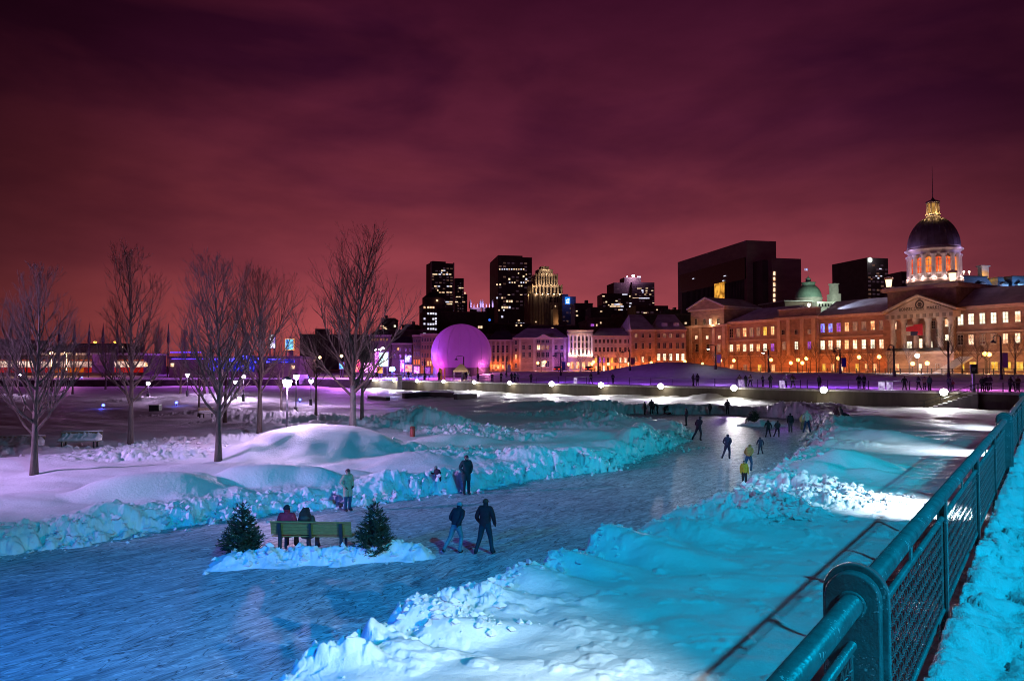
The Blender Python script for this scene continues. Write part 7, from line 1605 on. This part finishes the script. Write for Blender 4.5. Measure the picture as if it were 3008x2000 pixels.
# ------------------------------------------------------------------ street: bare trees, globe lamps, posts
def street_at(px, d): q = W(px, 1074, d); return Vector((q.x, q.y, max(z_prom(q.x, q.y), 2.6)))
def front_d(px):                                   # depth of the row in front of the facades
    if px < 2010: return 196.
    u = k_.ux(px, 11.); return k_.pos(u, 0, 11.).y
st = [(1590, 'small bare street tree before the pedimented grey building'), (1640, 'small bare street tree before the violet end of the grey building'), (1706, 'small bare street tree before the white colonnade'), (1770, 'small bare street tree before the left half of the orange building'), (1820, 'small bare street tree before the right half of the orange building'), (1886, 'small bare street tree before the orange corner front'), (1905, 'second small bare street tree before the orange corner front, nearer its edge'), (1960, 'small bare street tree before the five lit tall windows'),
      (2040, 'bare street tree before the end pavilion, leftmost there'), (2068, 'bare street tree before the middle of the end pavilion'), (2100, 'bare street tree at the right side of the end pavilion'), (2128, 'small forked bare tree beside the white banner post'), (2166, 'bare street tree before the left wing, first from the left'), (2205, 'bare street tree before the left wing, second from the left'), (2249, 'bare street tree before the left wing, third, by its right end'), (2295, 'bare street tree before the left side of the middle pavilion'),
      (2342, 'broad bare street tree before the middle pavilion between three globe lamps'), (2380, 'slanting bare street tree right of the middle pavilion centre'), (2398, 'tall straight bare street tree at the corner of the middle pavilion'), (2444, 'bare street tree before the blue lit windows'), (2454, 'bare street tree close right of the one before the blue lit windows'), (2494, 'bare street tree right of the blue banner post'), (2549, 'bare street tree left of the last globe lamp before the portico'), (2564, 'bare street tree right of the last globe lamp before the portico'),
      (2609, 'low bare tree before the left corner of the portico'), (2671, 'bare street tree before the portico, left of the doors'), (2786, 'tallest dark bare tree before the right corner of the portico'), (2826, 'bare street tree before the yellow arches, first right of the portico'), (2871, 'widest bare street tree before the yellow arches'), (2899, 'bare street tree behind the double globe lamp'), (2982, 'bare street tree at the right edge before the yellow arches')]
protos = []
for i, (px, lb) in enumerate(st):
    b = street_at(px, front_d(px)); hh = {2786: 9.5, 2342: 6.6, 2398: 7., 2871: 7.4, 2826: 6.4, 2982: 7.}.get(px, 5.2 if px < 2010 else 5.9)
    if i < 5:
        t = bare_tree('street_tree', b, 6., 2.5, lb, 40 + i, 'bare street trees along the quay street', trunk_r=.13, low=.3, nl=15, sub=6, detail=2, vase=.7); protos.append(t); t.scale = (hh / 6,) * 3
    else: dup(protos[(i * 3 + i // 5) % 5], b, i * 1.3, lb, None, hh / 6)
M_glob = em('street_globe', (1., .50, .12), 7.)
gl = [(1580, 1066, 'globe lamp before the left window of the grey building'), (1601, 1063, 'globe lamp before the middle window of the grey building'), (1670, 1070, 'globe lamp at the left foot of the colonnade building'), (1739, 1069, 'globe lamp between the colonnade and the orange building'), (1744, 1063, 'higher globe lamp close to the one between colonnade and orange building'), (1787, 1069, 'globe lamp before the orange building, left half'), (1848, 1068, 'globe lamp at the right end of the orange building'), (1913, 1065, 'globe lamp before the orange corner front'), (2012, 1062, 'globe lamp left of the market end pavilion'), (2064, 1069, 'dim globe lamp low before the end pavilion'), (2116, 1059, 'globe lamp right beside the white banner post'), (2156, 1059, 'globe lamp before the left market wing, first'), (2265, 1057, 'globe lamp by the right end of the left market wing'), (2323, 1066, 'low globe lamp left of the broad street tree'), (2344, 1057, 'globe lamp in the crown of the broad street tree'), (2357, 1066, 'low globe lamp right of the broad street tree'), (2369, 1053, 'higher globe lamp right of the broad street tree'), (2463, 1052, 'globe lamp half hidden by the blue banner post'), (2524, 1049, 'globe lamp before the wing between blue windows and portico'), (2583, 1048, 'globe lamp next to the left corner of the portico'), (2681, 1068, 'round wall lamp left of the portico doors'), (2724, 1067, 'round wall lamp right of the portico doors'), (2695, 1045, 'white globe lamp before the portico steps'), (2894, 1039, 'left globe of the twin lamps before the yellow arches'), (2906, 1041, 'right globe of the twin lamps before the yellow arches')]
g0 = None
for px, y, lb in gl:
    d = front_d(px) + 1.5; b = street_at(px, d); z = W(px, y, d).z; hh = z - b.z
    t = thing('globe_lamp', lb, 'lamp', b, 0, 'orange globe lamps along the street')
    m = MB(); m.tube([(0, 0, -.2), (0, 0, hh - .3)], .06, 6); m.build('pole', M_black, t); m = MB(); r_ = .42 if px > 2000 else .36; m.lathe([(.05, hh - .42)] + [(r_ * math.cos(a), hh + r_ * math.sin(a)) for a in np.linspace(-1.2, 1.5, 8)], 12); m.build('globe', M_glow_w if px == 2695 else M_glob, t, True)
    lamp('globe_light', 'POINT', b + Vector((0, -.75, hh)), 110, (1., .36, .08), .2)
# tall posts with hooked arms
hk = [(1362, 1046, 1340, 1108, 150, 'hooked lamp post in front of the purple dome', None), (1247, 1050, 1247, 1106, 150, 'dark lamp post left of the purple dome', None), (1487, 1048, 1487, 1112, 152, 'dark post with a pale banner right of the dome', (.42, .38, .44)), (1647, 1036, 1628, 1112, 145, 'hooked lamp post with a dark blue banner before the grey building', (.03, .04, .16)), (1757, 1042, 1743, 1110, 142, 'hooked lamp post before the left part of the orange building', None), (1850, 1026, 1829, 1107, 138, 'hooked lamp post with a small dull red sign before the orange building right end', (.16, .05, .05)),
      (2102, 1014, 2081, 1118, 128, 'hooked lamp post with a white banner before the end pavilion', (.55, .55, .62)), (2258, 1026, 2242, 1112, 128, 'hooked lamp post before the right end of the left market wing', None), (2468, 1022, 2452, 1122, 118, 'lamp post with a deep blue banner before the right market wing', (.02, .02, .22)), (2626, 1014, 2612, 1116, 112, 'hooked lamp post at the left corner of the portico', None), (2786, 1000, 2786, 1110, 110, 'dark plain post at the right corner of the portico', None), (2941, 986, 2919, 1122, 104, 'tall hooked lamp post with a violet banner before the yellow arches', (.25, .12, .30))]
for px, yt, ph, yb, d, lb, ban in hk:
    q = W(px, 1074, d); b = Vector((q.x, q.y, z_prom(q.x, q.y))); hh = W(px, yt, d).z - b.z; a = (ph - px) * d / F
    t = thing('lamp_post', lb, 'lamp post', b); m = MB(); m.tube([(0, 0, -.3), (0, 0, hh * .97)], [.17, .11], 8); m.build('pole', M_black, t, True)
    m = MB(); m.tube([(0, 0, -.05), (0, 0, .7)], .24, 8); m.build('base', M_black, t)
    if abs(a) > .2:
        m = MB(); m.tube([(0, 0, hh * .93)] + [(a / 2 + a / 2 * -math.cos(s), 0, hh * .96 + hh * .04 * math.sin(s) * 1.2) for s in np.linspace(0, PI, 9)] + [(a, 0, hh * .90)], .05, 6); m.build('arm', M_black, t, True)
        m = MB(); m.lathe([(.04, hh * .91), (.10, hh * .90), (.34, hh * .86), (.36, hh * .84), (.28, hh * .835)], 12, (a, 0, 0)); m.build('lamp_head', M_black, t, True)
        if px in (2258, 2102): m = MB(); m.lathe([(.001, hh * .825), (.2, hh * .83), (.26, hh * .836)], 10, (a, 0, 0)); m.build('bulb', M_glow_w, t, True)
    if ban:
        w = .75; z1 = hh * .60; z0 = hh * .26; s = 1; m = MB(); m.box(.2, .2 + w, -.03, .03, z0, z1); m.build('banner', pm('banner_cloth', ban, .8, .15, 2), t); m = MB(); m.tube([(0, 0, z1 + .05), (.25 + w, 0, z1 + .05)], .03, 5); m.tube([(0, 0, z0 - .05), (.25 + w, 0, z0 - .05)], .03, 5); m.build('banner_arm', M_black, t)
# sign post by the stairs
q = quay_pt(2858, 1.2); t = thing('sign_post', 'grey post with a square dark sign at the head of the stairs', 'sign', q); hh = W(2858, 1070, q.y).z - q.z
m = MB(); m.box(-.14, .14, -.1, .1, -.2, hh - 1.05); m.build('post', M_steel, t); m = MB(); m.box(-.36, .36, -.13, .05, hh - 1.04, hh); m.build('board', M_dkmetal, t); m = MB(); m.box(-.24, .24, -.14, -.131, hh - .5, hh - .42); m.box(-.24, .1, -.14, -.131, hh - .7, hh - .64); m.build('print', pm('sign_print', (.4, .4, .42), .7, .1, 5), t)
# party tent and yellow posts under the dome
q = W(1355, 1098, 150); b = Vector((q.x, q.y, z_prom(q.x, q.y))); t = thing('party_tent', 'small cream party tent with peaked roof in front of the dome', 'tent', b)
w = 22 * 150 / F; e = 1.9; m = MB(); m.add([(-w, -w, e), (w, -w, e), (w, w, e), (-w, w, e), (-.25, -.25, e + 1.35), (.25, -.25, e + 1.35), (.25, .25, e + 1.35), (-.25, .25, e + 1.35), (-w, -w, e - .25), (w, -w, e - .25), (w, w, e - .25), (-w, w, e - .25)], [(0, 1, 5, 4), (1, 2, 6, 5), (2, 3, 7, 6), (3, 0, 4, 7), (4, 5, 6, 7), (8, 9, 1, 0), (9, 10, 2, 1), (10, 11, 3, 2), (11, 8, 0, 3)]); m.build('canopy', pm('tent_cloth', (.72, .62, .45), .8, .1, 2), t)
for sx, sy in ((-1, -1), (1, -1), (1, 1), (-1, 1)): m = MB(); m.tube([(sx * w * .97, sy * w * .97, -.3), (sx * w * .97, sy * w * .97, e - .01)], .05, 6); m.build('leg', M_steel, t)
lamp('tent_light', 'POINT', b + Vector((0, -4.5, 1.2)), 260, (1., .72, .4), .2); lamp('tent_inside', 'POINT', b + Vector((0, 0, 1.3)), 60, (1., .75, .45), .2)
for px, lb in ((1306, 'yellow tarp covered post left of the party tent'), (1403, 'yellow post right of the party tent'), (1293, 'broad dull yellow cover left of the yellow tarp post')):
    q = W(px, 1098, 152); b = Vector((q.x, q.y, z_prom(q.x, q.y))); t = thing('yellow_post', lb, 'post', b); w = .5 if px == 1293 else .16
    m = MB(); m.prism([(-w, -.2), (w, -.2), (w * .8, 2.2), (-w * .5, 2.5)], 'y', -.12, .12); m.build('cover', pm('yellow_tarp', (.42, .30, .03), .7, .25, 3), t); m = MB(); m.box(-w - .08, w + .08, -.2, .2, -.2, .12); m.build('foot', M_black, t)
# lit glass cubes on the quay and parked cars in the street
M_cube = em('lit_frost', (.8, .66, 1.), .9, .4, 2., col2=(.25, .12, .4))
for px, lb in ((2176, 'lit pale bench block on the quay below the left market wing'), (2296, 'lit pale block beside the person in the white jacket'), (2588, 'lit pale block on the quay below the right market wing, left of a twin'), (2612, 'lit pale block on the quay below the right market wing, right of a twin'), (1690, 'lit pale block on the quay before the colonnade building')):
    q = quay_pt(px, 2.4); q.z = z_prom(q.x, q.y); t = thing('light_block', lb, 'block', q); m = MB(); m.box(-.26, .26, -.26, .26, .02, .95); m.build('frosted_body', M_cube, t); m = MB(); m.box(-.3, .3, -.3, .3, .951, 1.02); m.box(-.3, .3, -.3, .3, -.15, .019); m.build('cap', M_black, t); lamp('block_glow', 'POINT', q + Vector((0, -.7, .4)), 22, (.85, .75, 1.), .15)
def car(px, d, lb, col, rz):
    q = street_at(px, d); t = thing('parked_car', lb, 'car', q, rz); paint = pm('car_paint', col, .3, .1, 4)
    m = MB(); m.prism([(-2.1, .3), (2.1, .3), (2.12, .62), (1.95, .82), (1.1, .92), (.55, 1.38), (-1.0, 1.42), (-1.75, .98), (-2.1, .9)], 'y', -.82, .82); m.build('body', paint, t)
    m = MB(); m.prism([(.98, .94), (.52, 1.32), (-.95, 1.36), (-1.5, .98)], 'y', -.835, -.822); m.build('side_window', M_glass_d, t)
    for x in (-1.3, 1.3):
        m = MB(); m.lathe([(.001, -.1), (.2, -.1), (.33, -.08), (.33, .1), (.001, .1)], 14); o = m.build('wheel', M_black, t, True); o.rotation_euler = (R(90), 0, 0); o.location = (x, -.8, .33)
    m = MB(); m.box(-2.14, -2.101, -.7, -.4, .62, .8); m.build('tail_light', em('tail_red', (1., .03, .01), 6.), t); m = MB(); m.box(-2.14, -2.101, .4, .7, .62, .8); m.build('tail_light', em('tail_red', (1., .03, .01), 6.), t)
car(1733, 192, 'dark parked car with red tail lights before the orange building', (.03, .03, .04), R(70)); car(1640, 193, 'dark parked car with red tail lights before the grey building', (.05, .02, .02), R(75))
# street fence on the right
def sfence(px0, px1, lb):
    k = 16; P = []
    for i in range(k + 1): px = px0 + (px1 - px0) * i / k; u = k_.ux(px, 22.); w_ = k_.pos(u, 0, 22.); P.append(Vector((w_.x, w_.y, z_prom(w_.x, w_.y))))
    t = thing('street_fence', lb, 'fence', P[0]); po = None
    for z, r_ in ((.95, .04), (.55, .03)): m = MB(); m.tube([p + Vector((0, 0, z)) for p in P], r_, 5); m.build('rail', M_black, t, off=P[0])
    for p in P:
        if po is None: m = MB(); m.box(-.06, .06, -.06, .06, -.3, 1.05); po = m.build('post', M_black, t)
        else: po = dup(po, parent=t)
        po.location = p - P[0]
sfence(2150, 2600, 'low dark street fence below the market wings'); sfence(2615, 3100, 'low dark street fence below the portico and the yellow arches')
# violet light washing the snow slope behind the quay
for px, off, z, e, c in ((1650, 12, 4.5, 900, (.30, .08, 1.)), (1760, 10, 4., 1300, (.35, .08, 1.)), (1900, 9, 4., 900, (.38, .10, 1.)), (2110, 12, 4.5, 1100, (.45, .2, 1.)), (2300, 10, 4., 1000, (.35, .08, 1.)), (2440, 10, 4., 1300, (.30, .07, 1.)), (2560, 10, 4., 900, (.45, .10, 1.)), (2720, 9, 4., 700, (.7, .15, .8)), (2850, 8, 4., 900, (.8, .15, .8)), (2960, 8, 4., 900, (.85, .2, .7))):
    q = quay_pt(px, off); lamp('violet_wash', 'POINT', (q.x, q.y, z + 1.2), e * .55, c, .4)
for px in (2560, 2620, 2680): u = k_.ux(px, 26.); w_ = k_.pos(u, 0, 26.); lamp('slope_white', 'POINT', (w_.x, w_.y, 6.), 260, (.75, .75, 1.), .3)
# ------------------------------------------------------------------ loose snow blocks thrown up along the ice
def rubble():
    rg = np.random.default_rng(9); px_ = []; k = len(RINK); L = [math.dist(RINK[i], RINK[i + 1]) for i in range(k - 3)]
    for i in range(1, k - 3):
        (x0, y0), (x1, y1) = RINK[i], RINK[i + 1]
        ln = L[i]; nn = np.array([-(y1 - y0), x1 - x0]) / max(ln, 1e-6); dist = math.hypot((x0 + x1) / 2, (y0 + y1) / 2)
        c = int(ln * (34 if dist < 32 else 16)); t = rg.random(c)
        side = -1 if True else 1
        s = rg.normal(.35, .55, c); P_ = np.stack([x0 + (x1 - x0) * t, y0 + (y1 - y0) * t], -1) + nn * s[:, None]
        px_.append(np.concatenate([P_, s[:, None]], -1))
    for i in range(len(ISL) - 1):
        t = rg.random(60); q = np.array(ISL[i]) + (np.array(ISL[i + 1]) - np.array(ISL[i])) * t[:, None] + rg.normal(0, .42, (60, 2)); px_.append(np.concatenate([q, np.zeros((60, 1))], -1))
    for (bx, by, n_, sp) in ((2380, 1452, 420, 1.5), (2250, 1500, 260, 1.1), (1340, 1800, 120, .6), (1250, 1255, 300, 2.6), (1380, 1290, 200, 1.8), (1300, 1335, 160, 1.4), (450, 1342, 260, 2.0), (1960, 1292, 160, 1.5)):
        p = G(bx, by, .6); q = np.array([p.x, p.y]) + rg.normal(0, 1, (n_, 2)) * np.array([sp, sp * .55]); px_.append(np.concatenate([q, np.zeros((n_, 1))], -1))
    Q = np.concatenate(px_); z = np.maximum(land(Q[:, 0], Q[:, 1]), 0.); d = np.hypot(Q[:, 0], Q[:, 1])
    r = .018 + .075 * rg.random(len(Q)) ** 2.6 * (1 + np.minimum(d / 40, 1.2)); r = np.where(z < .02, r * .55, r)
    dirs = np.array([(1, 0, 0), (-1, 0, 0), (0, 1, 0), (0, -1, 0), (0, 0, 1), (0, 0, -1), (.6, .6, .6), (-.6, -.6, .5)])
    tri = [(0, 2, 6), (2, 4, 6), (4, 0, 6), (0, 5, 2), (2, 1, 4), (2, 5, 1), (4, 3, 0), (0, 3, 5), (1, 3, 7), (3, 4, 7), (4, 1, 7), (1, 5, 3)]
    m = MB()
    for i in range(len(Q)):
        a = rg.random() * 6.28; ca, sa = math.cos(a), math.sin(a); v = dirs * (.6 + .8 * rg.random((8, 1))) * r[i] * np.array([1.3, .9, .8])
        v = np.stack([v[:, 0] * ca - v[:, 1] * sa, v[:, 0] * sa + v[:, 1] * ca, v[:, 2]], -1) + np.array([Q[i, 0], Q[i, 1], z[i] + r[i] * .3]); m.add(v.tolist(), tri)
    tag(m.build('snow_rubble', M_snow), 'loose blocks and crumbs of ploughed snow along the rink edges', 'snow', kind='stuff')
rubble()
# ------------------------------------------------------------------ lamps that light the basin from off the picture
TEAL = (.0, .47, .80); BLUE = (.01, .14, 1.0); WHITE = (.80, .90, 1.0)
lamp('floodlight_teal', 'SPOT', (24, -24, 39.5), 140000, TEAL, .5, aim=(6, 13, 0), angle=50, blend=1.)
lamp('floodlight_teal', 'SPOT', (36, 6, 26), 56000, (.0, .56, .74), .3, aim=(16, 46, 0), angle=50, blend=1.)
lamp('floodlight_blue', 'SPOT', (-20, -8, 13), 46000, BLUE, .6, aim=(-10, 12.5, 0), angle=38, blend=1.)
lamp('park_floodlight', 'SPOT', (-40, 20, 11), 54000, (.64, .40, 1.), .4, aim=(-9, 36, 1), angle=46, blend=1.)
for t, a, p in ((8.6, -6., 3600), (29.5, -4.2, 4200), (49., -4.2, 4800), (68, -4.2, 3200)):           # white lamps slung under the walkway
    q = WK(-1.15, t, 3.0); lamp('underdeck_lamp', 'SPOT', q, p, WHITE, .12, aim=WK(a, t + .8, .3), angle=70, blend=1.)
